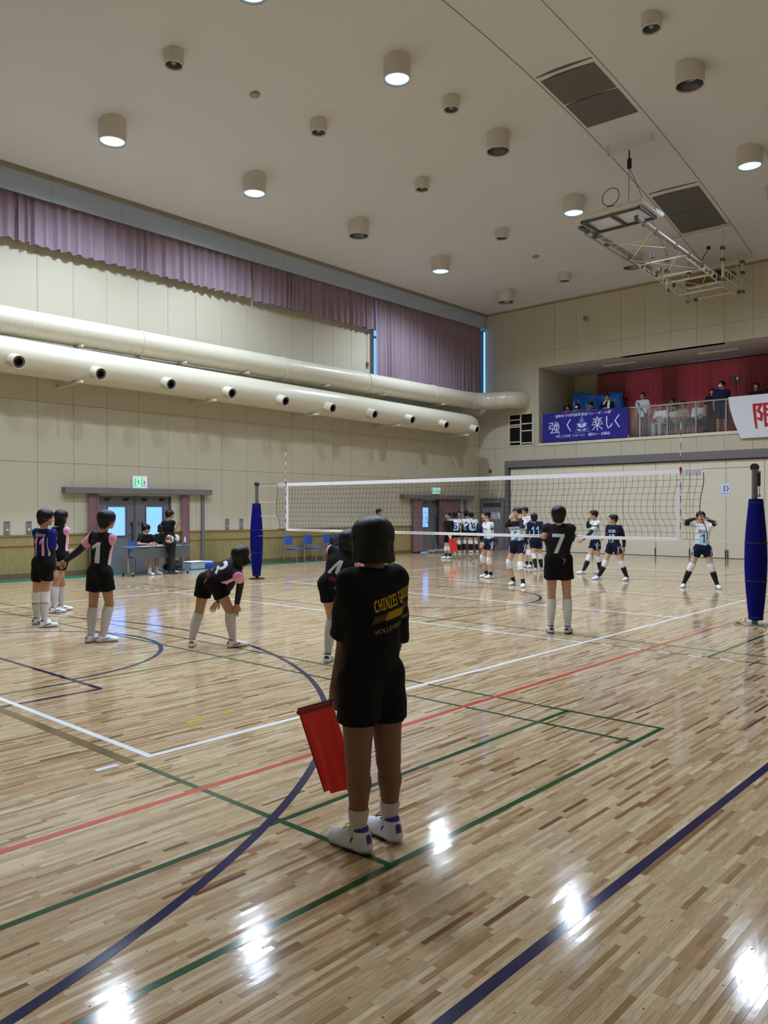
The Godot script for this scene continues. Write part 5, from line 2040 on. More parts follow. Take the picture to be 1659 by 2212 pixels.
func templates() -> void:
	var O := Vector3.ZERO
	var X := Vector3.RIGHT
	# head: origin at ear level, +z the face
	var hp := [
		pr(Vector3(0, 0.03, -0.03), Vector3(0, 0.026, 0.018), 0.077, 0.074, 0.02),
		pr(Vector3(0, 0.0, 0.025), Vector3(0, -0.06, 0.042), 0.062, 0.042, 0.03),
		pr(Vector3(-0.032, -0.055, 0.02), Vector3(0.032, -0.055, 0.02), 0.03, 0.03, 0.025),
		pr(Vector3(0, -0.085, 0.058), Vector3(0, -0.088, 0.062), 0.022, 0.02, 0.02),
		pr(Vector3(0, -0.02, -0.04), Vector3(0, -0.11, -0.03), 0.052, 0.048, 0.03),
		pr(Vector3(0, 0.0, 0.09), Vector3(0, -0.03, 0.104), 0.007, 0.011, 0.012),
		pr(Vector3(-0.01, -0.036, 0.094), Vector3(0.01, -0.036, 0.094), 0.009, 0.009, 0.008),
		pr(Vector3(-0.016, -0.06, 0.083), Vector3(0.016, -0.06, 0.083), 0.009, 0.009, 0.01),
		pr(Vector3(-0.034, 0.03, 0.075), Vector3(0.034, 0.03, 0.075), 0.012, 0.012, 0.014)]
	for s in [-1.0, 1.0]:
		hp.append(pr(Vector3(s * 0.036, -0.02, 0.06), Vector3(s * 0.03, -0.035, 0.058), 0.028, 0.024, 0.02))
		hp.append(pr(Vector3(s * 0.077, 0.018, -0.008), Vector3(s * 0.075, -0.022, 0.0), 0.019, 0.014, 0.008, X, 2.4))
	for s in [-1.0, 1.0]:
		hp.append(pr(Vector3(s * 0.031, 0.008, 0.105), Vector3(s * 0.031, 0.008, 0.106), 0.018, 0.018, 0.01, O, 1.0, false, false, true))
	for s in [-1.0, 1.0]:
		hp.append(pr(Vector3(s * 0.031, 0.008, 0.08), Vector3(s * 0.031, 0.008, 0.081), 0.0125, 0.0125, 0.004))
	T.head = paint(net_of(hp, 0.005), func(p: Vector3) -> Color:
		var ax := absf(p.x)
		if p.z > 0.068 and absf(ax - 0.031) < 0.016 and absf(p.y - 0.007) < 0.007:
			return Color(0.06, 0.05, 0.05) if absf(ax - 0.031) < 0.008 else Color(0.75, 0.8, 0.9) if absf(p.y - 0.006) < 0.004 else Color(0.12, 0.1, 0.1)
		if p.z > 0.06 and ax > 0.013 and ax < 0.048 and absf(p.y - 0.033) < 0.005:
			return Color(0.1, 0.08, 0.08)
		if p.z > 0.075 and ax < 0.021 and absf(p.y + 0.06) < 0.008:
			return Color(0.9, 0.5, 0.5)
		return Color(1, 1, 1))
	# hair
	var cap := func(r: float) -> Array: return pr(Vector3(0, 0.034, -0.034), Vector3(0, 0.034, 0.016), r, r - 0.003, 0.03)
	var face := pr(Vector3(0, 0.038, 0.13), Vector3(0, -0.25, 0.11), 0.072, 0.082, 0.01, O, 1.0, true, true, true)
	var neck := pr(Vector3(0, -0.03, 0.02), Vector3(0, -0.25, 0.0), 0.058, 0.058, 0.01, O, 1.0, true, true, true)
	T.bob = net_of([cap.call(0.09), pr(Vector3(0, 0.03, -0.012), Vector3(0, -0.102, -0.014), 0.088, 0.106, 0.02, O, 1.0, false, true), face, neck], 0.006)
	T.long = net_of([cap.call(0.09), pr(Vector3(0, 0.03, -0.015), Vector3(0, -0.145, -0.035), 0.088, 0.08, 0.02, O, 1.0, false, true), pr(Vector3(0, 0.045, 0.135), Vector3(0, -0.25, 0.105), 0.085, 0.1, 0.01, O, 1.0, true, true, true), neck], 0.006)
	T.short = net_of([cap.call(0.094), pr(Vector3(0, 0.03, -0.02), Vector3(0, -0.05, -0.03), 0.09, 0.076, 0.03), face, pr(Vector3(0, -0.175, 0.075), Vector3(0, -0.18, 0.075), 0.15, 0.15, 0.01, O, 1.0, false, false, true)], 0.006)
	T.boy = net_of([cap.call(0.091), pr(Vector3(0, 0.03, -0.03), Vector3(0, -0.03, -0.04), 0.08, 0.062, 0.03), pr(Vector3(0, 0.05, 0.13), Vector3(0, -0.25, 0.11), 0.076, 0.09, 0.01, O, 1.0, true, true, true), pr(Vector3(0, -0.14, 0.06), Vector3(0, -0.15, 0.06), 0.15, 0.15, 0.01, O, 1.0, false, false, true)], 0.006)
	for k in ["bob", "long", "short", "boy"]:  # strands: fine ridges running down from the crown
		var d: Dictionary = T[k]
		var vs: PackedVector3Array = d.v
		var c := PackedColorArray()
		for j in vs.size():
			var p := vs[j]
			var an := atan2(p.x, p.z + 0.01)
			var w := sin(an * 38.0 + 2.0 * sin(p.y * 30.0 + an * 5.0)) + 0.6 * sin(an * 71.0 + p.y * 20.0)
			vs[j] = p + d.n[j] * clampf(Vector2(p.x, p.z + 0.01).length() * 25.0 - 0.9, 0.0, 1.0) * (0.0018 * w + 0.004 * sin(an * 9.0 + p.y * 25.0) * clampf((0.06 - p.y) * 12.0, 0.0, 1.0))
			c.append(Color(1, 1, 1) * (1.0 + 0.35 * w))
		d.v = vs
		d.c = c
	# hands: wrist at the origin, +z towards the fingers, +y the back of the hand, +x the thumb
	for kind in [["relaxed", [0.25, 0.35, 0.3]], ["fist", [1.3, 1.6, 0.9]], ["flat", [0.08, 0.1, 0.08]], ["grip", [0.8, 1.0, 0.6]]]:
		var cu: Array = kind[1]
		var ps := [pr(Vector3(0, 0, -0.03), Vector3(0, 0, 0.02), 0.024, 0.028, 0.015, Vector3.UP, 1.35), pr(Vector3(-0.014, 0, 0.03), Vector3(-0.014, 0, 0.078), 0.028, 0.026, 0.015, Vector3.UP, 2.0), pr(Vector3(0.014, 0, 0.03), Vector3(0.016, 0, 0.08), 0.028, 0.024, 0.015, Vector3.UP, 2.0)]
		for j in 4:
			var ln: float = [0.066, 0.076, 0.072, 0.056][3 - j]
			var base := Vector3(-0.031 + 0.0205 * j, 0.002, 0.088 - 0.004 * absf(j - 1.8))
			var a1: float = cu[0] * (1.0 + 0.12 * (2 - j))
			var a2: float = a1 + cu[1]
			var sp := (j - 1.5) * 0.06
			var m := base + Vector3(sin(sp), -sin(a1), cos(a1)) * ln * 0.52
			var e := m + Vector3(sin(sp), -sin(a2), cos(a2)) * ln * 0.48
			ps.append(pr(base - Vector3(0, 0, 0.012), m, 0.0092, 0.0085, 0.006))
			ps.append(pr(m, e, 0.0085, 0.007, 0.004))
		var t1 := Vector3(0.03, -0.006, 0.022)
		var t2 := Vector3(0.052, -0.014, 0.05)
		var t3 := t2 + Vector3(0.012 - 0.03 * cu[2], -0.006 - 0.012 * cu[2], 0.028)
		ps.append(pr(t1, t2, 0.014, 0.0105, 0.012))
		ps.append(pr(t2, t3, 0.0105, 0.008, 0.005))
		T["hand_" + kind[0]] = net_of(ps, 0.004)
	# shoe: ankle over the origin, +z the toe
	var sh := [pr(Vector3(0, 0.022, -0.042), Vector3(0.004, 0.022, 0.135), 0.038, 0.044, 0.02, Vector3.UP, 1.75), pr(Vector3(0, 0.05, -0.035), Vector3(0, 0.045, 0.06), 0.036, 0.036, 0.03), pr(Vector3(0, 0.04, 0.05), Vector3(0.004, 0.03, 0.145), 0.04, 0.034, 0.025, Vector3.UP, 1.3), pr(Vector3(0, 0.05, -0.022), Vector3(0, 0.098, -0.012), 0.04, 0.038, 0.02, O, 1.0, false, true), pr(Vector3(0, 0.075, -0.012), Vector3(0, 0.14, -0.01), 0.03, 0.032, 0.01, O, 1.0, false, true, true)]
	T.shoe = net_of(sh, 0.0065)
	T.shoe_fine = net_of(sh, 0.0032)


func tinted(src: Dictionary, c: Color) -> Dictionary:
	var o := PackedColorArray()
	var sc: PackedColorArray = src.c
	for k in src.v.size():
		var q := c * (sc[k] if sc.size() else Color.WHITE)
		q.a = 1.0
		o.append(q)
	return {"v": src.v, "n": src.n, "i": src.i, "c": o}


func basis_of(z: Vector3, y: Vector3) -> Basis:
	z = z.normalized()
	var x := y.cross(z).normalized()
	return Basis(x, z.cross(x), z)


func shoe_bld(col: Color, sole: Color, accent: Color, xf: Transform3D, mirror: bool, kind := "shoe") -> Bld:
	var d := paint({"v": T[kind].v, "n": T[kind].n, "i": T[kind].i, "c": PackedColorArray()}, func(p: Vector3) -> Color:
		if p.y < 0.02:
			return sole
		if p.y > 0.088 or (p.z < -0.062 and p.y > 0.045 and (kind == "shoe" or absf(p.x) < 0.016)):
			return accent
		if kind == "shoe" and absf(p.y - 0.036 - p.z * 0.22) < 0.007 and p.z > -0.02 and p.z < 0.07 and absf(p.x) > 0.02:
			return accent
		return col)
	var q := Bld.new()
	q.add(d, xf, mirror)
	return q


func limb(pts: Array, rad: Array, seg := 14) -> Bld:
	# a sleeve or sock along a bent limb, resampled so that the bend is round
	var q := Bld.new()
	var cur := Curve3D.new()
	for p in pts:
		cur.add_point(p)
	var P := []
	var R := []
	var m := pts.size()
	for k in m - 1:
		for j in 4:
			var t := j / 4.0
			var a: Vector3 = pts[maxi(k - 1, 0)]
			var d: Vector3 = pts[mini(k + 2, m - 1)]
			P.append(pts[k].cubic_interpolate(pts[k + 1], a, d, t))
			R.append(lerpf(rad[k], rad[k + 1], t))
	P.append(pts[m - 1])
	R.append(rad[m - 1])
	q.tube(P, R, seg)
	return q


# planar print on a garment: left half of the picture is the back, right half the front
func cloth(d: Dictionary, o: Vector3, lat: Vector3, up: Vector3, fw: Vector3, rough: float, seed_: int, amp := 0.004) -> Bld:
	var q := Bld.new()
	var map := {}
	var fn := FastNoiseLite.new()
	fn.seed = seed_
	fn.frequency = 9.0
	var v: PackedVector3Array = d.v
	var n: PackedVector3Array = d.n
	var ix: PackedInt32Array = d.i
	for k in range(0, ix.size(), 3):
		var front := ((v[ix[k]] + v[ix[k + 1]] + v[ix[k + 2]]) / 3.0 - o).dot(fw) > 0.0
		for j in 3:
			var s := ix[k + j]
			var key := s * 2 + (1 if front else 0)
			if not map.has(key):
				var p := v[s]
				var x := clampf((p - o).dot(lat) / 0.56, -0.49, 0.49)
				var y := clampf((o - p).dot(up) / 0.66 + 0.06, 0.01, 0.99)
				var u := (0.5 - x) * 0.5 if not front else 0.5 + (0.5 + x) * 0.5
				map[key] = q.vert(p + n[s] * amp * fn.get_noise_3d(p.x, p.y * 0.6, p.z), n[s], Vector2(u, y))
			q.i.append(map[key])
	# soften the normals again after the folds
	return q


# dress and pose one person; J holds the joints in metres about the feet, x to the left, z forward
func person(J: Dictionary, label: String, o: Dictionary) -> Node3D:
	var f: float = deg_to_rad(J.face)
	var R := thing("person", label, "person", J.at, atan2(cos(f), -sin(f)), o.get("group", ""))
	var s: float = J.h / 1.65
	var cell: float = o.get("cell", 0.02)
	var up: Vector3 = (J.neck - J.hip).normalized()
	var lat: Vector3 = (J.sL - J.sR).normalized()
	var fw := lat.cross(up).normalized()
	var skin: Color = o.get("skin", lin(188, 146, 118))
	var w: float = o.get("wide", 1.0) * s
	var chest: Vector3 = J.neck - up * 0.17 * s
	var ps := [pr(J.hL, J.hR, 0.08 * w, 0.08 * w, 0.05, fw, 0.96), pr(J.hip + up * 0.08, J.hip + up * 0.18, 0.1 * w, 0.098 * w, 0.06, fw, 1.3), pr(chest + lat * 0.045, chest - lat * 0.045, 0.1 * w, 0.1 * w, 0.06, fw, 1.2), pr(J.sL, J.sR, 0.045 * s, 0.045 * s, 0.05)]
	var thk: float = sqrt(o.get("thick", 1.0))
	var hy: float = o.get("look", [0.0, 0.0])[0]
	var hpitch: float = o.get("look", [0.0, 0.0])[1]
	var hup := (up * 0.5 + Vector3.UP).normalized()
	var hb := basis_of((fw - hup * fw.dot(hup)).normalized(), hup)
	hb = hb * Basis(Vector3.UP, deg_to_rad(hy)) * Basis(Vector3.RIGHT, deg_to_rad(hpitch))
	var hx := Transform3D(hb.scaled(Vector3.ONE * o.get("head", 1.0) * s), J.head)
	ps.append(pr(J.neck - up * 0.05 * s, hx * Vector3(0, -0.06, -0.02), 0.05 * s, 0.047 * s, 0.03))
	for sd in ["L", "R"]:
		var S: Vector3 = J["s" + sd]
		var E: Vector3 = J["e" + sd]
		var W: Vector3 = J["w" + sd]
		var H: Vector3 = J["h" + sd]
		var K: Vector3 = J["k" + sd]
		var A: Vector3 = J["a" + sd]
		var calf: Vector3 = K.lerp(A, 0.3) - (K - A).cross(lat).normalized() * -0.008
		ps.append(pr(S, E, 0.044 * s, 0.036 * s, 0.025))
		ps.append(pr(E, W, 0.037 * s, 0.025 * s, 0.012))
		ps.append(pr(H, K, 0.083 * w * o.get("thick", 1.0), 0.054 * s * o.get("thick", 1.0), 0.03))
		ps.append(pr(K, calf, 0.053 * s * thk, 0.054 * s * thk, 0.02))
		ps.append(pr(calf, A, 0.054 * s * thk, 0.034 * s, 0.02))
	var body := Bld.new()
	body.add(tinted(net_of(ps, cell), skin), Transform3D())
	body.add(tinted(T.head, skin), hx)
	var hands: Array = o.get("hands", ["relaxed", "relaxed"])
	var hints: Array = o.get("palms", [lat, -lat])
	for k in 2:
		var sd: String = ["L", "R"][k]
		var dir: Vector3 = o["point" + sd] if o.has("point" + sd) else J["w" + sd] - J["e" + sd]
		body.add(tinted(T["hand_" + hands[k]], skin), Transform3D(basis_of(dir, hints[k]).scaled(Vector3.ONE * s), J["w" + sd]), k == 0)
	var sk := vmat(0.55, 0.4)
	sk.subsurf_scatter_enabled = true
	sk.subsurf_scatter_strength = 0.04
	part("body", body, sk, R)
	if o.get("hair", "") != "":
		var hd := Bld.new()
		hd.add(tinted(T[o.hair], o.get("hair_color", lin(20, 18, 20))), hx)
		part("hair", hd, vmat(0.42, 0.4), R)
	# shirt
	if o.has("top"):
		var loose: float = o.get("loose", 0.0)
		var hem: float = o.get("hem", 0.02)
		var js := [pr(J.hip + up * hem + lat * 0.032 * s, J.hip + up * 0.2 + lat * 0.034 * s, (0.104 + loose) * w, (0.108 + loose) * w, 0.05, fw, 1.12, true), pr(J.hip + up * hem - lat * 0.032 * s, J.hip + up * 0.2 - lat * 0.034 * s, (0.104 + loose) * w, (0.108 + loose) * w, 0.05, fw, 1.12, true), pr(chest + lat * 0.05, chest - lat * 0.05, (0.114 + loose) * w, (0.114 + loose) * w, 0.06, fw, 1.18), pr(J.sL, J.sR, (0.056 + loose * 0.5) * s, (0.056 + loose * 0.5) * s, 0.05), pr(J.neck - up * 0.06 * s, J.neck - up * 0.005 * s, 0.07 * s, 0.058 * s, 0.04, fw, 1.1, false, true)]
		var sl: float = o.get("sleeve", 0.62)
		for sd in ["L", "R"]:
			js.append(pr(J["s" + sd], J["s" + sd].lerp(J["e" + sd], minf(sl, 1.0)), (0.058 + loose * 0.4) * s, (0.06 + loose) * s if sl <= 1.0 else 0.05, 0.025, Vector3.ZERO, 1.0, false, sl <= 1.0))
			if sl > 1.0:
				js.append(pr(J["e" + sd], J["e" + sd].lerp(J["w" + sd], sl - 1.0), 0.05 * s, 0.042 * s, 0.02, Vector3.ZERO, 1.0, false, true))
		part(o.get("top_name", "jersey"), cloth(net_of(js, cell * 0.9), J.neck, lat, up, fw, 0.8, int(J.h * 1000) + int(J.at.x * 37), 0.012 if loose > 0.0 else 0.006), o.top, R)
	# shorts or trousers
	if o.has("shorts"):
		var len: float = o.get("leg", 0.42)
		var wd: float = o.get("flare", 0.0)
		var ss := [pr(J.hL, J.hR, 0.093 * w, 0.093 * w, 0.05, fw, 0.9), pr(J.hip + up * 0.03 + lat * 0.035 * s, J.hip + up * 0.115 + lat * 0.03 * s, 0.108 * w, 0.1 * w, 0.04, fw, 1.08, false, true), pr(J.hip + up * 0.03 - lat * 0.035 * s, J.hip + up * 0.115 - lat * 0.03 * s, 0.108 * w, 0.1 * w, 0.04, fw, 1.08, false, true)]
		for sd in ["L", "R"]:
			if len <= 1.0:
				ss.append(pr(J["h" + sd], J["h" + sd].lerp(J["k" + sd], len), 0.1 * w, (0.094 + wd) * w, 0.03, Vector3.ZERO, 1.0, false, true))
			else:
				ss.append(pr(J["h" + sd], J["k" + sd], 0.098 * w, 0.078 * w, 0.03))
				ss.append(pr(J["k" + sd], J["k" + sd].lerp(J["a" + sd], minf(1.05, len - 1.0)), 0.078 * w, 0.07 * w, 0.02, Vector3.ZERO, 1.0, false, true))
		part("shorts" if len <= 1.0 else "trousers", cloth(net_of(ss, cell * 0.9), J.hip + up * 0.1, lat, up, fw, 0.8, int(J.h * 900), 0.006), o.shorts, R)
	for sd in ["L", "R"]:
		var E: Vector3 = J["e" + sd]
		var W: Vector3 = J["w" + sd]
		var S: Vector3 = J["s" + sd]
		var H: Vector3 = J["h" + sd]
		var K: Vector3 = J["k" + sd]
		var A: Vector3 = J["a" + sd]
		if o.has("arm_" + sd):
			part("arm_sleeve", limb([S.lerp(E, 0.5), E.lerp(S, 0.1), E.lerp(W, 0.15), W.lerp(E, 0.04)], [0.05 * s, 0.045 * s, 0.045 * s, 0.032 * s]), o["arm_" + sd], R)
		if o.has("sock"):
			var t: float = o.get("sock_top", 0.6)
			var calf: Vector3 = K.lerp(A, 0.3) - (K - A).cross(lat).normalized() * -0.008
			var tops := [A + (A - K).normalized() * 0.02, A.lerp(calf, 0.18)]
			var rr := [0.043 * s, 0.042 * s]
			if t < 0.5:
				tops.append_array([A.lerp(calf, t * 0.9), A.lerp(calf, t * 1.43)])
				rr.append_array([lerpf(0.04, 0.066, t * 0.9) * s, lerpf(0.04, 0.066, t * 1.43) * s])
			else:
				tops.append_array([A.lerp(calf, 0.6), calf])
				rr.append_array([0.058 * s, 0.066 * s])
				if t > 0.7:
					tops.append(A.lerp(K, t))
					rr.append(0.065 * s)
			var sm: Material = o.sock
			if o.has("sock_" + sd):
				sm = o["sock_" + sd]
			part("sock", limb(tops, rr), sm, R)
		if o.has("pad"):
			part("knee_pad", limb([K.lerp(A, 0.24), K.lerp(A, 0.1), K.lerp(H, 0.05), K.lerp(H, 0.17)], [0.064 * s, 0.068 * s, 0.07 * s, 0.068 * s], 16), o.pad, R)
		var to: float = o.get("toes", [12.0, -12.0])[0 if sd == "L" else 1]
		var sc: Array = o.get("shoe", [lin(226, 228, 232), lin(205, 206, 210), lin(40, 44, 60)])
		if not o.get("no_shoes", false):
			part("shoe", shoe_bld(sc[0], sc[1], sc[2], Transform3D(Basis(Vector3.UP, deg_to_rad(to)).scaled(Vector3.ONE * s * 1.04), Vector3(A.x, maxf(0.0, A.y - 0.09 * s), A.z)), sd == "L"), vmat(0.5), R)
	return R


func kit(style: String, num: String, txt := "", s0 := Color.BLACK) -> StandardMaterial3D:
	var im := canvas(512, 256, s0)
	var navy := srgb(22, 26, 52)
	var ink := srgb(206, 208, 214)
	var nr := Rect2(128 - 16 * num.length() - (20 if num.length() == 1 else 14), 62, 32 * num.length() + (40 if num.length() == 1 else 28), 98)
	match style:
		"pink":
			im.fill(srgb(30, 29, 34))
			im.fill_rect(Rect2i(0, 0, 48, 150), srgb(232, 158, 190))
			im.fill_rect(Rect2i(208, 0, 48, 150), srgb(232, 158, 190))
			for y in 256:
				im.fill_rect(Rect2i(256, y, 256, 1), srgb(236, 164, 196).lerp(srgb(236, 226, 232), clampf((y - 60) / 110.0, 0.0, 1.0)))
			im.fill_rect(Rect2i(340, 0, 88, 70), srgb(34, 32, 40))
			print_text(im, num, Rect2(364, 90, 40, 56), navy)
		"pink7":
			pass
		"libero":
			im.fill(srgb(26, 40, 128))
			im.fill_rect(Rect2i(70, 0, 116, 256), srgb(24, 26, 58))
			ink = srgb(226, 150, 190)
			print_text(im, "libero", Rect2(84, 36, 88, 22), srgb(196, 190, 206))
			for x in [66, 188]:
				im.fill_rect(Rect2i(x, 60, 3, 190), srgb(190, 190, 214))
		"white", "mix":
			for y in 256:
				im.fill_rect(Rect2i(0, y, 512, 1), srgb(232, 236, 240).lerp(srgb(134, 204, 226), clampf((y - 110) / 110.0, 0.0, 1.0)))
			for x in [30, 202, 286, 458]:
				im.fill_rect(Rect2i(x, 70, 24, 186), navy)
			for x in [256, 466]:
				im.fill_rect(Rect2i(x, 60, 46, 10), navy)
			if style == "mix":
				im.fill_rect(Rect2i(300, 0, 168, 62), navy)
			print_text(im, "SEIWA", Rect2(344, 66, 80, 24), navy)
			print_text(im, num, Rect2(364 if num.length() == 1 else 350, 100, 40 * num.length() * (1.0 if num.length() == 1 else 0.85), 70), srgb(40, 92, 160))
			ink = srgb(40, 70, 150)
		"navy":
			im.fill(navy)
			for x in [0, 226, 256, 482]:
				im.fill_rect(Rect2i(x, 0, 30, 90), srgb(226, 232, 238))
			print_text(im, "SEIWA", Rect2(340, 58, 88, 28), srgb(210, 220, 232))
			print_text(im, num, Rect2(346, 96, 76, 84), srgb(140, 200, 232))
			im.fill_rect(Rect2i(122, 22, 12, 8), srgb(200, 210, 220))
			ink = srgb(150, 196, 236)
		"print":
			print_text(im, txt, Rect2(346, 90, 80, 26), srgb(60, 60, 66))
		"flaggirl":
			im = canvas(1024, 512, s0)
			var gold := srgb(198, 158, 28)
			var an := -0.16
			print_text(im, "CHINZEI GAKUIN", Rect2(184, 116, 268, 44), gold, false, an)
			for k in 24:
				var a := Vector2(182 + k * 11.6, 221 - k * 1.9)
				var wk := 1.4 if k < 6 or k > 17 else 4.6
				stroke(im, a, a + Vector2(10, -24), wk, wk, gold.lerp(srgb(120, 90, 20), 0.25))
			print_text(im, "VOLLEYBALL TEAM", Rect2(190, 226, 262, 15), srgb(176, 164, 96), false, an, false)
	if style in ["pink", "pink7", "libero", "white", "mix", "navy"] and num:
		print_text(im, num, nr, ink)
	var m := mat(Color.WHITE, 0.82, 0.0, 0.3)
	m.albedo_texture = tex(im)
	return m


func shorts_kit(c: Color, num: String, lines: bool) -> StandardMaterial3D:
	var im := canvas(256, 128, c)
	if num:
		print_text(im, "CHINZEI", Rect2(58, 18, 26, 7), srgb(168, 36, 52))
		print_text(im, num, Rect2(78, 28, 8, 12), srgb(214, 110, 140))
	if lines:
		for x in [18, 106, 146, 234]:
			stroke(im, Vector2(x, 26), Vector2(x + (8 if x in [18, 146] else -8), 62), 1.3, 1.3, srgb(206, 210, 220))
			stroke(im, Vector2(x + (8 if x in [18, 146] else -8), 30), Vector2(x, 62), 1.0, 1.0, srgb(206, 210, 220))
	var m := mat(Color.WHITE, 0.85, 0.0, 0.3)
	m.albedo_texture = tex(im)
	return m


# generic poses
func pose_stand(h: float, at: Vector3, face: float, lean := 0.0, rail := -1.0) -> Dictionary:
	var s := h / 1.65
	var hip := Vector3(0, 0.87 * s, -0.25 * lean)
	var neck := hip + Vector3(0, 0.51 * s * cos(lean), 0.51 * s * sin(lean))
	var J := {"at": at, "face": face, "h": h, "hip": hip, "neck": neck, "head": neck + Vector3(0, 0.145 * s, 0.02 + 0.05 * lean)}
	for q in [["L", 1.0], ["R", -1.0]]:
		var g: float = q[1]
		var S := neck + Vector3(g * 0.165, -0.055, 0) * s
		J["s" + q[0]] = S
		J["h" + q[0]] = hip + Vector3(g * 0.085 * s, -0.02, 0)
		J["k" + q[0]] = Vector3(g * 0.1 * s, 0.47 * s, 0.02)
		J["a" + q[0]] = Vector3(g * 0.11 * s, 0.085 * s, -0.02)
		if rail > 0.0:
			J["e" + q[0]] = Vector3(g * 0.26 * s, rail + 0.06, neck.z + 0.06)
			J["w" + q[0]] = Vector3(g * 0.06 * s, rail + 0.05, neck.z + 0.2)
		else:
			J["e" + q[0]] = S + Vector3(g * 0.05, -0.27, -0.03) * s
			J["w" + q[0]] = S + Vector3(g * 0.06, -0.49, 0.05) * s
	return J


func pose_sit(h: float, at: Vector3, face: float, seat := 0.46, lean := 0.05, hands_y := 0.1) -> Dictionary:
	var s := h / 1.65
	var hip := Vector3(0, seat + 0.09, 0.0)
	var neck := hip + Vector3(0, 0.5 * s * cos(lean), 0.5 * s * sin(lean))
	var J := {"at": at, "face": face, "h": h, "hip": hip, "neck": neck, "head": neck + Vector3(0, 0.145 * s, 0.02)}
	for q in [["L", 1.0], ["R", -1.0]]:
		var g: float = q[1]
		var S := neck + Vector3(g * 0.165, -0.055, 0) * s
		J["s" + q[0]] = S
		J["h" + q[0]] = hip + Vector3(g * 0.085 * s, 0, 0)
		J["k" + q[0]] = Vector3(g * 0.12 * s, 0.5 * s, 0.4 * s)
		J["a" + q[0]] = Vector3(g * 0.12 * s, 0.085 * s, 0.38 * s)
		J["e" + q[0]] = S + Vector3(g * 0.06, -0.26, 0.06) * s
		J["w" + q[0]] = Vector3(g * 0.05, hip.y + hands_y, 0.24 * s)
	return J


func pitem(key: String) -> Dictionary:
	return P_DATA[key]


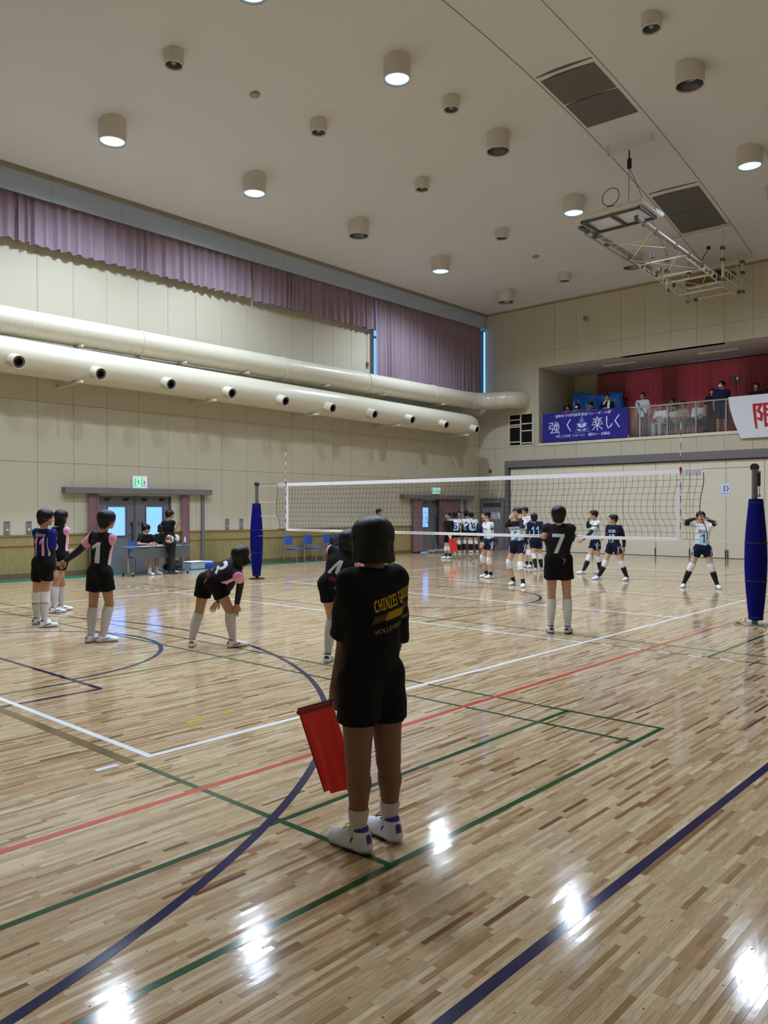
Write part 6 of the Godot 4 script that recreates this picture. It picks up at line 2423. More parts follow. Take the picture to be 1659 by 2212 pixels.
func build_people() -> void:
	templates()
	var white := mat(srgb(226, 226, 230), 0.85)
	var wsock := mat(srgb(206, 204, 208), 0.9)
	var bsock := mat(srgb(18, 18, 20), 0.9)
	var sleeve := mat(srgb(20, 20, 24), 0.75)
	var pad := mat(srgb(228, 228, 232), 0.85)
	var blk := shorts_kit(srgb(16, 16, 19), "", false)
	var navy := shorts_kit(srgb(20, 24, 50), "", true)
	var tan := lin(122, 88, 70)
	var pinkers := "players on the near side of the net"
	var seiwa := "players on the far side of the net"
	# --- the line judge in the foreground
	var J := pitem("girl")
	var g := person(J, "person in black T-shirt and shorts with bobbed hair, back turned, holding a large red flag", {"cell": 0.0115, "skin": tan, "hair": "bob", "hair_color": lin(13, 11, 11), "head": 1.0, "top": kit("flaggirl", "", "", srgb(17, 17, 20)), "top_name": "t_shirt", "loose": 0.014, "sleeve": 0.9, "hem": 0.02, "shorts": blk, "leg": 0.5, "flare": 0.012, "thick": 1.16, "sock": mat(srgb(196, 188, 182), 0.95), "sock_top": 0.36, "no_shoes": true, "hands": ["grip", "relaxed"], "palms": [Vector3(1, 0, 0.2), Vector3(-1, 0, 0)], "pointL": Vector3(0.02, -1, 0.12), "look": [4.0, 0.0]})
	for sd in ["L", "R"]:
		_big_shoe(g, J["a" + sd], 8.0 if sd == "L" else -4.0, sd == "L")
	_flag(J)
	# --- near team
	var pink7 := shorts_kit(srgb(16, 16, 19), "7", false)
	person(pitem("lib11"), "player number 11 in a blue jersey with long black sleeves, farthest left", {"cell": 0.018, "hair": "short", "top": kit("libero", "11"), "shorts": blk, "leg": 0.5, "arm_L": sleeve, "arm_R": sleeve, "sock": wsock, "sock_top": 0.66, "pad": pad, "look": [-45.0, 4.0], "toes": [-25.0, -30.0], "group": pinkers})
	person(pitem("pink"), "player in a pink-sleeved jersey with shoulder-length hair, between the blue jersey and number 1", {"cell": 0.018, "hair": "long", "top": kit("pink", "3"), "shorts": blk, "leg": 0.42, "arm_L": sleeve, "arm_R": sleeve, "sock": wsock, "sock_top": 0.93, "look": [0.0, 0.0], "toes": [-10.0, -15.0], "group": pinkers})
	person(pitem("n1"), "player number 1 in black and pink stretching one black-sleeved arm back", {"cell": 0.017, "skin": lin(178, 134, 106), "hair": "short", "top": kit("pink", "1"), "shorts": blk, "leg": 0.55, "flare": 0.01, "arm_L": sleeve, "arm_R": sleeve, "sock": wsock, "sock_top": 0.92, "hands": ["fist", "fist"], "look": [-10.0, 0.0], "toes": [-10.0, -35.0], "group": pinkers, "shoe": [lin(232, 232, 236), lin(214, 212, 214), lin(150, 140, 150)]})
	person(pitem("bend"), "player bending forward with hands on the knees, left of the far net post", {"cell": 0.017, "skin": lin(178, 134, 106), "hair": "bob", "top": kit("pink", "3"), "shorts": pink7, "leg": 0.5, "flare": 0.012, "arm_R": sleeve, "arm_L": sleeve, "sock": wsock, "sock_top": 0.95, "look": [-15.0, -35.0], "toes": [40.0, -28.0], "group": pinkers, "shoe": [lin(230, 228, 228), lin(210, 206, 206), lin(170, 90, 70)]})
	person(pitem("n4"), "player number 4 in black, bending and half hidden behind the person with the flag", {"cell": 0.017, "skin": lin(196, 152, 120), "hair": "bob", "top": kit("pink", "4"), "shorts": shorts_kit(srgb(16, 16, 19), "4", false), "leg": 0.5, "sock": wsock, "sock_L": wsock, "sock_top": 0.95, "look": [0.0, -25.0], "group": pinkers})
	person(pitem("n7"), "player number 7 in black, back turned, arms crossed with hands on the shoulders", {"cell": 0.017, "hair": "short", "top": kit("pink7", "7", "", srgb(30, 29, 34)), "shorts": pink7, "leg": 0.5, "flare": 0.012, "loose": 0.022, "hem": 0.03, "arm_L": sleeve, "arm_R": sleeve, "sock": wsock, "sock_top": 0.95, "hands": ["grip", "grip"], "palms": [Vector3(-1, 0, -0.35), Vector3(1, 0, -0.35)], "pointL": Vector3(0.4, 0.3, -0.9), "pointR": Vector3(-0.4, 0.08, -0.9), "shoe": [lin(206, 208, 214), lin(60, 62, 72), lin(44, 46, 56)], "group": pinkers})
	# --- far team
	var pale := lin(206, 166, 140)
	person(pitem("A"), "player in white and light blue with one black sleeve, looking left behind the net", {"cell": 0.022, "skin": pale, "hair": "boy", "top": kit("white", "3"), "shorts": navy, "leg": 0.4, "arm_L": sleeve, "arm_R": sleeve, "pad": pad, "sock": bsock, "sock_top": 0.22, "toes": [10.0, -5.0], "group": seiwa})
	person(pitem("n5"), "player number 5 in navy, white and light blue raising both hands to the face", {"cell": 0.021, "skin": pale, "hair": "boy", "top": kit("mix", "5"), "shorts": navy, "leg": 0.42, "arm_L": sleeve, "arm_R": sleeve, "pad": pad, "sock": bsock, "sock_top": 0.22, "look": [-20.0, 0.0], "palms": [Vector3(0.5, 0, 1), Vector3(-0.5, 0, 1)], "group": seiwa})
	person(pitem("beh5"), "player in white looking left, right behind number 5", {"cell": 0.026, "skin": pale, "hair": "boy", "top": kit("white", "8"), "shorts": navy, "leg": 0.4, "pad": pad, "sock": bsock, "sock_top": 0.25, "group": seiwa})
	person(pitem("n11"), "player in navy with light-blue number 11, back to the camera beyond the net", {"cell": 0.024, "skin": pale, "hair": "short", "top": kit("navy", "11"), "shorts": navy, "leg": 0.45, "arm_L": sleeve, "arm_R": sleeve, "pad": pad, "sock": bsock, "sock_top": 0.62, "group": seiwa})
	person(pitem("B"), "player in white striding left with a hand at the mouth, beside number 12", {"cell": 0.024, "skin": pale, "hair": "boy", "top": kit("white", "9"), "shorts": navy, "leg": 0.4, "arm_L": sleeve, "arm_R": sleeve, "pad": pad, "sock": bsock, "sock_top": 0.62, "hands": ["relaxed", "fist"], "look": [-5.0, 0.0], "group": seiwa})
	person(pitem("n12"), "player in navy with light-blue number 12, stepping left with feet apart", {"cell": 0.023, "skin": pale, "hair": "boy", "top": kit("navy", "12"), "shorts": navy, "leg": 0.42, "arm_L": sleeve, "arm_R": sleeve, "pad": pad, "sock": bsock, "sock_top": 0.62, "look": [-35.0, 0.0], "toes": [10.0, -30.0], "group": seiwa})
	person(pitem("o1"), "player in white and light blue with hands behind the head and legs apart", {"cell": 0.02, "skin": pale, "hair": "boy", "top": kit("white", "1"), "shorts": navy, "leg": 0.42, "arm_L": sleeve, "arm_R": sleeve, "pad": pad, "sock": bsock, "sock_top": 0.62, "toes": [18.0, -15.0], "hands": ["flat", "flat"], "group": seiwa})
	# --- waiting by the corner
	var wait := "players waiting by the corner door"
	person(pitem("flagger"), "person in black holding a red flag in front, by the far exit door", {"cell": 0.03, "skin": pale, "hair": "boy", "top": kit("plain", "", "", srgb(18, 18, 20)), "top_name": "shirt", "sleeve": 1.9, "shorts": blk, "leg": 0.5, "pad": pad, "sock": bsock, "sock_top": 0.4})
	var fg := thing("line_flag", "small red flag held by the person in black by the far exit door", "flag", V(17.810, 0.249, 10.919), -0.837)
	var fq := Bld.new()
	fq.box(Vector3(0.0, 0.2, 0), Vector3(0.25, 0.42, 0.008), 0.003, Basis(Vector3.BACK, 0.15))
	part("cloth", fq, mat(srgb(206, 44, 34), 0.8), fg)
	var fr := Bld.new()
	fr.rod(Vector3(-0.16, 0.39, 0), Vector3(0.12, 0.43, 0), 0.01)
	part("stick", fr, mat(srgb(150, 26, 26), 0.6), fg)
	person(pitem("g6"), "player in white with blue number 6, back turned, in the group by the corner door", {"cell": 0.032, "skin": pale, "hair": "short", "top": kit("white", "6"), "shorts": blk, "leg": 0.45, "pad": pad, "sock": bsock, "sock_top": 0.6, "group": wait})
	person(pitem("g6b"), "player in black facing the camera between the white jerseys numbered 6 and 2", {"cell": 0.032, "skin": pale, "hair": "boy", "top": kit("plain", "", "", srgb(18, 18, 20)), "top_name": "shirt", "shorts": blk, "leg": 0.45, "arm_L": sleeve, "arm_R": sleeve, "pad": pad, "sock": bsock, "sock_top": 0.6, "group": wait})
	person(pitem("g2"), "player in white with dark number 2, back turned, by the corner door", {"cell": 0.032, "skin": pale, "hair": "short", "top": kit("white", "2"), "shorts": navy, "leg": 0.45, "arm_L": sleeve, "arm_R": sleeve, "pad": pad, "sock": bsock, "sock_top": 0.6, "group": wait})
	person(pitem("g3"), "player in white and navy nearest the dark ball bag by the corner door", {"cell": 0.032, "skin": pale, "hair": "boy", "top": kit("white", "4"), "shorts": navy, "leg": 0.45, "arm_L": sleeve, "arm_R": sleeve, "pad": pad, "sock": bsock, "sock_top": 0.6, "group": wait})
	# --- at the scorers' table
	var kh := kit("plain", "", "", srgb(20, 20, 22))
	var man := pitem("man")
	person(man, "person in black polo and trousers holding a ball at the hip before the scorers' table", {"cell": 0.022, "skin": lin(186, 140, 110), "hair": "boy", "top": kh, "top_name": "polo_shirt", "sleeve": 0.75, "loose": 0.006, "shorts": mat(srgb(15, 15, 17), 0.85), "leg": 1.98, "look": [-4.0, 0.0], "hands": ["grip", "grip"], "pointL": Vector3(0, 1, 0.3), "shoe": [lin(28, 30, 40), lin(170, 170, 172), lin(24, 24, 30)]})
	var s1 := pose_sit(1.62, V(7.98, 0, 13.38), -78.0, 0.44, 0.22, 0.22)
	s1.wL = Vector3(0.12, 0.76, 0.36)
	s1.eL = Vector3(0.26, 0.78, 0.12)
	s1.wR = Vector3(-0.1, 0.76, 0.34)
	s1.eR = Vector3(-0.27, 0.78, 0.14)
	person(s1, "seated scorer with short hair writing at the left of the table", {"cell": 0.024, "hair": "boy", "top": kh, "top_name": "t_shirt", "sleeve": 0.7, "loose": 0.006, "shorts": blk, "leg": 0.6, "sock": wsock, "sock_top": 0.25, "look": [60.0, 8.0], "group": "seated scorers"})
	var s2 := pose_sit(1.6, V(8.5, 0, 13.42), -80.0, 0.44, 0.15, 0.2)
	person(s2, "seated scorer with brown bobbed hair beside the standing person with a ball", {"cell": 0.024, "hair": "bob", "hair_color": lin(44, 26, 24), "top": kh, "top_name": "t_shirt", "sleeve": 0.7, "loose": 0.006, "shorts": blk, "leg": 0.6, "sock": bsock, "sock_top": 0.4, "look": [55.0, 4.0], "group": "seated scorers"})
	for k in 2:
		var ch := copy(get_node("stacking_chair"), V([7.98, 8.52][k], 0.0025, 13.5), -0.2 + 0.1 * k, ["blue chair under the short-haired seated scorer", "blue chair under the bob-haired seated scorer"][k])
		ch.set_meta("group", "chairs of the seated scorers")
	person(pose_stand(1.66, V(17.3, 0.0025, 13.75), -70.0), "person by the long wall, only the head's top showing above the bobbed hair", {"cell": 0.03, "hair": "boy", "top": kh, "top_name": "shirt", "shorts": blk, "leg": 1.98})
	build_gallery_people()


func build_gallery_people() -> void:
	var gy := 4.172
	var grp := "spectators in the gallery"
	var dark := kit("plain", "", "", srgb(24, 24, 28))
	var wt := kit("print", "", "BLOOM", srgb(222, 222, 226))
	var wp := kit("plain", "", "", srgb(218, 220, 224))
	var beige := kit("plain", "", "", srgb(150, 132, 112))
	var olive := kit("plain", "", "", srgb(86, 82, 66))
	var nv := kit("plain", "", "", srgb(28, 34, 66))
	var jean := mat(srgb(150, 166, 186), 0.85)
	var bk := mat(srgb(24, 24, 27), 0.85)
	var skin := lin(190, 146, 118)
	var rail := [1.16]
	for q in [
		[10.46, 1.54, "short", olive, "spectator with dark hair leaning on the railing, first from the gallery's left end", 0.45, 0.0],
		[10.06, 1.56, "bob", olive, "spectator in a white face mask leaning on the railing over the blue banner", 0.42, 0.0],
		[9.47, 1.56, "boy", dark, "spectator in a dark cap bending over the railing above the blue banner", 0.45, -10.0],
		[8.85, 1.78, "boy", dark, "spectator in a black jacket with a white towel round the neck", 0.25, 20.0]]:
		var J := pose_stand(q[1], V(24.62, gy, q[0]), 186.0 if q[6] >= 0.0 else 176.0, q[5], 1.12)
		var R := person(J, q[4], {"cell": 0.032, "skin": skin, "hair": q[2], "top": q[3], "top_name": "shirt", "sleeve": 0.7 if q[0] > 9.2 else 1.8, "loose": 0.008, "shorts": bk, "leg": 1.98, "look": [q[6], 8.0], "group": grp})
		var hd: Vector3 = J.head
		if q[0] == 10.06:
			var mk := Bld.new()
			mk.ball(hd + Vector3(0, -0.045, 0.075), Vector3(0.06, 0.045, 0.045), 12)
			part("face_mask", mk, M.white, R)
		if q[0] == 9.47:
			var cp := Bld.new()
			cp.lathe([Vector2(0.104, 0.0), Vector2(0.1, 0.05), Vector2(0.07, 0.09), Vector2(0.0, 0.105)], Transform3D(Basis(), hd + Vector3(0, 0.04, -0.01)), 20)
			cp.box(hd + Vector3(0, 0.05, 0.13), Vector3(0.15, 0.012, 0.12), 0.005, Basis(Vector3.RIGHT, 0.25))
			part("cap", cp, mat(srgb(26, 30, 58), 0.8), R)
		if q[0] == 8.85:
			var tw := Bld.new()
			tw.tube([J.neck + Vector3(0.1, -0.34, 0.17), J.neck + Vector3(0.1, -0.08, 0.12), J.neck + Vector3(0.06, 0.02, -0.03), J.neck + Vector3(-0.07, 0.02, -0.02), J.neck + Vector3(-0.1, -0.1, 0.12)], [0.05, 0.05, 0.04, 0.04, 0.04], 10)
			part("towel", tw, M.white, R)
	var m1 := person(pose_stand(1.74, V(25.0, gy, 7.68), 188.0), "spectator in a white T-shirt with a dark shoulder strap standing right of the blue banner", {"cell": 0.032, "skin": skin, "hair": "boy", "top": wp, "top_name": "t_shirt", "sleeve": 0.9, "loose": 0.02, "hem": -0.08, "shorts": bk, "leg": 1.98, "group": grp})
	var sp := Bld.new()
	sp.tube([Vector3(-0.14, 1.37, 0.1), Vector3(-0.04, 1.2, 0.19), Vector3(0.1, 1.0, 0.19), Vector3(0.18, 0.86, 0.12)], [0.02], 6)
	part("bag_strap", sp, M.black, m1)
	for q in [
		[7.02, 25.05, 1.6, "long", lin(92, 62, 44), wt, jean, 180.0, "seated spectator in a white T-shirt and pale jeans behind the railing"],
		[6.75, 25.7, 1.62, "bob", lin(24, 20, 20), wt, bk, 180.0, "seated spectator with dark hair in a white T-shirt, second from the left"],
		[6.2, 25.05, 1.6, "boy", lin(24, 20, 20), beige, mat(srgb(84, 88, 90), 0.85), 180.0, "seated spectator in a beige top and dark bucket hat with folded hands"],
		[5.72, 25.2, 1.64, "boy", lin(24, 20, 20), wp, bk, 215.0, "seated spectator in a white shirt turned aside with crossed arms"]]:
		var J := pose_sit(q[2], V(q[1], gy, q[0]), q[7], 0.44, 0.0, 0.2)
		var R := person(J, q[8], {"cell": 0.032, "skin": skin, "hair": q[3], "hair_color": q[4], "top": q[5], "top_name": "t_shirt", "sleeve": 0.85 if q[7] < 200.0 and q[0] != 6.2 else 1.85, "loose": 0.012, "shorts": q[6], "leg": 1.98, "group": grp})
		if q[0] == 6.2:
			var ht := Bld.new()
			ht.lathe([Vector2(0.15, 0.0), Vector2(0.105, 0.045), Vector2(0.09, 0.12), Vector2(0.0, 0.13)], Transform3D(Basis(), J.head + Vector3(0, 0.03, 0)), 20)
			part("bucket_hat", ht, mat(srgb(38, 34, 48), 0.85), R)
		var ch := copy(get_node("stacking_chair"), V(q[1] + 0.02, gy, q[0]), atan2(cos(deg_to_rad(q[7])), -sin(deg_to_rad(q[7]))), "gallery chair under the " + String(q[8]).trim_prefix("seated "))
		ch.set_meta("group", "gallery chairs")
	person(pose_stand(1.6, V(26.3, gy, 7.1), 180.0), "spectator standing behind the seated white T-shirts, mostly hidden", {"cell": 0.034, "skin": skin, "hair": "boy", "top": beige, "top_name": "shirt", "shorts": bk, "leg": 1.98, "group": grp})
	person(pose_stand(1.62, V(24.95, gy, 5.17), 190.0), "spectator in black standing left of the tall one in navy", {"cell": 0.032, "skin": skin, "hair": "bob", "top": dark, "top_name": "t_shirt", "sleeve": 0.8, "loose": 0.012, "shorts": bk, "leg": 1.98, "group": grp})
	var tj := pose_stand(1.82, V(24.75, gy, 4.78), 200.0)
	var tl := person(tj, "tall spectator in navy shirt and shorts and white face mask beside the white banner", {"cell": 0.032, "skin": skin, "hair": "boy", "top": nv, "top_name": "t_shirt", "sleeve": 0.85, "loose": 0.022, "hem": -0.1, "shorts": mat(srgb(26, 32, 62), 0.85), "leg": 0.95, "flare": 0.02, "look": [-35.0, 5.0], "group": grp})
	var tm := Bld.new()
	tm.ball(tj.head + Vector3(-0.05, -0.045, 0.07), Vector3(0.055, 0.045, 0.045), 12)
	part("face_mask", tm, M.white, tl)
	person(pose_stand(1.66, V(24.9, gy, 3.72), 190.0), "spectator looking over the white banner, first right of the tripod", {"cell": 0.034, "skin": skin, "hair": "short", "top": dark, "top_name": "shirt", "shorts": bk, "leg": 1.98, "group": grp})
	person(pose_stand(1.7, V(24.9, gy, 3.2), 190.0), "spectator over the white banner at the picture's right edge", {"cell": 0.034, "skin": skin, "hair": "short", "top": dark, "top_name": "shirt", "shorts": bk, "leg": 1.98, "group": grp})


func _big_shoe(g: Node3D, a: Vector3, yaw: float, left: bool) -> void:
	var b := Basis(Vector3.UP, deg_to_rad(yaw))
	var xf := Transform3D(b.scaled_local(Vector3(1.06, 1.18, 1.02)), Vector3(a.x, 0.001, a.z))
	var q := shoe_bld(lin(212, 212, 222), lin(196, 192, 214), lin(50, 40, 140), xf, left, "shoe_fine")
	var s := part("shoe", q, vmat(0.5), g)
	var so := Bld.new()  # dark arch in the sole
	for k in 2:
		var x := 0.034 if k == 0 else -0.034
		so.box(xf * Vector3(x, 0.008, 0.03), Vector3(0.022, 0.014, 0.07), 0.004, b)
	part("sole_arch", so, mat(srgb(22, 20, 44), 0.6), s)
	var la := Bld.new()
	for k in 5:
		var z := 0.028 + 0.016 * k
		var y := 0.093 - 0.0085 * k
		la.tube([xf * Vector3(-0.022, y - 0.004, z), xf * Vector3(0, y + 0.004, z + 0.004), xf * Vector3(0.022, y - 0.004, z)], [0.0032], 6)
	la.tube([xf * Vector3(0, 0.1, 0.03), xf * Vector3(0.024, 0.108, 0.045), xf * Vector3(0.038, 0.088, 0.062), xf * Vector3(0.02, 0.092, 0.045), xf * Vector3(0, 0.1, 0.03)], [0.003], 6)
	la.tube([xf * Vector3(0, 0.1, 0.03), xf * Vector3(-0.026, 0.106, 0.047), xf * Vector3(-0.04, 0.086, 0.06), xf * Vector3(-0.02, 0.092, 0.045), xf * Vector3(0, 0.1, 0.03)], [0.003], 6)
	part("laces", la, mat(srgb(206, 226, 70), 0.7) if left else mat(srgb(26, 26, 34), 0.7), s)
	var mk := Bld.new()  # curved purple mark on the outer side
	for sx in [-1.0, 1.0]:
		var pts := []
		for k in 7:
			var t := -0.6 + 2.6 * k / 6.0
			pts.append(xf * Vector3(sx * (0.0405 - 0.004 * absf(sin(t))), 0.047 + 0.019 * sin(t), -0.014 + 0.024 * cos(t)))
		mk.tube(pts, [0.002, 0.004, 0.0055, 0.006, 0.0055, 0.004, 0.002], 6)
	part("side_mark", mk, mat(srgb(62, 56, 140), 0.5), s)


func _flag(J: Dictionary) -> void:
	# the flag hangs from its stick, which points forward and down out of the left fist
	var f: float = deg_to_rad(J.face)
	var B := Basis(Vector3.UP, atan2(cos(f), -sin(f)))
	var h: Vector3 = J.at + B * (J.wL + Vector3(0.01, -0.06, 0.01))
	var fl := thing("line_flag", "red line judge's flag hanging from the hand of the person in the foreground", "flag", h)
	var d := Vector3(FLAG_D.x, FLAG_D.y, FLAG_D.z).normalized()
	var st := Bld.new()
	st.rod(-d * 0.06, d * 0.0, 0.009, 10)
	st.rod(Vector3.ZERO, d * FLAG_L, 0.007, 10)
	part("stick", st, mat(srgb(96, 14, 20), 0.7), fl)
	var q := Bld.new()
	var n := 26
	var m := 20
	var side := d.cross(Vector3.UP).normalized()
	var at := func(i: int, j: int) -> Vector3:
		var u := clampf(float(i) / n, 0.0, 1.0)
		var v := clampf(float(j) / m, 0.0, 1.0)
		var fold := 0.03 * v * sin(u * 8.0 + 0.4) + 0.012 * v * sin(u * 17.0)
		return d * FLAG_L * u + Vector3(0, -0.45 * v - 0.004, 0) + Vector3(0.67, 0, 0.743) * (0.12 * v + 0.6 * fold) + Vector3(0.743, 0, -0.67) * (0.07 * v + fold)
	for s in [1.0, -1.0]:
		var base := q.v.size()
		for j in m + 1:
			for i in n + 1:
				var du: Vector3 = at.call(i + 1, j) - at.call(i - 1, j)
				var dv: Vector3 = at.call(i, j + 1) - at.call(i, j - 1)
				var nn: Vector3 = dv.cross(du).normalized() * s
				q.vert(at.call(i, j) + nn * 0.0008, nn)
		for j in m:
			for i in n:
				var p := base + j * (n + 1) + i
				if s > 0.0:
					q.tri(p, p + n + 1, p + n + 2)
					q.tri(p, p + n + 2, p + 1)
				else:
					q.tri(p, p + n + 2, p + n + 1)
					q.tri(p, p + 1, p + n + 2)
	var cm := mat(srgb(220, 44, 36), 0.75)
	cm.backlight_enabled = true
	cm.backlight = Color(0.5, 0.06, 0.05)
	part("cloth", q, cm, fl)
	var hm := Bld.new()
	var hp := []
	for i in 14:
		hp.append(at.call(int(i * 2), 0) + Vector3(0, -0.012, 0))
	hm.tube(hp, [0.013], 8)
	part("hem", hm, mat(srgb(120, 16, 20), 0.8), fl)
	for e in [n]:
		var ed := []
		for j in m + 1:
			ed.append(at.call(e, j))
		var eb := Bld.new()
		eb.tube(ed, [0.004], 6)
		part("edge_seam", eb, mat(srgb(130, 20, 22), 0.8), fl)


const FLAG_D := Vector3(0.03, -0.085, -0.242)
const FLAG_L := 0.3

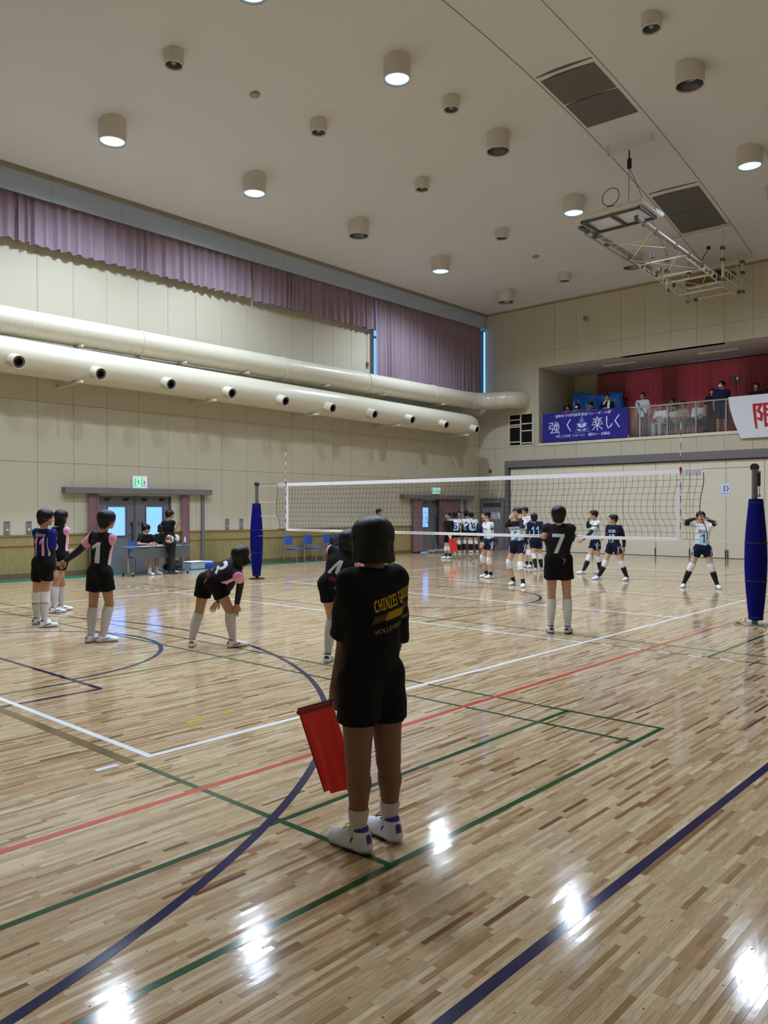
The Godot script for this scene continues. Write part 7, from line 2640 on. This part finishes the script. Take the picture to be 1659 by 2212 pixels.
var P_DATA := {
	"girl": {"at": Vector3(-0.056, 0.000, 2.063), "face": 84, "h": 1.6, "hip": Vector3(-0.005, 0.859, -0.000), "neck": Vector3(0.001, 1.358, -0.020), "head": Vector3(-0.006, 1.490, 0.002), "sL": Vector3(0.146, 1.303, -0.018), "sR": Vector3(-0.145, 1.306, -0.018), "hL": Vector3(0.077, 0.839, -0.000), "hR": Vector3(-0.088, 0.839, -0.000), "kL": Vector3(0.047, 0.430, 0.040), "kR": Vector3(-0.143, 0.403, 0.032), "aL": Vector3(0.046, 0.082, 0.041), "aR": Vector3(-0.156, 0.082, 0.038), "eL": Vector3(0.073, 1.002, 0.111), "eR": Vector3(-0.224, 0.958, 0.073), "wL": Vector3(0.096, 0.771, 0.158), "wR": Vector3(-0.307, 0.818, 0.184)},
	"lib11": {"at": Vector3(2.187, 0.000, -6.322), "face": 15, "h": 1.62, "hip": Vector3(-0.003, 0.903, 0.005), "neck": Vector3(-0.020, 1.371, 0.015), "head": Vector3(-0.037, 1.527, 0.024), "sL": Vector3(0.144, 1.323, 0.014), "sR": Vector3(-0.180, 1.311, 0.014), "hL": Vector3(0.080, 0.883, 0.005), "hR": Vector3(-0.087, 0.883, 0.005), "kL": Vector3(0.224, 0.404, 0.076), "kR": Vector3(-0.043, 0.419, -0.004), "aL": Vector3(0.258, 0.083, 0.119), "aR": Vector3(-0.091, 0.083, -0.051), "eL": Vector3(0.129, 1.011, 0.107), "eR": Vector3(-0.113, 0.988, 0.062), "wL": Vector3(0.159, 0.916, 0.259), "wR": Vector3(-0.149, 0.786, 0.079)},
	"pink": {"at": Vector3(3.076, 0.000, -7.567), "face": 5, "h": 1.62, "hip": Vector3(0.032, 0.907, -0.020), "neck": Vector3(0.034, 1.364, -0.019), "head": Vector3(0.017, 1.519, -0.006), "sL": Vector3(0.196, 1.309, -0.019), "sR": Vector3(-0.128, 1.311, -0.019), "hL": Vector3(0.115, 0.887, -0.020), "hR": Vector3(-0.052, 0.887, -0.020), "kL": Vector3(0.175, 0.433, 0.088), "kR": Vector3(0.076, 0.437, -0.082), "aL": Vector3(0.232, 0.083, 0.114), "aR": Vector3(0.058, 0.083, -0.115), "eL": Vector3(0.312, 1.070, 0.145), "eR": Vector3(0.080, 1.062, -0.055), "wL": Vector3(0.133, 0.968, 0.217), "wR": Vector3(-0.044, 0.988, 0.037)},
	"n1": {"at": Vector3(2.054, 0.000, -4.514), "face": 12, "h": 1.62, "hip": Vector3(-0.012, 0.871, 0.011), "neck": Vector3(-0.047, 1.358, 0.032), "head": Vector3(-0.090, 1.512, 0.059), "sL": Vector3(0.119, 1.316, 0.030), "sR": Vector3(-0.204, 1.293, 0.029), "hL": Vector3(0.071, 0.851, 0.011), "hR": Vector3(-0.096, 0.851, 0.011), "kL": Vector3(0.102, 0.446, 0.008), "kR": Vector3(-0.105, 0.474, 0.081), "aL": Vector3(0.079, 0.083, -0.046), "aR": Vector3(-0.049, 0.083, 0.029), "eL": Vector3(0.300, 1.123, -0.053), "eR": Vector3(-0.032, 1.048, 0.023), "wL": Vector3(0.444, 0.995, -0.138), "wR": Vector3(0.003, 0.905, 0.003)},
	"bend": {"at": Vector3(2.769, 0.000, -3.148), "face": 10, "h": 1.62, "hip": Vector3(0.021, 0.809, -0.010), "neck": Vector3(-0.300, 0.987, 0.168), "head": Vector3(-0.329, 1.098, 0.152), "sL": Vector3(-0.157, 1.054, 0.235), "sR": Vector3(-0.357, 0.873, 0.055), "hL": Vector3(0.104, 0.789, -0.010), "hR": Vector3(-0.062, 0.789, -0.010), "kL": Vector3(0.197, 0.412, -0.017), "kR": Vector3(-0.170, 0.422, 0.125), "aL": Vector3(0.251, 0.083, -0.084), "aR": Vector3(-0.208, 0.083, 0.133), "eL": Vector3(-0.020, 0.725, 0.310), "eR": Vector3(-0.282, 0.771, 0.180), "wL": Vector3(0.194, 0.498, 0.293), "wR": Vector3(-0.246, 0.507, 0.156)},
	"n4": {"at": Vector3(3.090, 0.000, -1.445), "face": 25, "h": 1.62, "hip": Vector3(-0.022, 0.856, 0.010), "neck": Vector3(-0.139, 1.197, 0.079), "head": Vector3(-0.152, 1.311, 0.103), "sL": Vector3(0.032, 1.197, 0.079), "sR": Vector3(-0.276, 1.096, 0.058), "hL": Vector3(0.061, 0.836, 0.010), "hR": Vector3(-0.106, 0.836, 0.010), "kL": Vector3(0.015, 0.465, 0.051), "kR": Vector3(-0.178, 0.465, -0.072), "aL": Vector3(0.043, 0.083, -0.013), "aR": Vector3(-0.226, 0.083, -0.244), "eL": Vector3(0.033, 0.942, 0.360), "eR": Vector3(-0.296, 0.978, -0.010), "wL": Vector3(0.000, 0.652, 0.421), "wR": Vector3(-0.278, 0.708, -0.016)},
	"n7": {"at": Vector3(6.452, 0.000, -0.618), "face": 29, "h": 1.62, "hip": Vector3(0.002, 0.996, 0.003), "neck": Vector3(-0.003, 1.437, 0.006), "head": Vector3(-0.003, 1.565, 0.006), "sL": Vector3(0.144, 1.385, 0.006), "sR": Vector3(-0.150, 1.381, 0.006), "hL": Vector3(0.085, 0.976, 0.003), "hR": Vector3(-0.082, 0.976, 0.003), "kL": Vector3(0.091, 0.457, 0.052), "kR": Vector3(-0.112, 0.461, 0.060), "aL": Vector3(0.102, 0.083, 0.016), "aR": Vector3(-0.120, 0.083, 0.028), "eL": Vector3(0.112, 1.154, 0.152), "eR": Vector3(-0.129, 1.160, 0.208), "wL": Vector3(-0.207, 1.288, 0.114), "wR": Vector3(0.212, 1.281, 0.017)},
	"A": {"at": Vector3(12.721, 0.000, -6.025), "face": 155, "h": 1.62, "hip": Vector3(0.002, 0.867, -0.011), "neck": Vector3(-0.013, 1.327, 0.019), "head": Vector3(-0.035, 1.492, 0.070), "sL": Vector3(0.151, 1.278, 0.016), "sR": Vector3(-0.173, 1.268, 0.015), "hL": Vector3(0.085, 0.847, -0.011), "hR": Vector3(-0.082, 0.847, -0.011), "kL": Vector3(0.044, 0.431, 0.027), "kR": Vector3(-0.214, 0.472, 0.053), "aL": Vector3(0.017, 0.083, -0.041), "aR": Vector3(-0.283, 0.083, -0.102), "eL": Vector3(0.001, 1.009, -0.010), "eR": Vector3(-0.290, 0.999, -0.093), "wL": Vector3(-0.046, 0.833, 0.101), "wR": Vector3(-0.194, 0.827, 0.065)},
	"n5": {"at": Vector3(11.629, 0.000, -4.548), "face": 195, "h": 1.62, "hip": Vector3(0.015, 0.892, -0.011), "neck": Vector3(-0.021, 1.388, 0.006), "head": Vector3(0.012, 1.557, 0.045), "sL": Vector3(0.144, 1.346, 0.004), "sR": Vector3(-0.179, 1.322, 0.003), "hL": Vector3(0.099, 0.872, -0.011), "hR": Vector3(-0.068, 0.872, -0.011), "kL": Vector3(0.122, 0.441, 0.164), "kR": Vector3(-0.187, 0.480, -0.005), "aL": Vector3(0.204, 0.083, 0.232), "aR": Vector3(-0.135, 0.083, -0.162), "eL": Vector3(0.160, 1.235, 0.194), "eR": Vector3(-0.199, 1.280, 0.153), "wL": Vector3(0.103, 1.439, 0.110), "wR": Vector3(-0.099, 1.439, 0.180)},
	"beh5": {"at": Vector3(16.466, 0.000, -7.229), "face": 165, "h": 1.62, "hip": Vector3(-0.016, 0.798, 0.021), "neck": Vector3(-0.055, 1.425, 0.075), "head": Vector3(-0.077, 1.582, 0.108), "sL": Vector3(0.110, 1.381, 0.071), "sR": Vector3(-0.213, 1.361, 0.069), "hL": Vector3(0.067, 0.778, 0.021), "hR": Vector3(-0.100, 0.778, 0.021), "kL": Vector3(0.104, 0.426, 0.099), "kR": Vector3(-0.055, 0.431, 0.055), "aL": Vector3(0.158, 0.083, 0.079), "aR": Vector3(-0.035, 0.083, 0.055), "eL": Vector3(0.160, 1.116, 0.041), "eR": Vector3(-0.263, 1.096, 0.039), "wL": Vector3(0.160, 0.900, 0.101), "wR": Vector3(-0.263, 0.880, 0.099)},
	"n11": {"at": Vector3(15.478, 0.000, -6.336), "face": 30, "h": 1.56, "hip": Vector3(0.062, 0.787, -0.011), "neck": Vector3(0.099, 1.303, -0.017), "head": Vector3(0.111, 1.414, -0.019), "sL": Vector3(0.251, 1.240, -0.016), "sR": Vector3(-0.061, 1.262, -0.016), "hL": Vector3(0.142, 0.767, -0.011), "hR": Vector3(-0.019, 0.767, -0.011), "kL": Vector3(0.121, 0.407, -0.055), "kR": Vector3(-0.035, 0.404, 0.042), "aL": Vector3(0.057, 0.080, -0.173), "aR": Vector3(-0.084, 0.080, 0.020), "eL": Vector3(0.290, 1.008, -0.059), "eR": Vector3(-0.111, 1.007, -0.046), "wL": Vector3(0.266, 0.836, -0.054), "wR": Vector3(-0.111, 0.799, 0.014)},
	"B": {"at": Vector3(15.589, 0.000, -4.893), "face": 140, "h": 1.62, "hip": Vector3(0.015, 0.789, -0.128), "neck": Vector3(0.013, 1.342, -0.127), "head": Vector3(0.006, 1.495, -0.080), "sL": Vector3(0.175, 1.289, -0.127), "sR": Vector3(-0.149, 1.287, -0.127), "hL": Vector3(0.099, 0.769, -0.128), "hR": Vector3(-0.068, 0.769, -0.128), "kL": Vector3(0.070, 0.380, -0.192), "kR": Vector3(0.028, 0.403, 0.050), "aL": Vector3(0.031, 0.083, -0.246), "aR": Vector3(0.115, 0.083, 0.231), "eL": Vector3(0.276, 0.987, 0.166), "eR": Vector3(0.035, 1.190, 0.079), "wL": Vector3(0.257, 0.883, 0.304), "wR": Vector3(0.084, 1.344, 0.088)},
	"n12": {"at": Vector3(14.250, 0.000, -3.651), "face": 170, "h": 1.58, "hip": Vector3(0.023, 0.792, -0.035), "neck": Vector3(0.029, 1.274, -0.044), "head": Vector3(0.008, 1.402, -0.019), "sL": Vector3(0.186, 1.220, -0.043), "sR": Vector3(-0.130, 1.223, -0.043), "hL": Vector3(0.105, 0.772, -0.035), "hR": Vector3(-0.058, 0.772, -0.035), "kL": Vector3(0.198, 0.383, -0.074), "kR": Vector3(-0.142, 0.391, 0.070), "aL": Vector3(0.278, 0.081, -0.172), "aR": Vector3(-0.257, 0.081, 0.140), "eL": Vector3(0.168, 0.942, -0.221), "eR": Vector3(-0.107, 1.004, 0.050), "wL": Vector3(0.168, 0.750, -0.221), "wR": Vector3(-0.055, 0.958, 0.309)},
	"o1": {"at": Vector3(13.695, 0.000, -1.435), "face": 205, "h": 1.62, "hip": Vector3(0.044, 0.825, -0.017), "neck": Vector3(0.053, 1.343, -0.021), "head": Vector3(0.016, 1.477, -0.010), "sL": Vector3(0.214, 1.286, -0.020), "sR": Vector3(-0.110, 1.292, -0.020), "hL": Vector3(0.128, 0.805, -0.017), "hR": Vector3(-0.039, 0.805, -0.017), "kL": Vector3(0.210, 0.448, 0.033), "kR": Vector3(-0.160, 0.455, -0.026), "aL": Vector3(0.329, 0.083, -0.005), "aR": Vector3(-0.308, 0.083, -0.104), "eL": Vector3(0.283, 1.346, 0.075), "eR": Vector3(-0.322, 1.363, 0.198), "wL": Vector3(0.140, 1.438, -0.100), "wR": Vector3(-0.111, 1.438, 0.008)},
	"flagger": {"at": Vector3(18.055, 0.000, -11.333), "face": 170, "h": 1.62, "hip": Vector3(0.026, 0.754, -0.037), "neck": Vector3(0.015, 1.261, -0.026), "head": Vector3(0.005, 1.430, -0.014), "sL": Vector3(0.178, 1.211, -0.027), "sR": Vector3(-0.146, 1.203, -0.027), "hL": Vector3(0.109, 0.734, -0.037), "hR": Vector3(-0.057, 0.734, -0.037), "kL": Vector3(0.077, 0.326, -0.012), "kR": Vector3(-0.045, 0.322, 0.043), "aL": Vector3(0.046, 0.083, -0.062), "aR": Vector3(-0.037, 0.083, 0.049), "eL": Vector3(0.091, 1.000, -0.123), "eR": Vector3(-0.050, 1.000, 0.060), "wL": Vector3(0.211, 0.745, 0.050), "wR": Vector3(0.174, 0.760, 0.098)},
	"g6": {"at": Vector3(20.950, 0.000, -13.092), "face": 35, "h": 1.62, "hip": Vector3(0.070, 0.763, -0.006), "neck": Vector3(0.088, 1.265, -0.007), "head": Vector3(0.088, 1.421, -0.005), "sL": Vector3(0.248, 1.205, -0.007), "sR": Vector3(-0.076, 1.217, -0.007), "hL": Vector3(0.153, 0.743, -0.006), "hR": Vector3(-0.013, 0.743, -0.006), "kL": Vector3(0.126, 0.413, 0.027), "kR": Vector3(-0.056, 0.413, 0.027), "aL": Vector3(0.098, 0.083, 0.000), "aR": Vector3(-0.098, 0.083, 0.000), "eL": Vector3(0.298, 0.940, -0.037), "eR": Vector3(-0.126, 0.952, -0.037), "wL": Vector3(0.298, 0.724, 0.023), "wR": Vector3(-0.126, 0.736, 0.023)},
	"g6b": {"at": Vector3(21.560, 0.000, -13.372), "face": 215, "h": 1.62, "hip": Vector3(-0.036, 0.761, 0.002), "neck": Vector3(-0.054, 1.275, 0.002), "head": Vector3(-0.072, 1.452, 0.003), "sL": Vector3(0.110, 1.227, 0.002), "sR": Vector3(-0.214, 1.215, 0.002), "hL": Vector3(0.048, 0.741, 0.002), "hR": Vector3(-0.119, 0.741, 0.002), "kL": Vector3(0.073, 0.412, 0.031), "kR": Vector3(-0.109, 0.412, 0.031), "aL": Vector3(0.098, 0.083, 0.000), "aR": Vector3(-0.098, 0.083, 0.000), "eL": Vector3(0.160, 0.962, -0.028), "eR": Vector3(-0.264, 0.950, -0.028), "wL": Vector3(0.160, 0.746, 0.032), "wR": Vector3(-0.264, 0.734, 0.032)},
	"g2": {"at": Vector3(21.456, 0.000, -13.013), "face": 30, "h": 1.62, "hip": Vector3(0.001, 0.771, 0.003), "neck": Vector3(0.019, 1.279, 0.001), "head": Vector3(0.036, 1.472, -0.003), "sL": Vector3(0.179, 1.219, 0.001), "sR": Vector3(-0.145, 1.231, 0.001), "hL": Vector3(0.084, 0.751, 0.003), "hR": Vector3(-0.083, 0.751, 0.003), "kL": Vector3(0.091, 0.417, 0.031), "kR": Vector3(-0.090, 0.417, 0.031), "aL": Vector3(0.098, 0.083, 0.000), "aR": Vector3(-0.098, 0.083, 0.000), "eL": Vector3(0.229, 0.954, -0.029), "eR": Vector3(-0.195, 0.966, -0.029), "wL": Vector3(0.229, 0.738, 0.031), "wR": Vector3(-0.195, 0.750, 0.031)},
	"g3": {"at": Vector3(21.636, 0.000, -12.820), "face": 60, "h": 1.62, "hip": Vector3(0.034, 0.754, 0.014), "neck": Vector3(0.067, 1.244, 0.026), "head": Vector3(0.100, 1.402, 0.038), "sL": Vector3(0.225, 1.179, 0.024), "sR": Vector3(-0.098, 1.201, 0.025), "hL": Vector3(0.117, 0.734, 0.014), "hR": Vector3(-0.050, 0.734, 0.014), "kL": Vector3(0.100, 0.409, 0.050), "kR": Vector3(-0.084, 0.409, 0.020), "aL": Vector3(0.084, 0.083, 0.025), "aR": Vector3(-0.117, 0.083, -0.035), "eL": Vector3(0.275, 0.914, -0.006), "eR": Vector3(-0.148, 0.936, -0.005), "wL": Vector3(0.275, 0.698, 0.054), "wR": Vector3(-0.148, 0.720, 0.055)},
	"man": {"at": Vector3(8.376, 0.000, -12.687), "face": 12, "h": 1.68, "hip": Vector3(0.042, 0.795, -0.022), "neck": Vector3(0.075, 1.356, -0.038), "head": Vector3(0.035, 1.508, -0.014), "sL": Vector3(0.239, 1.291, -0.036), "sR": Vector3(-0.096, 1.310, -0.037), "hL": Vector3(0.129, 0.775, -0.022), "hR": Vector3(-0.044, 0.775, -0.022), "kL": Vector3(0.127, 0.413, 0.077), "kR": Vector3(-0.041, 0.413, -0.040), "aL": Vector3(0.146, 0.087, 0.080), "aR": Vector3(-0.124, 0.087, -0.092), "eL": Vector3(-0.041, 1.098, 0.086), "eR": Vector3(0.125, 1.087, -0.068), "wL": Vector3(-0.101, 1.227, 0.122), "wR": Vector3(0.094, 0.935, -0.051)},
}
